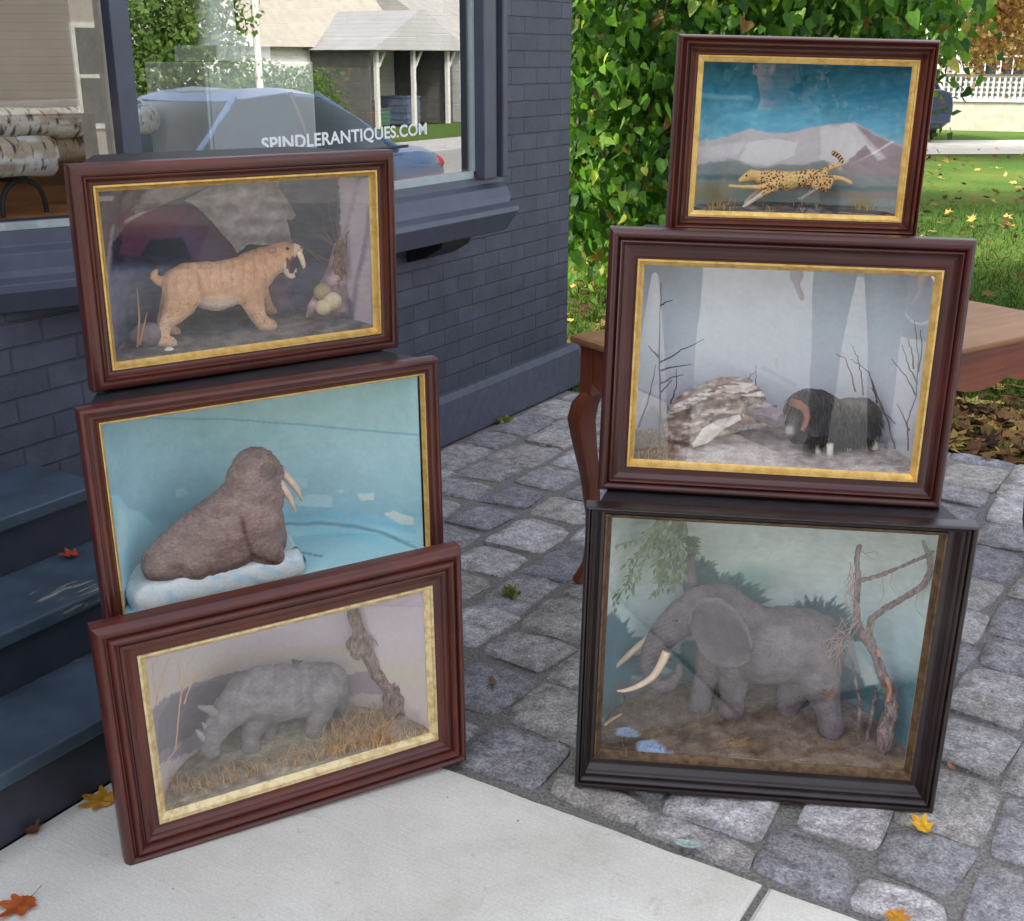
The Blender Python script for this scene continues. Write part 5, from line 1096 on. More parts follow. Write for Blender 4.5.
# ---------------------------------------------------------------- window display
def logthing(label, p0, p1, r, seed, colr, gname):
    p0 = np.array(p0); p1 = np.array(p1); n = 150; seg = 48; ax = (p1 - p0); L_ = np.linalg.norm(ax); ax /= L_; up = np.array([0, 0, 1.]); sd = np.cross(ax, up); sd /= np.linalg.norm(sd); up = np.cross(sd, ax)
    rows = []; cols = []
    for i in range(n + 1):
        t = i / n; row = []; cc = []
        for k in range(seg):
            a = 2 * math.pi * k / seg; q = p0 + ax * L_ * t; nz = noise.fractal(Vector((t * L_ * 5, math.cos(a) * .8, math.sin(a) * .8 + seed)), 1, 2, 3); rr = r * (1 + .06 * nz)
            q = q + (sd * math.cos(a) + up * math.sin(a)) * rr; row.append(tuple(q))
            m1 = noise.fractal(Vector((t * L_ * 75, a * 1.1, seed + 3)), 1, 2, 3); m2 = noise.fractal(Vector((t * L_ * 9, a * .9, seed + 8)), 1, 2, 3)
            cl = np.array(colr, float)
            w2 = min(1, max(0, (m2 - .05) / .25)); cl = cl * (1 - .5 * w2) + np.array([112, 90, 68]) * .5 * w2
            w1 = min(1, max(0, (m1 - .28) / .2)) * .8; cl = cl * (1 - w1) + np.array([52, 46, 44]) * w1
            cc.append(np.clip(linA(cl * (1 + .15 * nz)) * 2.0, 0, .9))
        rows.append(row); cols.append(cc)
    mb = MB(); mb.grid(rows, 0, cols, close=True)
    for e, row in ((0, rows[0]), (1, rows[-1])):
        cen = np.mean(row, 0); mb.add([tuple(cen)] + row, [(0, 1 + k, 1 + (k + 1) % seg) for k in range(seg)], 0, [np.array([.35, .24, .13])] * (seg + 1))
    o = mb.build('birch_log', painted('birch_bark_%d' % seed, .85, 90, .2, .5, .003, .1), None, p0, 50); o.matrix_world = FM @ Matrix.Translation(Vector(p0)); return tag(o, label, 'log', gname)
def shelfpt(u, v, n): return np.array(fac(u, v, n))
nl = -2.84
zsh = 1.095
q0 = shelfpt(-60, 158, nl); q1 = shelfpt(47, 156, nl); logthing('thick white birch log lying on the black andiron in the window', q0, q1, .052, 3, (190, 184, 172), 'birch logs in the shop window')
q0 = shelfpt(-10, 152, nl - .12); q1 = shelfpt(113, 143, nl - .12); logthing('brown barked birch log with a cut end behind the thick white log', q0, q1, .05, 7, (128, 112, 92), 'birch logs in the shop window')
q0 = shelfpt(-60, 126, nl - .05); q1 = shelfpt(150, 120, nl - .1); logthing('long pale birch log topmost of the stack in the window', q0, q1, .042, 12, (170, 164, 150), 'birch logs in the shop window')
IRON = plain('wrought_iron', (.03, .027, .026), .55, .3, 40, .3)
an = shelfpt(20, 190, -2.86); an[2] = zsh; ad = empty('andiron', 'black wrought iron andiron carrying the birch logs in the shop window', 'andiron', FM @ Matrix.Translation(Vector(an)))
pts = []
f0 = shelfpt(3, 215, -2.86)[1]; f1_ = shelfpt(47, 213, -2.86)[1]
for k in range(13):
    a = math.pi * k / 12; pts.append(((-2.86), (f0 + f1_) / 2 - math.cos(a) * (f1_ - f0) / 2, zsh + math.sin(a) ** .7 * .092))
mb = MB(); mb.tube(pts, .007, 8); mb.build('leg', IRON, ad, an, 60)
mb = MB(); B(mb, -3.2, (f0 + f1_) / 2 - .012, zsh + .085, -2.85, (f0 + f1_) / 2 + .012, zsh + .10); B(mb, -2.87, (f0 + f1_) / 2 - .016, zsh + .101, -2.845, (f0 + f1_) / 2 + .016, zsh + .125); mb.build('bar', IRON, ad, an)
mb = MB(); B(mb, -3.2, (f0 + f1_) / 2 - .012, zsh, -3.17, (f0 + f1_) / 2 + .03, zsh + .0845); mb.build('rear_leg', IRON, ad, an)
mb = MB(); q = shelfpt(35, 100, -3.35); B(mb, -3.42, q[1] - .8, q[2] - .028, -3.30, q[1] + .97, q[2]); B(mb, -3.40, q[1] - .78, zsh, -3.34, q[1] - .74, q[2] - .0285); B(mb, -3.40, q[1] + .90, zsh, -3.34, q[1] + .94, q[2] - .0285)
o = mb.build('steel_bench', plain('brushed_steel', (.32, .34, .38), .35, .1, 20, 0, metal=.6), None, q, bevel=.003); o.matrix_world = FM @ Matrix.Translation(Vector(q)); tag(o, 'grey steel rail on two posts behind the birch logs', 'bench')
# white display box with a statue
WH = plain('white_paint', (.78, .79, .78), .5, .06, 20, .05)
nb = -2.72
bx0 = shelfpt(205, 62, nb); bx1 = shelfpt(318, 150, nb)
cb_ = Vector((nb - .15, (bx0[1] + bx1[1]) / 2, zsh)); mbx = empty('display_box', 'square white display box standing in the shop window under the statue', 'display box', FM @ Matrix.Translation(cb_))
mb = MB(); B(mb, nb - .004, bx0[1], zsh, nb - .26, bx1[1], bx0[2]); mb.build('body', WH, mbx, cb_, bevel=.003)
MIR = plain('mirror_bright_panel', (.6, .62, .64), .3, .04, 8, 0)  # flat pale colour stands in for a mirror's bright reflection
mb = MB(); mb.add([(nb, bx0[1] + .012, zsh + .006), (nb, bx1[1] - .012, zsh + .006), (nb, bx1[1] - .012, bx0[2] - .012), (nb, bx0[1] + .012, bx0[2] - .012)], [(0, 1, 2, 3)]); mb.build('front_panel', MIR, mbx, cb_)
s0 = shelfpt(198, 55, nb - .05); s1 = shelfpt(252, 55, nb - .05); zt_ = bx0[2] + .002; cs = (s0[1] + s1[1]) / 2; nb2 = nb - .06
st = empty('statue', 'white statue on a square base on top of the display box', 'statue', FM @ Matrix.Translation(Vector((nb2, cs, zt_))))
MARB = plain('white_plaster', (.88, .89, .88), .5, .1, 16, .15, .004)
mb = MB(); mb.box(-.09, -(s1[1] - s0[1]) / 2, 0, .09, (s1[1] - s0[1]) / 2, .045); mb.build('base', MARB, st, bevel=.004)
sculpt('figure', [[(0, -.055, .05, .036), (0, -.05, .16, .04), (0, -.02, .30, .055), (0, -.01, .45, .07), (0, -.01, .58, .06), (0, -.01, .66, .03), (0, 0, .74, .045)], [(0, .03, .05, .026), (0, .01, .16, .036), (0, 0, .32, .05)], [(.01, .03, .058, .022), (.02, .10, .058, .016)], [(0, -.055, .06, .03), (.02, -.02, .06, .02)], [(0, -.07, .58, .03), (.03, -.11, .46, .022), (.06, -.04, .40, .018)], [(0, .06, .58, .03), (.03, .1, .46, .022), (.06, .04, .40, .018)]], .006, MARB, None, st, (0, 0, 0), 5)
q = shelfpt(214, 141, -2.72); t_ = MB()
pts = [(-2.72, q[1] + math.cos(a) * .024, zsh + .031 + math.sin(a) * .026) for a in np.linspace(0, 2 * math.pi, 25)]; t_.tube(pts, .006, 8, caps=False); o = t_.build('iron_ring', IRON, None, (-2.72, q[1], zsh), 180); o.matrix_world = FM @ Matrix.Translation(Vector((-2.72, q[1], zsh))); tag(o, 'small black iron ring standing in the shop window below the white box', 'ring')

# ---------------------------------------------------------------- ground
def sheet(name, poly, z, mat, kind='structure', axes=True):
    mb = MB(); mb.add([(a, b, z) for a, b in poly], [tuple(range(len(poly)))]); o = mb.build(name, mat, None)
    if axes: o.matrix_world = FM
    return tag(o, kind=kind)
def lawn_mat():
    m, nt, b = newmat('lawn_turf'); v = coords(nt); f = noise_tex(nt, v, .55, 5, .6); g = noise_tex(nt, v, 45, 6, .7); h = noise_tex(nt, v, 7, 4)
    c = ramp(nt, g, [(.3, lin((44, 62, 26))), (.55, lin((78, 112, 44))), (.75, lin((112, 138, 66)))])
    c = mix(nt, ramp(nt, f, [(.42, (0, 0, 0)), (.7, (.5, .5, .5))]), c, lin((128, 128, 66)))
    c = mix(nt, ramp(nt, h, [(.6, (0, 0, 0)), (.7, (.5, .5, .5))]), c, lin((96, 78, 50)))
    nt.links.new(c, b.inputs['Base Color']); b.inputs['Roughness'].default_value = .95; b.inputs['Specular IOR Level'].default_value = .1; bump(nt, b, g, .8, .03); return m
LAWN = lawn_mat()
def zg(n, d):   # the land falls away across the street
    return -.03
mb = MB(); rows = []
nn_ = list(np.linspace(-60, -3, 20)) + list(np.linspace(-2, 9, 12)) + list(np.linspace(11, 130, 24)); dd_ = list(np.linspace(-60, 0, 14)) + list(np.linspace(2, 40, 22)) + list(np.linspace(45, 200, 18))
def land(n, d):
    fall = -.9 * np.clip((n - 7) / 16, 0, 1) ** 1.3
    return float(-.035 + fall)
for n_ in nn_: rows.append([(n_, d_, land(n_, d_)) for d_ in dd_])
mb.grid(rows); o = mb.build('lawn', LAWN, None, smooth=180); o.matrix_world = FM; tag(o, kind='structure')
GRIT = plain('dark_grit', lin((136, 132, 127)) / KOUT, .95, .5, 140, 1.0, .01, detail=8)
sheet('paving_bed', [(-2.72, 1.6), (.9, 1.6), (.9, 4.80), (-2.72, 4.80)], -.013, GRIT)
CONC, nt, b = newmat('broom_finished_concrete'); v = coords(nt); f = noise_tex(nt, v, 2.2, 6, .6); g = noise_tex(nt, coords(nt, (6, 160, 60)), 1.5, 5, .6); h = noise_tex(nt, v, 26, 4)
c_ = ramp(nt, f, [(.3, lin((212, 207, 197)) * 1.05), (.7, lin((232, 228, 219)) * 1.08)]); c_ = mix(nt, 1.0, c_, ramp(nt, g, [(.3, (.945,) * 3), (.7, (1.03,) * 3)]), 'MULTIPLY')
c_ = mix(nt, 1.0, c_, ramp(nt, noise_tex(nt, v, 160, 5, .7), [(.3, (.86,) * 3), (.7, (1.1,) * 3)]), 'MULTIPLY'); c_ = mix(nt, ramp(nt, h, [(.66, (0, 0, 0)), (.78, (.35, .32, .3))]), c_, lin((120, 108, 98)) / KOUT)
h3 = noise_tex(nt, v, 70, 2); c_ = mix(nt, ramp(nt, h3, [(.76, (0, 0, 0)), (.79, (.8, .8, .8))]), c_, lin((88, 82, 78)))
c_ = mix(nt, 1.0, c_, ramp(nt, noise_tex(nt, v, 1.1, 5, .65, .8), [(.32, (.86, .85, .82)), (.5, (1, 1, 1))]), 'MULTIPLY'); c_ = mix(nt, 1.0, c_, ramp(nt, noise_tex(nt, v, 5.5, 6, .7, 1.5), [(.28, (.82, .79, .74)), (.40, (1, 1, 1))]), 'MULTIPLY')
nt.links.new(c_, b.inputs['Base Color']); b.inputs['Roughness'].default_value = .9; bump(nt, b, g, .35, .004)
def slabbox(mb, n0, n1, d0, d1):
    P = []; N_ = 40
    # worn arris with small chips
    for (na, da, nb_, db, z, i_) in ((n0, d0, n1, d1, .012, .012), (n0, d0, n1, d1, .004, .003), (n0, d0, n1, d1, -.06, 0)):
        row = []
        for k in range(N_): row.append((na + i_ + (nb_ - na - 2 * i_) * k / N_, db - i_ - abs(.006 * noise.noise(Vector((k * .9, n0, 2)))) * (z > 0), z))
        for k in range(N_): row.append((nb_ - i_, db - i_ - (db - da - 2 * i_) * k / N_, z))
        for k in range(N_): row.append((nb_ - i_ - (nb_ - na - 2 * i_) * k / N_, da + i_, z))
        for k in range(N_): row.append((na + i_, da + i_ + (db - da - 2 * i_) * k / N_, z))
        P.append(row)
    mb.grid(P, close=True); mb.add(P[0], [tuple(range(len(P[0])))])
mb = MB(); slabbox(mb, -1.93, -.589, .72, 1.865); slabbox(mb, -.579, .85, .72, 1.865)
slabbox(mb, -1.93, -.589, -.52, .71); slabbox(mb, -.579, .85, -.52, .71); slabbox(mb, -1.93, -.589, -3.8, -.53); slabbox(mb, -.579, .85, -3.8, -.53)
o = mb.build('concrete_slab', CONC, None, smooth=30); o.matrix_world = FM @ Matrix.Translation(Vector((0, 0, -.012))); tag(o, kind='structure')
# cobbles in courses along the wall
STONES, nt, b = newmat('granite_sett'); va = N(nt, 'ShaderNodeVertexColor', layer_name='Col'); v = coords(nt)
g1 = noise_tex(nt, v, 150, 4, .7); g2 = noise_tex(nt, v, 30, 7, .7); g3 = noise_tex(nt, v, 6, 4)
cc = mix(nt, 1.0, va.outputs['Color'], ramp(nt, g1, [(.30, (.45,) * 3), (.5, (1,) * 3), (.70, (1.65,) * 3)]), 'MULTIPLY'); cc = mix(nt, 1.0, cc, ramp(nt, g2, [(.32, (.55,) * 3), (.52, (1.05,) * 3), (.7, (1.35,) * 3)]), 'MULTIPLY'); cc = mix(nt, 1.0, cc, ramp(nt, g3, [(.35, (.85, .82, .78)), (.65, (1.08, 1.08, 1.1))]), 'MULTIPLY')
nt.links.new(cc, b.inputs['Base Color']); b.inputs['Roughness'].default_value = .72; b.inputs['Specular IOR Level'].default_value = .3
bump(nt, b, g2, 1.0, .012)
SV = [-1, -.975, -.93, -.82, -.6, -.32, 0, .32, .6, .82, .93, .975, 1]
mb = MB(); rg = random.Random(4)
n_ = -2.66; 
while n_ < .86:
    wd = rg.uniform(.185, .245); d_ = 1.885 + rg.uniform(-.16, .0); 
    while d_ < 4.80:
        ln = rg.uniform(.19, .31); a0_, a1_ = max(d_, 1.880), min(d_ + ln, 4.80)
        if a1_ - a0_ > .07:
            gap = rg.uniform(.002, .009); tone = rg.choice([(134, 133, 138), (142, 140, 142), (126, 126, 132), (150, 148, 150), (140, 138, 138), (160, 159, 164), (122, 122, 130)]); tl1, tl2 = rg.gauss(0, .007), rg.gauss(0, .007); hz = max(-.002, rg.gauss(0, .0025))
            if rg.random() < .025: tone = (150, 128, 116)
            m_ = 13; P = []; Cc = []; sk = [rg.gauss(0, .012) for _ in range(8)]
            for i in range(m_):
                row = []; cc = []
                for j in range(m_):
                    s_, t_ = SV[i], SV[j]
                    x = n_ + wd / 2 + s_ * (wd / 2 - gap); y = (a0_ + a1_) / 2 + t_ * ((a1_ - a0_) / 2 - gap)
                    x += (1 - s_) / 2 * ((1 - t_) * sk[0] + (1 + t_) * sk[1]) * .5 + (1 + s_) / 2 * ((1 - t_) * sk[2] + (1 + t_) * sk[3]) * .5; y += (1 - t_) / 2 * ((1 - s_) * sk[4] + (1 + s_) * sk[5]) * .5 + (1 + t_) / 2 * ((1 - s_) * sk[6] + (1 + s_) * sk[7]) * .5
                    e = max(abs(s_), abs(t_)); cr = (abs(s_) ** 5 + abs(t_) ** 5)
                    nz = noise.fractal(Vector((x * 22, y * 22, 3)), 1, 2, 4)
                    z = hz - .0075 * min(1.4, cr) ** 1.6 * (.75 + .5 * noise.noise(Vector((x * 12, y * 12, 8)))) + .0045 * nz + tl1 * s_ * .3 + tl2 * t_ * .3
                    if e > .99: z = -.05
                    k_ = abs(s_ * t_) ** 6 * .012; x -= math.copysign(k_, s_); y -= math.copysign(k_, t_)
                    row.append((x, y, min(z, .004))); w = 1 + .16 * nz - (.3 if e > .99 else .12 * max(0, e - .7) / .3); cc.append(np.clip(linA(np.array(tone) * w) * np.array([1.58, 1.53, 1.46]), 0, .9))
                P.append(row); Cc.append(cc)
            mb.grid(P, 0, Cc)
        d_ += ln
    n_ += wd
o = mb.build('cobblestone_paving', STONES, None, smooth=50); o.matrix_world = FM @ Matrix.Translation(Vector((0, 0, -.004))); tag(o, kind='structure')
ASPH = plain('asphalt', (.28, .275, .265), .9, .2, 90, .6, .008, detail=8)
sheet('road', [(.95, -60), (7.0, -60), (7.0, 120), (.95, 120)], -.02, ASPH)
mb = MB(); B(mb, .88, -60, -.1, .98, 20, .0); o = mb.build('kerb', plain('kerb_granite', (.32, .32, .33), .8, .25, 40, .4), None, bevel=.01); o.matrix_world = FM; tag(o, kind='structure')
mb = MB(); B(mb, 7.02, -60, -.2, 8.8, 80, -.006); o = mb.build('pavement', plain('far_pavement', (.42, .41, .39), .9, .15, 3, .2), None); o.matrix_world = FM; tag(o, kind='structure')
# ---------------------------------------------------------------- table behind the right stack
TOPW = wood('worn_table_top', lin((134, 88, 50)) * .95, lin((178, 128, 80)) * .95, 0, rough=.45, coat=.05, scale=.5)
RED = wood('cherry_red_wood', lin((104, 50, 30)) / KOUT, lin((158, 84, 52)) / KOUT, 0, rough=.35, coat=.25, scale=.6)
REDV = wood('cherry_red_leg', lin((104, 50, 30)) / KOUT, lin((158, 84, 52)) / KOUT, 2, rough=.35, coat=.25, scale=.6)
TA = Vector((.156, 3.29, 0)); ux = Vector((.829, .559, 0)); vx = Vector((.559, -.829, 0)); TL, TWD, TZ = 1.381, .733, .76
TM = Matrix.Identity(4)
for i in range(3): TM[i][0] = ux[i]; TM[i][1] = -vx[i]; TM[i][3] = (TA + vx * TWD)[i]
table = empty('side_table', 'antique reddish brown wooden table with cabriole legs and scalloped apron behind the right stack', 'table', TM)
mb = MB(); rows = []
for ins, z in ((.012, TZ - .026), (.002, TZ - .02), (0, TZ - .012), (.003, TZ - .004), (.014, TZ)):
    r_ = .02; ring = []
    for cx, cy, a0_ in ((TL - ins - r_, TWD - ins - r_, 0), (ins + r_, TWD - ins - r_, 90), (ins + r_, ins + r_, 180), (TL - ins - r_, ins + r_, 270)):
        for k in range(5): a = R(a0_ + k * 22.5); ring.append((cx + r_ * math.cos(a), cy + r_ * math.sin(a), z))
    rows.append(ring)
mb.grid(rows, close=True); mb.add(rows[-1], [tuple(range(20))]); mb.add(rows[0], [tuple(range(20))]); mb.build('tabletop', TOPW, table, smooth=40)
def apron(L, x_off, along_x, yo):
    n = 90; top = []; bot = []
    for i in range(n + 1):
        s_ = i / n * L; p = (s_ / L * 5) % 1.0
        z = TZ - .125 - .026 * abs(math.sin(math.pi * p)) ** .7 + .012 * math.exp(-((p - .5) / .5) ** 2) * 0
        bot.append((s_, z))
    mb = MB()
    for i in range(n):
        (a, za), (b_, zb) = bot[i], bot[i + 1]
        if along_x: mb.hexa([(x_off + a, yo, za), (x_off + b_, yo, zb), (x_off + b_, yo + .02, zb), (x_off + a, yo + .02, za)], [(x_off + a, yo, TZ - .027), (x_off + b_, yo, TZ - .027), (x_off + b_, yo + .02, TZ - .027), (x_off + a, yo + .02, TZ - .027)])
        else: mb.hexa([(yo, x_off + a, za), (yo + .02, x_off + a, za), (yo + .02, x_off + b_, zb), (yo, x_off + b_, zb)], [(yo, x_off + a, TZ - .027), (yo + .02, x_off + a, TZ - .027), (yo + .02, x_off + b_, TZ - .027), (yo, x_off + b_, TZ - .027)])
    o = mb.build('apron', RED, table, fix=False); weld(o, 1e-5); bm = bmesh.new(); bm.from_mesh(o.data)
    seen = {}
    for f in bm.faces: seen.setdefault(tuple(sorted(v.index for v in f.verts)), []).append(f)
    bmesh.ops.delete(bm, geom=[f for l in seen.values() if len(l) > 1 for f in l], context='FACES'); bmesh.ops.recalc_face_normals(bm, faces=bm.faces); bm.to_mesh(o.data); bm.free()
apron(TL - .16, .08, True, .032); apron(TL - .16, .08, True, TWD - .052); apron(TWD - .16, .08, False, .032); apron(TWD - .16, .08, False, TL - .052)
for sx in (0, 1):
    for sy in (0, 1):
        cx, cy = (.055 if sx == 0 else TL - .055), (.055 if sy == 0 else TWD - .055); dx, dy = (-1 if sx == 0 else 1) * .7071, (-1 if sy == 0 else 1) * .7071
        mb = MB(); mb.box(cx - .027, cy - .027, TZ - .17, cx + .027, cy + .027, TZ - .0275)
        # S-curved leg: knee swings out, ankle in, foot out again
        prof = [(TZ - .165, .0, .027), (TZ - .20, .022, .033), (TZ - .25, .032, .035), (TZ - .32, .022, .031), (TZ - .42, .004, .025), (TZ - .54, -.008, .019), (TZ - .64, -.006, .015), (TZ - .70, .006, .0135), (TZ - .735, .020, .016), (TZ - .75, .026, .020), (.0, .026, .019)]
        rows = []
        for z, o_, r_ in prof:
            ring = []
            for k in range(12):
                a = 2 * math.pi * k / 12 + math.pi / 4; ca, sa = math.cos(a), math.sin(a); q = (abs(ca) ** 4 + abs(sa) ** 4) ** -.25
                ring.append((cx + dx * o_ + ca * q * r_, cy + dy * o_ + sa * q * r_, z))
            rows.append(ring)
        mb.grid(rows, close=True); mb.add(rows[-1], [tuple(range(12))]); mb.build('leg', REDV, table, smooth=45)

# ---------------------------------------------------------------- leaves and foliage
def leaf_batch(name, P, D, Nn, size, tmpl, mat, parent=None, tone=None):
    """many leaf faces: base points P, directions D, normals Nn"""
    P = np.asarray(P, np.float32); D = np.asarray(D, np.float32); Nn = np.asarray(Nn, np.float32)
    D /= np.linalg.norm(D, axis=1, keepdims=True) + 1e-9; Sd = np.cross(D, Nn); Sd /= np.linalg.norm(Sd, axis=1, keepdims=True) + 1e-9; Nn = np.cross(Sd, D)
    tv, tf = tmpl; tv = np.array(tv, np.float32); k = len(tv); n = len(P); size = np.asarray(size, np.float32).reshape(n, 1, 1); wx_ = RNG.uniform(.7, 1.12, (n, 1, 1)).astype(np.float32); cz_ = RNG.uniform(-1.2, 3.2, (n, 1, 1)).astype(np.float32)
    V = P[:, None, :] + size * (wx_ * tv[None, :, 0:1] * Sd[:, None, :] + tv[None, :, 1:2] * D[:, None, :] + cz_ * tv[None, :, 2:3] * Nn[:, None, :])
    V = V.reshape(-1, 3); fs = []
    for i in range(n): fs += [tuple(a + i * k for a in f) for f in tf]
    me = bpy.data.meshes.new(name); me.from_pydata(V.tolist(), [], fs)
    a = me.color_attributes.new('Col', 'FLOAT_COLOR', 'POINT'); t = np.repeat(RNG.random(n) if tone is None else np.asarray(tone), k); arr = np.ones((n * k, 4), np.float32); arr[:, 0] = arr[:, 1] = arr[:, 2] = t; a.data.foreach_set('color', arr.ravel())
    me.materials.append(mat); me.polygons.foreach_set('use_smooth', [True] * len(me.polygons)); o = bpy.data.objects.new(name, me); COL.objects.link(o)
    if parent is not None: o.parent = parent
    return o
HEART = ([(0, 0, 0), (.30, -.10, .05), (.50, .18, .07), (.36, .58, .03), (0, 1.05, -.10), (-.36, .58, .03), (-.50, .18, .07), (-.30, -.10, .05), (0, .3, -.03), (0, .65, -.05)],
         [(0, 1, 2, 8), (8, 2, 3, 9), (9, 3, 4), (0, 8, 6, 7), (8, 9, 5, 6), (9, 4, 5)])
SMALL = ([(0, 0, 0), (.32, .4, .05), (0, 1, -.04), (-.32, .4, .05)], [(0, 1, 2), (0, 2, 3)])
STAR = ([(0, 0, 0), (.55, .15, .05), (.30, .35, 0), (.52, .78, .05), (.18, .62, 0), (0, 1.05, -.06), (-.18, .62, 0), (-.52, .78, .05), (-.30, .35, 0), (-.55, .15, .05), (0, .4, -.02)], [(0, 1, 2, 10), (10, 2, 3, 4), (10, 4, 5), (10, 5, 6), (10, 6, 7, 8), (0, 10, 8, 9)])
GREEN = leafmat('broad_green_leaf', [(0, lin((52, 86, 38))), (.5, lin((98, 142, 60))), (.86, lin((150, 184, 88))), (.95, lin((202, 196, 100))), (1, lin((150, 112, 66)))], .55, .5, .28)
GREEN2 = leafmat('hedge_leaf', [(0, lin((44, 70, 30))), (1, lin((104, 134, 62)))], .6, .4, .3)
RUST = leafmat('rust_leaf', [(0, lin((118, 70, 58))), (.4, lin((176, 124, 84))), (.75, lin((160, 150, 84))), (1, lin((226, 190, 130)))], .6, .45, .2)
TRUNK = plain('tree_bark', (.09, .075, .062), .95, .4, 26, .9, .02, detail=9)
def limbs(mb, pts, r0, r1, n=8): mb.tube(pts, list(np.linspace(r0, r1, len(pts))), n)
def tree(name, label, cat, base, trunk, clumps, per, lsize, tmpl, mat, spread, hang=.8, tr=.12, group=None, tone=None, seed=1, sink=None):
    rg = np.random.default_rng(seed); root = empty(name, label, cat, Matrix.Translation(Vector(base)), group); base = np.array(base, float)
    mb = MB(); limbs(mb, [np.array(q) - base for q in trunk], tr, tr * .55, 12); top = np.array(trunk[-1]); mid = np.array(trunk[len(trunk) // 2])
    P = []; D = []; Nn = []; sz = []
    for i, cpt in enumerate(clumps):
        cpt = np.array(cpt, float); st_ = mid if i % 2 else top
        if i % 2 == 0 or len(clumps) < 40:
            m1 = st_ * .55 + cpt * .45 + rg.normal(0, .12, 3) + np.array([0, 0, .25]); limbs(mb, [st_ - base, m1 - base, cpt - base], tr * .3, .008, 6)
        k = int(per * rg.uniform(.6, 1.4)); q = cpt + rg.normal(0, 1, (k, 3)) * np.array(spread) * rg.uniform(.6, 1.25)
        P.append(q); dd = rg.normal(0, .45, (k, 3)) + np.array([0, 0, -hang]); D.append(dd); nn = rg.normal(0, .75, (k, 3)) + np.array([-.3, -.5, .6]); Nn.append(nn); sz.append(lsize * rg.uniform(.4, 1.4, k))
    P = np.concatenate(P); D = np.concatenate(D); Nn = np.concatenate(Nn); sz = np.concatenate(sz)
    ok = P[:, 2] > .02; P, D, Nn, sz = P[ok], D[ok], Nn[ok], sz[ok]
    mb.build('trunk', TRUNK, root, smooth=60)
    leaf_batch('crown', P - base, D, Nn, sz, tmpl, mat, root, None if tone is None else np.clip(rg.normal(tone[0], tone[1], len(P)), 0, 1)); return root
rg = np.random.default_rng(11)
def W(u, v, y):   # sketch point at a given distance along y
    r = ray(u, v); return CAM + r * (y / r[1])
# big green tree behind the corner of the shop
cl = []
for k in range(150):
    y = rg.uniform(7.0, 9.2); u = rg.uniform(520, 880); lim = 250 if u < 690 else 250 - (u - 690) * 1.0
    v = rg.uniform(-190, lim - 12) if k % 3 else rg.uniform(60, 225 if u < 690 else 60)
    if u > 870 and v > 20: v = rg.uniform(-150, 10)
    cl.append(W(u, min(v, lim - 12), y))
for k in range(36): cl.append(W(rg.uniform(560, 760), rg.uniform(-20, 235), rg.uniform(7.0, 7.7)))
for k in range(14): cl.append(W(rg.uniform(800, 930), rg.uniform(-60, 22 - max(0, 860 - 860)), rg.uniform(7.2, 8.2)))
cl.append(W(905, 18, 7.4)); cl.append(W(880, 24, 7.4)); cl.append(W(932, 10, 7.5))
tree('broadleaf_tree', 'large green tree with drooping heart shaped leaves behind the corner of the shop', 'tree', (1.1, 8.6, -.04), [(1.1, 8.6, -.04), (1.15, 8.6, .7), (1.1, 8.55, 1.5), (1.2, 8.5, 2.4), (1.3, 8.5, 3.4)], cl, 100, .068, HEART, GREEN, (.20, .20, .20), .85, .13, seed=3, tone=(.42, .3))
# hedge and far trees behind it
def shrub(name, label, cat, cen, rad, n, ls, mat, tone, seed, group=None, stems=5):
    rg = np.random.default_rng(seed); root = empty(name, label, cat, Matrix.Translation(Vector((cen[0], cen[1], -.04))), group); d = rg.normal(0, 1, (n, 3)); d /= np.linalg.norm(d, axis=1, keepdims=True); rr = rg.random(n) ** .45
    lump = np.array([1 + .45 * noise.noise(Vector((a[0] * 2.2, a[1] * 2.2, a[2] * 2.2 + seed))) for a in d]); P = d * (rr * lump)[:, None] * np.array(rad) + np.array([0, 0, rad[2] * .95]); P[:, 2] = np.abs(P[:, 2])
    leaf_batch('foliage', P, rg.normal(0, .7, (n, 3)) + np.array([0, 0, -.2]), d + rg.normal(0, .6, (n, 3)) + np.array([0, 0, .4]), ls * rg.uniform(.6, 1.3, n), SMALL, mat, root, np.clip(rg.normal(tone, .2, n), 0, 1))
    mb = MB()
    for k in range(stems): q = rg.normal(0, .3, 3) * np.array(rad); limbs(mb, [(0, 0, 0), (q[0] * .4, q[1] * .4, rad[2] * .6), (q[0], q[1], rad[2] * 1.3)], .05, .012, 6)
    mb.build('stem', TRUNK, root, smooth=60); return root
shrub('bush', 'dark green bush in the shade left of the tree, beside the shop wall', 'bush', (-.2, 11.2, 0), (1.8, 1.0, 1.7), 9000, .10, GREEN2, .3, 21)
shrub('bush', 'dark green bush behind the trunk of the large green tree', 'bush', (2.6, 13.5, 0), (2.3, 1.3, 2.4), 9000, .12, GREEN2, .25, 22)
shrub('bush', 'tall shaded evergreen far behind the large green tree', 'bush', (3.6, 21, 0), (4.0, 2.4, 4.2), 12000, .2, GREEN2, .35, 23)

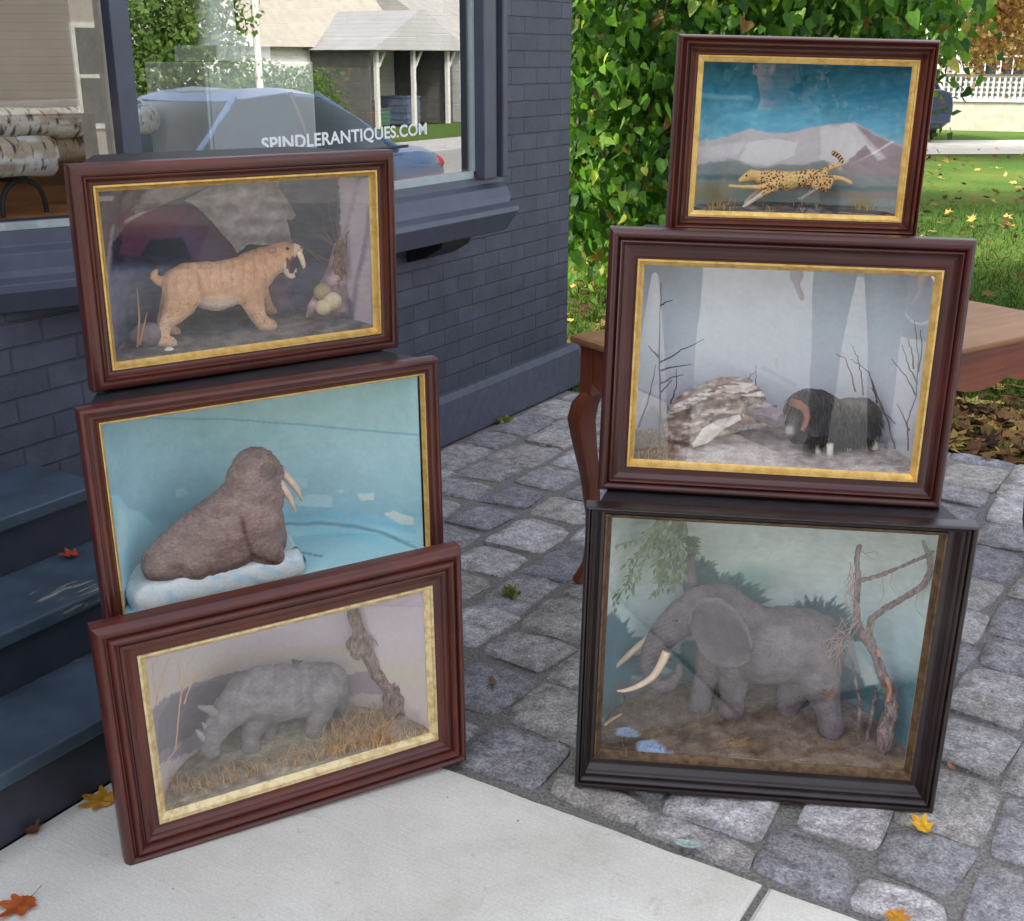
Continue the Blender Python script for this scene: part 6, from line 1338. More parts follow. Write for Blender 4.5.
# ---------------------------------------------------------------- lawn grass, leaf litter
def near_lawn(n):
    out = []
    while len(out) < n:
        u = RNG.uniform(545, 1290); v = RNG.uniform(205, 470); g_ = ground(u, v, -.035); a, b_ = nd_of(g_)
        if b_ > 4.82 and a > -6 and a < .85: out.append(g_)
    return np.array(out)
P = near_lawn(52000); n = len(P); D = RNG.normal(0, .5, (n, 3)) + np.array([0, 0, 1.0]); Nn = RNG.normal(0, 1, (n, 3))
BL = ([(-.09, 0, 0), (.09, 0, 0), (.05, .55, .05), (0, 1, .2), (-.05, .55, .05)], [(0, 1, 2, 4), (4, 2, 3)])
GB = leafmat('grass_blade', [(0, lin((44, 64, 26))), (.6, lin((78, 110, 44))), (1, lin((132, 142, 76)))], .7, .35, .15)
tag(leaf_batch('grass', P, D, Nn, RNG.uniform(.03, .075, n), BL, GB), 'short green lawn grass behind the table', None, None, 'stuff')
LIT = leafmat('fallen_leaf_mix', [(0, lin((62, 46, 38))), (.4, lin((108, 76, 54))), (.7, lin((150, 118, 72))), (.88, lin((204, 172, 84))), (1, lin((150, 150, 96)))], .8, .25, .2, (1, 1, .9))
P1 = []
while len(P1) < 1150:
    u = RNG.uniform(930, 1330); v = RNG.uniform(385, 500); g_ = ground(u, v, -.02); a, b_ = nd_of(g_)
    if b_ > 4.80 and a < .8 and b_ < 5.5 + .3 * RNG.normal(): P1.append(g_ + np.array([0, 0, RNG.uniform(0, .035)]))
P2 = near_lawn(420) + np.array([0, 0, .05]); P3 = []
while len(P3) < 620:
    g_ = ground(RNG.uniform(570, 1250), RNG.uniform(150, 235), -.035); P3.append(g_ + np.array([0, 0, .03]))
P4 = [];
while len(P4) < 60:
    g_ = ground(RNG.uniform(560, 625), RNG.uniform(240, 330), -.035); P4.append(g_ + np.array([0, 0, .05]))
P = np.concatenate([P1, P2, P3, P4]); n = len(P); tag(leaf_batch('leaf_litter', P, RNG.normal(0, 1, (n, 3)) * np.array([1, 1, .25]), RNG.normal(0, .35, (n, 3)) + np.array([0, 0, 1]), RNG.uniform(.05, .11, n), STAR, LIT), 'brown and yellow fallen leaves scattered over the lawn and its edge', None, None, 'stuff')
def fallen(label, P, size, rot, colr, curl=.12, seed=0, tilt=(0, 0), oval=False):
    rg = random.Random(seed); out = []; lob = [(90, 1.0), (38, .9), (-12, .74), (-55, .5), (-125, .5), (192, .74), (142, .9)]; pts = []
    for i in range(56):
        a = 2 * math.pi * i / 56; r_ = .46
        for la, lr in lob:
            d_ = abs((math.degrees(a) - la + 180) % 360 - 180); r_ = max(r_, lr * (1 - .62 * (d_ / 30) ** .9)) if d_ < 30 else r_
        if oval: r_ = .42 / math.sqrt((math.cos(a) / 1.0) ** 2 + (math.sin(a) * .45) ** 2)
        r_ *= 1 + .06 * math.sin(a * 17 + seed) + .05 * rg.uniform(-1, 1); pts.append((r_ * math.cos(a), r_ * math.sin(a)))
    mb = MB(); rows = []; cols = []
    for s_ in (0.02, .35, .7, 1.0):
        row = []; cc = []
        for x, y in pts:
            X_, Y_ = x * s_ * size, y * s_ * size; z = curl * size * ((x * s_) ** 2 * 1.2 + .5 * (y * s_) ** 2) + .06 * size * noise.noise(Vector((x * s_ * 2, y * s_ * 2, seed)))
            row.append((X_, Y_, z + .004)); vein = .85 if abs(x * s_) < .03 else 1; cc.append(np.clip(linA(np.array(colr) * vein * (1 + .25 * noise.noise(Vector((x * s_ * 4, y * s_ * 4, seed + 5))))) / KOUT, 0, .9))
        rows.append(row); cols.append(cc)
    mb.grid(rows, 0, cols, close=True); mb.tube([(0, -.1 * size, .004), (0.02 * size, -.5 * size, .006), (.05 * size, -.95 * size, .012)], .012 * size, 5, 0, np.clip(linA(np.array(colr) * .7) / KOUT, 0, 1))
    o = mb.build('fallen_leaf', painted('dry_leaf_%d' % seed, .6, 200, .25, .4, .002, .3), None, None, 60, fix=False)
    o.matrix_world = Matrix.Translation(Vector(P)) @ Matrix.Rotation(R(tilt[0]), 4, 'X') @ Matrix.Rotation(R(tilt[1]), 4, 'Y') @ Matrix.Rotation(R(rot), 4, 'Z'); return tag(o, label, 'leaf', 'loose fallen leaves')
fallen('golden yellow maple leaf on the concrete by the lower left corner of the rhinoceros case', ground(102, 802, .001), .058, 70, (206, 150, 50), .10, 1)
fallen('orange maple leaf on the concrete at the lower left corner of the photo', ground(22, 906, .001), .052, 150, (186, 92, 44), .22, 2)
q = ground(72, 557, .336); fallen('curled red brown leaf on the middle step', q, .034, 100, (172, 66, 34), .55, 3)
fallen('folded bright yellow leaf at the lower right corner of the elephant case', ground(922, 828, .003), .036, 30, (226, 170, 32), .35, 4, (14, 10))
fallen('yellow brown leaf where the concrete meets the cobbles at the bottom right', ground(895, 918, .004), .036, 200, (204, 140, 40), .3, 5)
fallen('pale silvery leaf lying on the cobbles beneath the elephant case', ground(688, 846, .004), .03, 75, (178, 196, 190), .2, 6, oval=True)
fallen('small brown leaf curled at the foot of the lowest step', ground(33, 833, .001), .03, 40, (112, 82, 58), .8, 7)
fallen('olive brown leaf pressed onto a pale cobble between the two stacks', ground(492, 682, .004), .022, 10, (120, 104, 74), .1, 8, oval=True)
fallen('small orange leaf scrap on the cobbles right of the elephant case', ground(951, 768, .004), .014, 10, (190, 110, 60), .3, 9, oval=True)
fallen('tiny yellow leaf scrap by the weed between the two stacks', ground(515, 588, .004), .014, 10, (206, 180, 100), .3, 10, oval=True)
WEED = leafmat('weed_leaf', [(0, lin((92, 108, 60))), (1, lin((150, 160, 96)))], .7, .3, .2)
for i, (u, v, k, r_, lb) in enumerate([(512, 596, 26, .03, 'small green weed in the cobble joint beside the table leg'), (505, 422, 40, .05, 'low green weed tuft at the foot of the shop wall'), (553, 390, 60, .07, 'brownish weed tuft at the wall under the table corner'), (958, 425, 60, .06, 'bright green weed in the leaf litter right of the musk ox case')]):
    g_ = ground(u, v, -.006); P = RNG.normal(0, r_ * .3, (k, 3)) * np.array([1, 1, 0]); n = k
    o = leaf_batch('weed', P, RNG.normal(0, .7, (n, 3)) + np.array([0, 0, .8]), RNG.normal(0, .6, (n, 3)) + np.array([0, 0, .6]), RNG.uniform(.018, .04, n), SMALL, WEED); o.matrix_world = Matrix.Translation(Vector(g_.tolist())); tag(o, lb, 'weed')

# ---------------------------------------------------------------- neighbour's house across the lawn
def siding(name, c, pitch=.11, rough=.6):
    m, nt, b = newmat(name); tc = N(nt, 'ShaderNodeTexCoord'); sp = N(nt, 'ShaderNodeSeparateXYZ'); nt.links.new(tc.outputs['Object'], sp.inputs[0])
    dv = N(nt, 'ShaderNodeMath', operation='DIVIDE'); nt.links.new(sp.outputs[2], dv.inputs[0]); dv.inputs[1].default_value = pitch; fr = N(nt, 'ShaderNodeMath', operation='FRACT'); nt.links.new(dv.outputs[0], fr.inputs[0])
    c = np.array(c); cc = ramp(nt, fr.outputs[0], [(0, c * .5), (.1, c), (1, c)]); f = noise_tex(nt, coords(nt), 1.3, 5)
    nt.links.new(mix(nt, 1.0, cc, ramp(nt, f, [(.3, (.85,) * 3), (.7, (1.05,) * 3)]), 'MULTIPLY'), b.inputs['Base Color']); b.inputs['Roughness'].default_value = rough; bump(nt, b, fr.outputs[0], -.5, .02); return m
def window(parent, x, y, z, w, h, fm, pm, bars=(1, 1), face=-1, depth=.05):
    """framed sash window on a wall that faces -y (face=-1) or +y"""
    mb = MB(); t = .07; yo = y + face * depth; a, b_ = sorted((y, yo))
    mb.box(x - w / 2 - t, a, z - t, x - w / 2, b_, z + h + t); mb.box(x + w / 2, a, z - t, x + w / 2 + t, b_, z + h + t); mb.box(x - w / 2, a, z + h, x + w / 2, b_, z + h + t); mb.box(x - w / 2, a, z - t, x + w / 2, b_, z)
    for k in range(bars[0]): xx = x - w / 2 + w * (k + 1) / (bars[0] + 1); mb.box(xx - .015, a, z, xx + .015, b_ - .005, z + h)
    for k in range(bars[1]): zz = z + h * (k + 1) / (bars[1] + 1); mb.box(x - w / 2, a + .002, zz - .022, x + w / 2, b_ - .008, zz + .022)
    f = mb.build('window', fm, parent); p = MB(); yy = y + face * depth * .4; p.add([(x - w / 2, yy, z), (x + w / 2, yy, z), (x + w / 2, yy, z + h), (x - w / 2, yy, z + h)], [(0, 1, 2, 3)]); p.build('pane', pm, f); return f
PANE = plain('window_dark_glass', (.03, .035, .04), .06, .2, 3, 0, spec=.8)
WHITE = plain('white_trim', (.62, .62, .59), .5, .06, 8, .05)
CREAM = siding('cream_siding', (.56, .545, .49))
hb = ground(985, 131, -.035); hy = hb[1]; hx = hb[0]
house = empty('neighbour_house', 'cream house with a lattice skirted porch beyond the lawn at the upper right', 'house', Matrix.Translation(Vector((hx, hy, -.04))) @ Matrix.Rotation(R(-24), 4, 'Z'))
mb = MB(); mb.box(-3.6, 1.6, .0, 12, 9, 6.0); mb.build('wall', CREAM, house)
mb = MB(); mb.hexa([(-4, 1.2, 6.005), (12.4, 1.2, 6.005), (12.4, 9.4, 6.005), (-4, 9.4, 6.005)], [(-4, 5.2, 9), (12.4, 5.2, 9), (12.4, 5.4, 9), (-4, 5.4, 9)]); mb.build('roof', plain('grey_shingle', (.10, .10, .105), .9, .3, 6, .4), house)
mb = MB(); mb.box(-1.05, 0, 0, 12, 1.597, .62); mb.build('porch_foundation', plain('tan_boards', (.52, .48, .38), .8, .2, 5, .3), house)
PX = hy * .947 / FPX + .0
mb = MB()
for k in range(70): x = -1.0 + k * .115; mb.box(x, -.03, .70, x + .045, -.005, 1.16)
for k in range(5): z = .70 + k * .105; mb.box(-1.0, -.0045, z, 7, .015, z + .04)
mb.build('lattice', WHITE, house)
mb = MB(); mb.box(-1.0, .03, .70, 7, .05, 1.16); mb.build('porch_void_sheet', plain('porch_void_shade', (.36, .345, .31), .9), house)  # grey sheet standing in for the shade of the porch void
mb = MB(); mb.box(-1.05, -.05, 1.165, 7, .03, 1.21); mb.build('porch_rail', plain('brown_rail', (.11, .08, .06), .7), house)
mb = MB(); mb.box(-1.05, -.04, .625, 12, 1.59, .695); mb.build('porch_floor', WHITE, house)
for x in (-.95, 1.05, 3.1): mb = MB(); mb.box(x, .02, .7, x + .11, .13, 3.2); mb.build('porch_post', plain('porch_post_paint', (.30, .28, .26), .7), house)
mb = MB(); mb.box(-1.3, -.35, 3.21, 12, 1.59, 3.4); mb.build('porch_roof', WHITE, house)
for x in (-.25, .35, 1.6): window(house, x, 1.598, 1.15, .5, 1.3, WHITE, PANE, (1, 2))
DRIVE = plain('pale_driveway', (.66, .62, .55), .9, .1, 3, .2)
mb = MB(); a_ = ground(905, 155, -.02); y0_ = a_[1]; y1_ = ground(905, 141, -.02)[1]
mb.add([(2, y0_, -.022), (40, y0_ + 1.5, -.022), (40, y1_ + 1.5, -.022), (2, y1_, -.022)], [(0, 1, 2, 3)]); o = mb.build('driveway', DRIVE, None); tag(o, kind='structure')
# rust leaved tree in front of it
yt = hy - 6.5; cl = []
for k in range(70): cl.append(W(rg.uniform(945, 1120), rg.uniform(-140, 62), yt + rg.uniform(-1.2, 1.2)))
for k in range(26): cl.append(W(rg.uniform(952, 1030), rg.uniform(-20, 52), yt + rg.uniform(-1, 1)))
tb = W(1052, 130, yt); tree('rust_leaved_tree', 'rust and olive leaved tree in front of the cream house at the upper right', 'tree', (tb[0], yt, -.04), [(tb[0], yt, -.04), (tb[0] - .02, yt, .8), (tb[0] + .05, yt, 1.7), (tb[0] + .1, yt, 3.0)], cl, 130, .075, STAR, RUST, (.26, .3, .2), .3, .10, seed=9, tone=(.5, .28))

# ---------------------------------------------------------------- cars
def carmat(name, c): 
    m, nt, b = newmat(name); b.inputs['Base Color'].default_value = (*c, 1); b.inputs['Metallic'].default_value = .35; b.inputs['Roughness'].default_value = .3; b.inputs['Coat Weight'].default_value = .6; b.inputs['Coat Roughness'].default_value = .12; return m
TYRE = plain('tyre_rubber', (.02, .02, .02), .85, .2, 30, .2); RIM = plain('alloy', (.62, .63, .65), .3, .05, 10, 0, metal=.7)
CARGL = plain('car_glass', (.012, .022, .024), .03, .2, 2, 0, spec=.8); REDL = plain('red_lens', (.45, .02, .02), .2, .1, 10, 0); CLRL = plain('clear_lens', (.6, .62, .64), .15, .1, 10, 0); PLAS = plain('black_plastic', (.03, .03, .032), .6, .2, 20, .1)
def wheel(parent, x, y, out):
    mb = MB(); rows = []
    for i in range(32):
        a = 2 * math.pi * i / 32; rows.append([(x + math.cos(a) * r_, y + out * w, .315 + math.sin(a) * r_) for r_, w in ((.21, -.10), (.29, -.10), (.315, -.07), (.315, .06), (.29, .09), (.215, .085))])
    rows.append(rows[0]); mb.grid(rows); w = mb.build('wheel', TYRE, parent, smooth=40)
    mb = MB(); rows = []
    for i in range(32):
        a = 2 * math.pi * i / 32; rows.append([(x + math.cos(a) * r_, y + out * w_, .315 + math.sin(a) * r_) for r_, w_ in ((.208, .08), (.19, .083), (.18, .03), (.18, -.08))])
    rows.append(rows[0]); mb.grid(rows)
    for k in range(5):
        a = 2 * math.pi * k / 5 + .3; ca, sa = math.cos(a), math.sin(a); px_, pz_ = -sa, ca
        def q(r_, s_, o_): return (x + ca * r_ + px_ * s_, y + out * o_, .315 + sa * r_ + pz_ * s_)
        mb.hexa([q(.04, -.03, .045), q(.04, .03, .045), q(.186, .022, .05), q(.186, -.022, .05)], [q(.04, -.028, .075), q(.04, .028, .075), q(.186, .018, .07), q(.186, -.018, .07)])
    mb.tube([(x, y + out * .03, .315), (x, y + out * .078, .315)], .052, 20); mb.build('rim', RIM, w, smooth=35)
def car(label, M, colr, group='parked cars', wagon=False):
    root = empty('parked_car', label, 'car', M, group); paint = carmat('car_paint', colr)
    st_ = [(2.28, .28, .50, .55), (2.22, .22, .60, .72), (2.0, .20, .68, .82), (1.5, .20, .78, .86), (1.05, .20, .86, .87), (.4, .20, .90, .875), (-.5, .20, .92, .875), (-1.3, .20, .93, .87), (-1.8, .21, .92, .85), (-2.1, .26, .88, .80), (-2.26, .34, .80, .72), (-2.3, .42, .66, .62)]
    if wagon: st_ = st_[:7] + [(-1.3, .20, .97, .87), (-2.0, .21, .97, .86), (-2.2, .30, .97, .855), (-2.26, .34, .95, .85), (-2.27, .36, .93, .84)]
    rows = []
    for x, zb, zt, hw in st_:
        h = zt - zb; pr = [(-.78, 0), (-.93, .06), (-1, .3), (-1, .55), (-.97, .78), (-.90, .93), (-.72, 1.0), (-.3, 1.02), (0, 1.025)]; pr = pr + [(-a, b_) for a, b_ in pr[::-1][1:]]
        rows.append([(x, a * hw, zb + b_ * h) for a, b_ in pr])
    mb = MB(); mb.grid(rows, close=True); mb.add(rows[0], [tuple(range(len(rows[0])))]); mb.add(rows[-1], [tuple(range(len(rows[-1])))]); body = mb.build('body', paint, root, smooth=40)
    r0, r1 = (.28, -.82) if not wagon else (.32, -1.75); b0, b1 = (1.14, -1.72) if not wagon else (1.12, -2.12)
    base = [(b0, 0), (b0 - .12, .6), (b0 - .35, .80), (-.3, .815), (b1 + .35, .80), (b1 + .1, .62), (b1, 0)]; roof = [(r0, 0), (r0 - .04, .42), (r0 - .14, .56), (-.3, .60), (r1 + .14, .56), (r1 + .04, .44), (r1, 0)]
    zc = lambda x, z: z - (.07 * (((x + .28) / .6) ** 2) if (z > 1.3 and not wagon) else 0)
    ring = lambda L_, z: [(x, -y, zc(x, z)) for x, y in L_] + [(x, y, zc(x, z)) for x, y in L_[::-1][1:-1]]
    mb = MB(); rows = [ring(base, .90), ring([(a[0] * .5 + b_[0] * .5, (a[1] * .46 + b_[1] * .54) * 1.03) for a, b_ in zip(base, roof)], 1.19), ring(roof, 1.395)]; mb.grid(rows, close=True); mb.build('windows', CARGL, root, smooth=50)
    mb = MB(); rows = [ring([(x, y * 1.02) for x, y in roof], 1.375), ring([(x, y * 1.0) for x, y in roof], 1.40), ring([(x * .8 - .06, y * .7) for x, y in roof], 1.432)]; mb.grid(rows, close=True); mb.add(rows[-1], [tuple(range(len(rows[-1])))]); mb.build('roof', paint, root, smooth=40)
    for s_ in (-1, 1):
        for a, b_, r_ in (((b0 - .2, .74, .90), (r0 - .08, .53, 1.37 if not wagon else 1.39), .026), ((-.33, .822, .9), (-.33, .605, 1.39), .024), ((b1 + .22, .74, .90), (r1 + .09, .53, 1.355 if not wagon else 1.39), .04)):
            m_ = [(a[i] + b_[i]) / 2 for i in range(3)]; m_[1] *= 1.02; MB().tube([(a[0], s_ * a[1], a[2]), (m_[0], s_ * m_[1], m_[2]), (b_[0], s_ * b_[1], b_[2])], r_, 8).build('pillar', paint if r_ > .025 else PLAS, root, smooth=60)
        MB().ball((b0 - .34, s_ * .95, .95), (.07, .09, .06), 12, 8).build('mirror', paint, root, smooth=180)
        MB().ball((-2.16, s_ * .62, .74), (.12, .14, .085), 14, 8).build('tail_light', REDL, root, smooth=180); MB().ball((2.13, s_ * .58, .58), (.12, .16, .07), 14, 8).build('headlight', CLRL, root, smooth=180)
        for x in (1.38, -1.32):
            mb = MB(); mb.tube([(x, s_ * .70, .315), (x, s_ * .8785, .315)], .355, 32); mb.build('wheel_arch', PLAS, root, smooth=40); wheel(root, x, s_ * .80, s_)
        mb = MB()
        for x in (.55, -.62): mb.box(x - .09, s_ * .872 - .012, .72, x + .09, s_ * .872 + .012, .75)
        mb.build('door_handle', paint, root)
        mb = MB(); mb.tube([(1.0, s_ * .868, .915), (-.4, s_ * .878, .93), (-1.5, s_ * .862, .935)], .012, 6); mb.build('belt_trim', PLAS, root)
        mb = MB()
        for x in (.98, -.36, -1.28): mb.tube([(x, s_ * .80, .91), (x, s_ * .868, .84), (x, s_ * .882, .55), (x, s_ * .86, .30)], .006, 5)
        mb.build('door_seam', PLAS, root)
    for x0_, x1_ in ((-2.36, -2.12), (2.08, 2.33)): mb = MB(); mb.box(x0_, -.8, .36, x1_, .8, .54); mb.build('bumper', paint, root, bevel=.04)
    mb = MB(); mb.box(-2.375, -.26, .50, -2.285, .26, .61); mb.build('number_plate', plain('blank_plate', (.6, .6, .58), .5), root)
    return root
def carM(n, d, z, rot): return FM @ Matrix.Translation(Vector((n, d, z))) @ Matrix.Rotation(R(rot), 4, 'Z')
# the car seen in the shop window: long axis along the street, nose towards the camera end
car('blue grey sedan parked along the kerb, reflected in the shop window', carM(1.98, 6.95, -.15, -90), (.10, .17, .32))
oc = C['otter']; rr_ = ray(922, 296); P0_ = oc.org - oc.N * .03; tt_ = ((P0_ - CAM) @ oc.N) / (rr_ @ oc.N); Pq_ = CAM + rr_ * tt_; r2_ = rr_ - 2 * (rr_ @ oc.N) * oc.N; Qw = Pq_ + r2_ * ((.30 - Pq_[2]) / r2_[2]); print('wheel seen at', nd_of(Qw), Qw)
wn, wd = nd_of(Qw); wn = max(wn, 1.6)
car('silver car parked behind the camera, its wheel reflected in the musk ox case', carM(wn + .86, wd + 1.32, -.02, 90), (.22, .23, .24))
sv = ground(941, 141, -.02); car('blue and silver estate car on the driveway behind the cheetah case', Matrix.Translation(Vector((sv[0] - 1.05, sv[1] + 1.9, -.03))) @ Matrix.Rotation(R(97), 4, 'Z'), (.05, .075, .15), wagon=True)

# ---------------------------------------------------------------- across the street (seen in the glass)
def grp(n, d, z, rot=0): return FM @ Matrix.Translation(Vector((n, d, z))) @ Matrix.Rotation(R(rot), 4, 'Z')
# local axes of these houses: x runs along the street, the front faces -y (towards the shop)
def bl(name, label, n, d, w, dep, hw, roofh, wallmat, roofmat, wins, over=.5, gable=False):
    z0 = land(n, d); root = empty(name, label, 'house', grp(n, d, z0, 90) @ Matrix.Scale(-1, 4, (0, 1, 0)) @ Matrix.Scale(1, 4)); return root, z0
ROOFT = plain('tan_roof', (.46, .43, .36), .9, .12, 2.5, .3); SIDW = siding('white_clapboard', (.70, .69, .66), .14); SIDG = siding('grey_clapboard', (.46, .46, .46), .14); SIDT = siding('weathered_clapboard', (.34, .30, .26), .13)
def sidehouse(name, label, n, d0, d1, hw, ridge, wall, roof, wins, depth=7, z0=None, over=.4):
    """long side faces the shop; built directly in shop-front axes"""
    z0 = land(n, d0) if z0 is None else z0; base = Vector((n, (d0 + d1) / 2, z0)); root = empty(name, label, 'building', FM @ Matrix.Translation(base)); L_ = (d1 - d0) / 2
    mb = MB(); mb.box(0, -L_, 0, depth, L_, hw); mb.build('wall', wall, root)
    mb = MB(); mb.hexa([(-over, -L_ - over, hw + .003), (depth + over, -L_ - over, hw + .003), (depth + over, L_ + over, hw + .003), (-over, L_ + over, hw + .003)], [(depth * .45, -L_ - over, ridge), (depth * .55, -L_ - over, ridge), (depth * .55, L_ + over, ridge), (depth * .45, L_ + over, ridge)]); mb.build('roof', roof, root)
    for dd, zz, w, h in wins:
        y = dd - base.y; mb = MB(); t = .08
        mb.box(-.05, y - w / 2 - t, zz - t, .03, y - w / 2, zz + h + t); mb.box(-.05, y + w / 2, zz - t, .03, y + w / 2 + t, zz + h + t); mb.box(-.05, y - w / 2, zz + h, .03, y + w / 2, zz + h + t); mb.box(-.05, y - w / 2, zz - t, .03, y + w / 2, zz); mb.box(-.045, y - w / 2, zz + h / 2 - .03, .028, y + w / 2, zz + h / 2 + .03)
        f = mb.build('window', WHITE, root); p = MB(); p.add([(-.015, y - w / 2, zz), (-.015, y + w / 2, zz), (-.015, y + w / 2, zz + h), (-.015, y - w / 2, zz + h)], [(0, 1, 2, 3)]); p.build('pane', PANE, f)
    return root, base
def rf(u, v, n):   # where the shop window shows the plane n
    r = ray(u, v); t = GN / (r @ FN); Pq = CAM + r * t; r2 = r - 2 * (r @ FN) * FN; k = (n - Pq @ FN) / (r2 @ FN); Q = Pq + r2 * k; return float(Q @ FN), float(Q @ FD), float(Q[2])
nh = 23.0
e0 = rf(205, 46, nh); e1 = rf(385, 42, nh); bz = rf(330, 100, nh)[2]
sidehouse('long_low_house', 'long white clapboard house with a broad tan roof, seen in the window reflection', nh, e0[1] - 1, e1[1] + .5, e0[2] - land(nh, 0), e0[2] - land(nh, 0) + 4.6, SIDW, ROOFT, [(rf(285, 58, nh)[1], .6, 1.0, .9), (rf(345, 88, nh)[1], .5, 1.2, 1.3)], depth=8)
# open shed with posts
g0 = rf(368, 50, 20.5); g1 = rf(452, 50, 20.5); sz0 = land(20.5, 0); sb = Vector((20.5, (g0[1] + g1[1]) / 2, sz0)); sh = empty('open_shed', 'open fronted shed with white posts full of stored things, seen in the window reflection', 'building', FM @ Matrix.Translation(sb)); Lh = (g1[1] - g0[1]) / 2; ht = g0[2] - sz0
mb = MB(); mb.box(3, -Lh, 0, 3.1, Lh, ht); mb.box(0, Lh - .1, 0, 2.999, Lh, ht); mb.box(0, -Lh, 0, 2.999, -Lh + .1, ht); mb.build('wall', plain('shed_boards', (.09, .085, .08), .9, .3, 4, .3), sh)
mb = MB(); mb.hexa([(-.5, -Lh - .4, ht + .003), (3.6, -Lh - .4, ht + .003), (3.6, Lh + .4, ht + .003), (-.5, Lh + .4, ht + .003)], [(-.5, -.1, ht + 1.3), (3.6, -.1, ht + 1.3), (3.6, .1, ht + 1.3), (-.5, .1, ht + 1.3)]); mb.build('roof', SIDG, sh)
for f_ in (-.85, 0, .85):
    mb = MB(); mb.box(-.1, Lh * f_ - .07, 0, .03, Lh * f_ + .07, ht - .003); mb.hexa([(-.08, Lh * f_, ht - .6), (.0, Lh * f_, ht - .6), (.0, Lh * f_ + .09, ht - .6), (-.08, Lh * f_ + .09, ht - .6)], [(-.08, Lh * f_ + .45, ht - .01), (0, Lh * f_ + .45, ht - .01), (0, Lh * f_ + .54, ht - .01), (-.08, Lh * f_ + .54, ht - .01)]); mb.build('post', WHITE, sh)
for i, (y, z, s_, lb, cc) in enumerate([(-Lh * .5, 0, .9, 'dark crate stored in the left bay of the open shed', (.10, .07, .05)), (-Lh * .15, 0, .6, 'green crate stored near the middle post of the open shed', (.06, .14, .09)), (Lh * .4, 0, 1.0, 'blue grey crate stored in the right bay of the open shed', (.10, .13, .2))]):
    mb = MB(); mb.box(-s_ / 2, -s_ / 2, 0, s_ / 2, s_ / 2, s_ * .9); mb.box(-s_ / 2 - .03, -s_ / 2 - .03, s_ * .9, s_ / 2 + .03, s_ / 2 + .03, s_ * .97)
    for k in range(3): mb.box(-s_ / 2 - .02, -s_ / 2 - .02, s_ * (.15 + .25 * k), s_ / 2 + .02, s_ / 2 + .02, s_ * (.25 + .25 * k))
    o = mb.build('crate', plain('crate_paint_%d' % i, cc, .8, .3, 5, .2), None, bevel=.01); o.matrix_world = FM @ Matrix.Translation(sb + Vector((1.3, y, 0))); tag(o, lb, 'crate', 'crates in the open shed')
k0 = rf(452, 60, 21); sidehouse('grey_house', 'grey gabled house right of the open shed, seen in the window reflection', 21, k0[1] + .5, k0[1] + 12, 2.6, 5.0, SIDG, plain('pale_shingle', (.4, .39, .36), .9, .15, 3, .3), [(k0[1] + 3, .8, 1, 1.2)], depth=8)
sidehouse('weathered_house', 'weathered brown clapboard house across the street from the steps', 15.5, -22, 2, 5.4, 8.0, SIDT, plain('dark_shingle', (.08, .08, .085), .9), [(-18 + 3.0 * k, z, .9, 1.5) for k in range(7) for z in (.9, 3.4)], depth=9)
# trees and pole in the reflection
a = rf(172, 60, 9.5); shrub('bush', 'tall round green bush across the street, seen at the left of the window reflection', 'bush', (float(nd(9.5, a[1]).x), float(nd(9.5, a[1]).y), 0), (1.1, 1.3, 1.9), 9000, .11, GREEN2, .75, 31)
a = rf(268, 60, 14); q = nd(14, a[1], land(14, a[1])); shrub('bush', 'low pale green bush across the street, seen behind the car roof in the reflection', 'bush', (q.x, q.y, 0), (1.3, 1.8, .75), 5000, .11, GREEN2, .85, 32)
a = rf(258, 60, 8.9); q = nd(8.9, a[1]); pole = empty('utility_pole', 'pale wooden utility pole across the street, seen in the window reflection', 'pole', Matrix.Translation(q)); mb = MB(); mb.tube([(0, 0, -.1), (.0, 0, 4), (0, 0, 8)], [.06, .055, .05], 14); mb.build('shaft', plain('pale_pole_wood', (.78, .75, .68), .9, .12, 12, .4), pole, smooth=60)
mb = MB(); mb.box(-.9, -.06, 7.0, .9, .06, 7.12); mb.build('crossarm', plain('crossarm_wood', (.25, .2, .15), .9), pole)

for i, (n_, d_, r_, lb) in enumerate([(10.5, -21, 3.4, 'tall dark tree across the street farthest behind the camera'), (11.5, -14, 3.2, 'tall dark tree across the street between the weathered house and the kerb'), (9.8, -29, 3.6, 'broad dark tree far down the street behind the camera')]):  # dark trees added behind the camera to darken the case reflections
    q = nd(n_, d_, land(n_, d_)); rgt = np.random.default_rng(50 + i); cl = [np.array(q) + np.array([0, 0, 4.6]) + rgt.normal(0, .5, 3) * np.array([r_, r_, r_ * 1.1]) for _ in range(46)]
    tree('broadleaf_tree', lb, 'tree', tuple(q), [tuple(q), tuple(q + Vector((0, 0, 1.5))), tuple(q + Vector((.1, 0, 3.2)))], cl, 120, .3, SMALL, GREEN2, (.7, .7, .6), .5, .2, 'added trees across the street', (.3, .2), 60 + i)
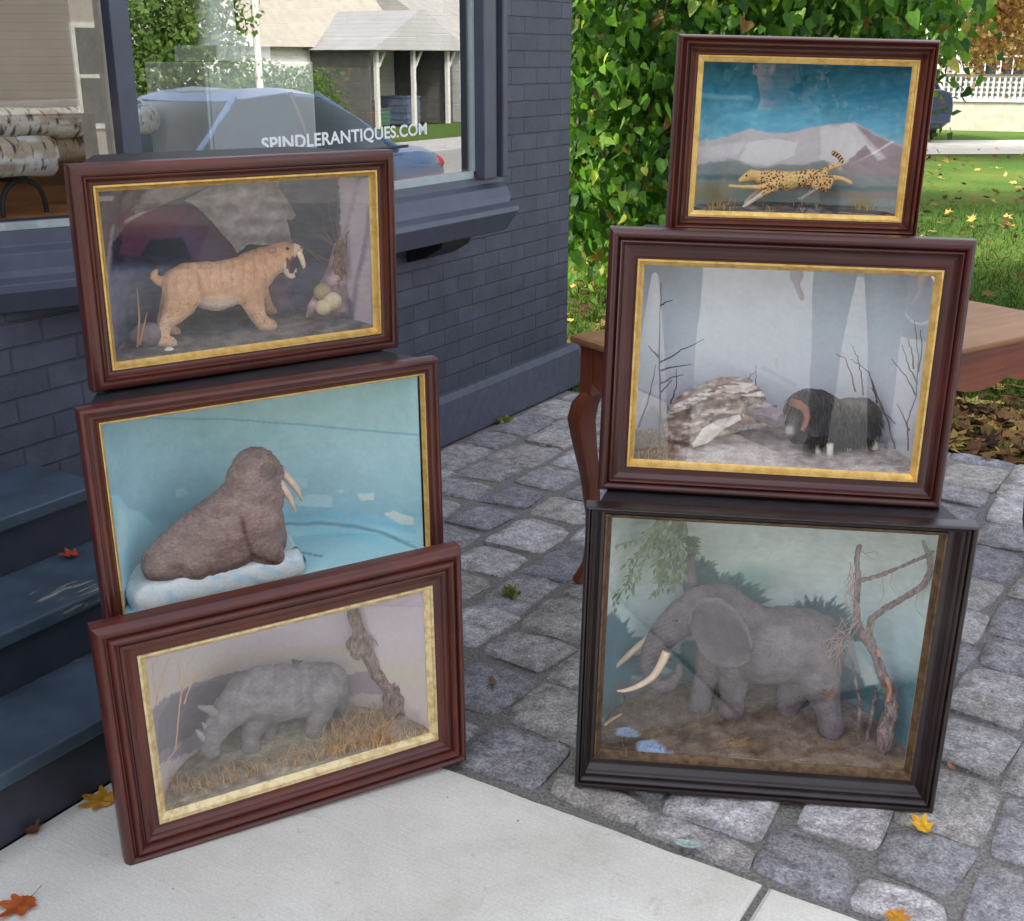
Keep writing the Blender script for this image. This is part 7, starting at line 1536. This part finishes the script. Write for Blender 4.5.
# ---------------------------------------------------------------- the two people standing at the kerb (seen in the glass of the cases)
CLOTH = painted('cloth', .85, 200, .2, .4, .003, .15)
def person(label, M, trouser, jacket, skin=(196, 150, 124), holding=True, seed=0):
    root = empty('person', label, 'person', M, None); ch = []
    # faces +y in its own axes; z up; sole at 0
    for s_ in (-1, 1):
        ch.append([(s_ * .10, 0, .92, .105), (s_ * .115, .01, .70, .088), (s_ * .12, .015, .50, .068), (s_ * .125, -.005, .32, .062), (s_ * .13, -.01, .12, .05), (s_ * .13, -.01, .08, .05)]); ch.append([(s_ * .13, -.03, .05, .046), (s_ * .138, .06, .045, .044), (s_ * .145, .15, .035, .036)])
        if holding: arm = [(s_ * .19, 0, 1.40, .062), (s_ * .27, .02, 1.22, .052), (s_ * .27, .10, 1.12, .046), (s_ * .16, .22, 1.27, .038), (s_ * .09, .27, 1.36, .030)]
        else: arm = [(s_ * .19, 0, 1.40, .062), (s_ * .25, -.01, 1.22, .052), (s_ * .27, .0, 1.10, .045), (s_ * .27, .06, .92, .036), (s_ * .265, .08, .84, .030)]
        ch.append(arm); h = np.array(arm[-1][:3]); dr = np.array(arm[-1][:3]) - np.array(arm[-2][:3]); dr /= np.linalg.norm(dr); sd = np.cross(dr, [0, 0, 1.]) if holding else np.array([0, 1., 0]); sd /= np.linalg.norm(sd)
        pl = h + dr * .045; ch.append([(*h, .028), (*(pl), .032), (*(pl + sd * .018), .026), (*(pl - sd * .018), .026)])
        for k, ln in ((-1.5, .062), (-.5, .075), (.5, .078), (1.5, .068)):
            a = pl + sd * .019 * k + dr * .025; m_ = a + dr * ln * .5 + np.array([-s_ * .012, .0, -.004]); e = a + dr * ln * .85 + np.array([-s_ * .03, .0, -.012]); ch.append([(*a, .0105), (*m_, .010), (*e, .0085)])
        a = pl - sd * .026 * (1 if holding else -1); ch.append([(*a, .012), (*(a - sd * .02 + dr * .025), .0105), (*(a - sd * .026 + dr * .05), .009)])
    ch.append([(0, 0, .95, .13), (0, .0, 1.08, .135), (0, .01, 1.22, .14), (0, 0, 1.36, .125), (0, -.01, 1.46, .07), (0, 0, 1.52, .055)]); ch.append([(-.13, 0, 1.40, .07), (.13, 0, 1.40, .07)]); ch.append([(-.07, 0, .97, .11), (.07, 0, .97, .11)]); ch.append([(-.06, .02, 1.25, .12), (.06, .02, 1.25, .12)])
    ch.append([(0, .0, 1.53, .056), (0, .012, 1.60, .075), (0, .006, 1.67, .085), (0, -.004, 1.71, .082)]); ch.append([(0, .05, 1.575, .042), (0, .06, 1.56, .03)]); ch.append([(0, .088, 1.65, .012), (0, .10, 1.625, .015)])
    for s_ in (-1, 1): ch.append([(s_ * .082, -.005, 1.66, .016), (s_ * .086, -.008, 1.63, .013)])
    def cf(co, nr):
        z = co[:, 2]; c_ = np.zeros((len(co), 3)) + np.array(trouser, float); c_[(z > .96)] = jacket; c_[(z > 1.475)] = skin; c_[z < .085] = (50, 42, 38)
        if holding: c_[(co[:, 1] > .245) & (z > 1.2) & (z < 1.48)] = skin
        else: c_[(np.abs(co[:, 0]) > .215) & (z < .87) & (z > .7)] = skin
        mth = (np.abs(co[:, 0]) < .024) & (np.abs(z - 1.583) < .006) & (co[:, 1] > .06); c_[mth] = (150, 86, 80); return np.clip(linA(c_ + vnoise(co, 12, 2)[:, None] * 10) / KOUT, 0, .9)
    sculpt('body', ch, .0085, CLOTH, cf, root, (0, 0, 0), 3)
    mb = MB(); rows = []
    for i in range(9):
        a = math.pi * .62 * i / 8; rows.append([(math.sin(a) * math.cos(b_) * .094, -.012 + math.sin(a) * math.sin(b_) * (.098 if math.sin(b_) < 0 else .088), 1.685 + math.cos(a) * .105 * (1 if math.sin(b_) < .35 else 1)) for b_ in np.linspace(0, 2 * math.pi, 24, endpoint=False)])
    keep = MB(); keep.grid([[p if not (p[1] > .05 and p[2] < 1.72) else (p[0], .045, max(p[2], 1.72)) for p in r] for r in rows], close=True); keep.build('hair', plain('brown_hair_%d' % seed, (.06, .04, .028), .6, .3, 60, .5), root, smooth=60)
    for s_ in (-1, 1): MB().ball((s_ * .03, .074, 1.655), (.012, .008, .008), 10, 8).build('eye', plain('eye_white', (.7, .7, .68), .3), root, smooth=180)
    return root
person('person in grey trousers and pale green shirt facing the display cases with both hands raised', Matrix.Translation(Vector((0, -.42, .004))) @ Matrix.Rotation(R(4), 4, 'Z'), (96, 100, 112), (140, 176, 160))
person('person in pale grey trousers and teal shirt standing at the kerb with arms lowered', Matrix.Translation(Vector((.86, -.72, .004))) @ Matrix.Rotation(R(8), 4, 'Z'), (140, 142, 146), (80, 128, 128), holding=False, seed=1)

# ---------------------------------------------------------------- light and camera
ELEV = R(38); AZ = np.array([-.999, -.04]); AZ /= np.linalg.norm(AZ)      # the sun stands behind the shop
to_sun = Vector((AZ[0] * math.cos(ELEV), AZ[1] * math.cos(ELEV), math.sin(ELEV)))
sl = bpy.data.lights.new('sun', 'SUN'); sl.energy = 5.0; sl.angle = R(.5); sl.color = (1, .95, .86); so = bpy.data.objects.new('sun', sl); COL.objects.link(so); so.rotation_euler = to_sun.to_track_quat('Z', 'Y').to_euler()
w = bpy.data.worlds.new('World'); S.world = w; w.use_nodes = True; nt = w.node_tree; bg = nt.nodes['Background']; sky = N(nt, 'ShaderNodeTexSky', sky_type='NISHITA'); sky.sun_disc = False; sky.sun_elevation = ELEV; sky.sun_rotation = math.atan2(to_sun.x, to_sun.y); sky.air_density = 1.0; sky.dust_density = 5.0; sky.ozone_density = 1.5
hs = N(nt, 'ShaderNodeHueSaturation'); hs.inputs['Saturation'].default_value = .40; nt.links.new(sky.outputs[0], hs.inputs['Color']); nt.links.new(hs.outputs[0], bg.inputs['Color']); bg.inputs['Strength'].default_value = .54
cd = bpy.data.cameras.new('camera'); cd.sensor_width = 36; cd.lens = 36 * FPX / 1024; cd.clip_end = 800; cd.clip_start = .05; co_ = bpy.data.objects.new('camera', cd); COL.objects.link(co_); co_.location = (0, 0, CAMZ); co_.rotation_euler = (R(90) - PITCH, 0, 0); S.camera = co_
S.view_settings.view_transform = 'Standard'; S.view_settings.look = 'None'; S.view_settings.exposure = 0
S.cycles.max_bounces = 8; S.cycles.transparent_max_bounces = 16; S.cycles.glossy_bounces = 6
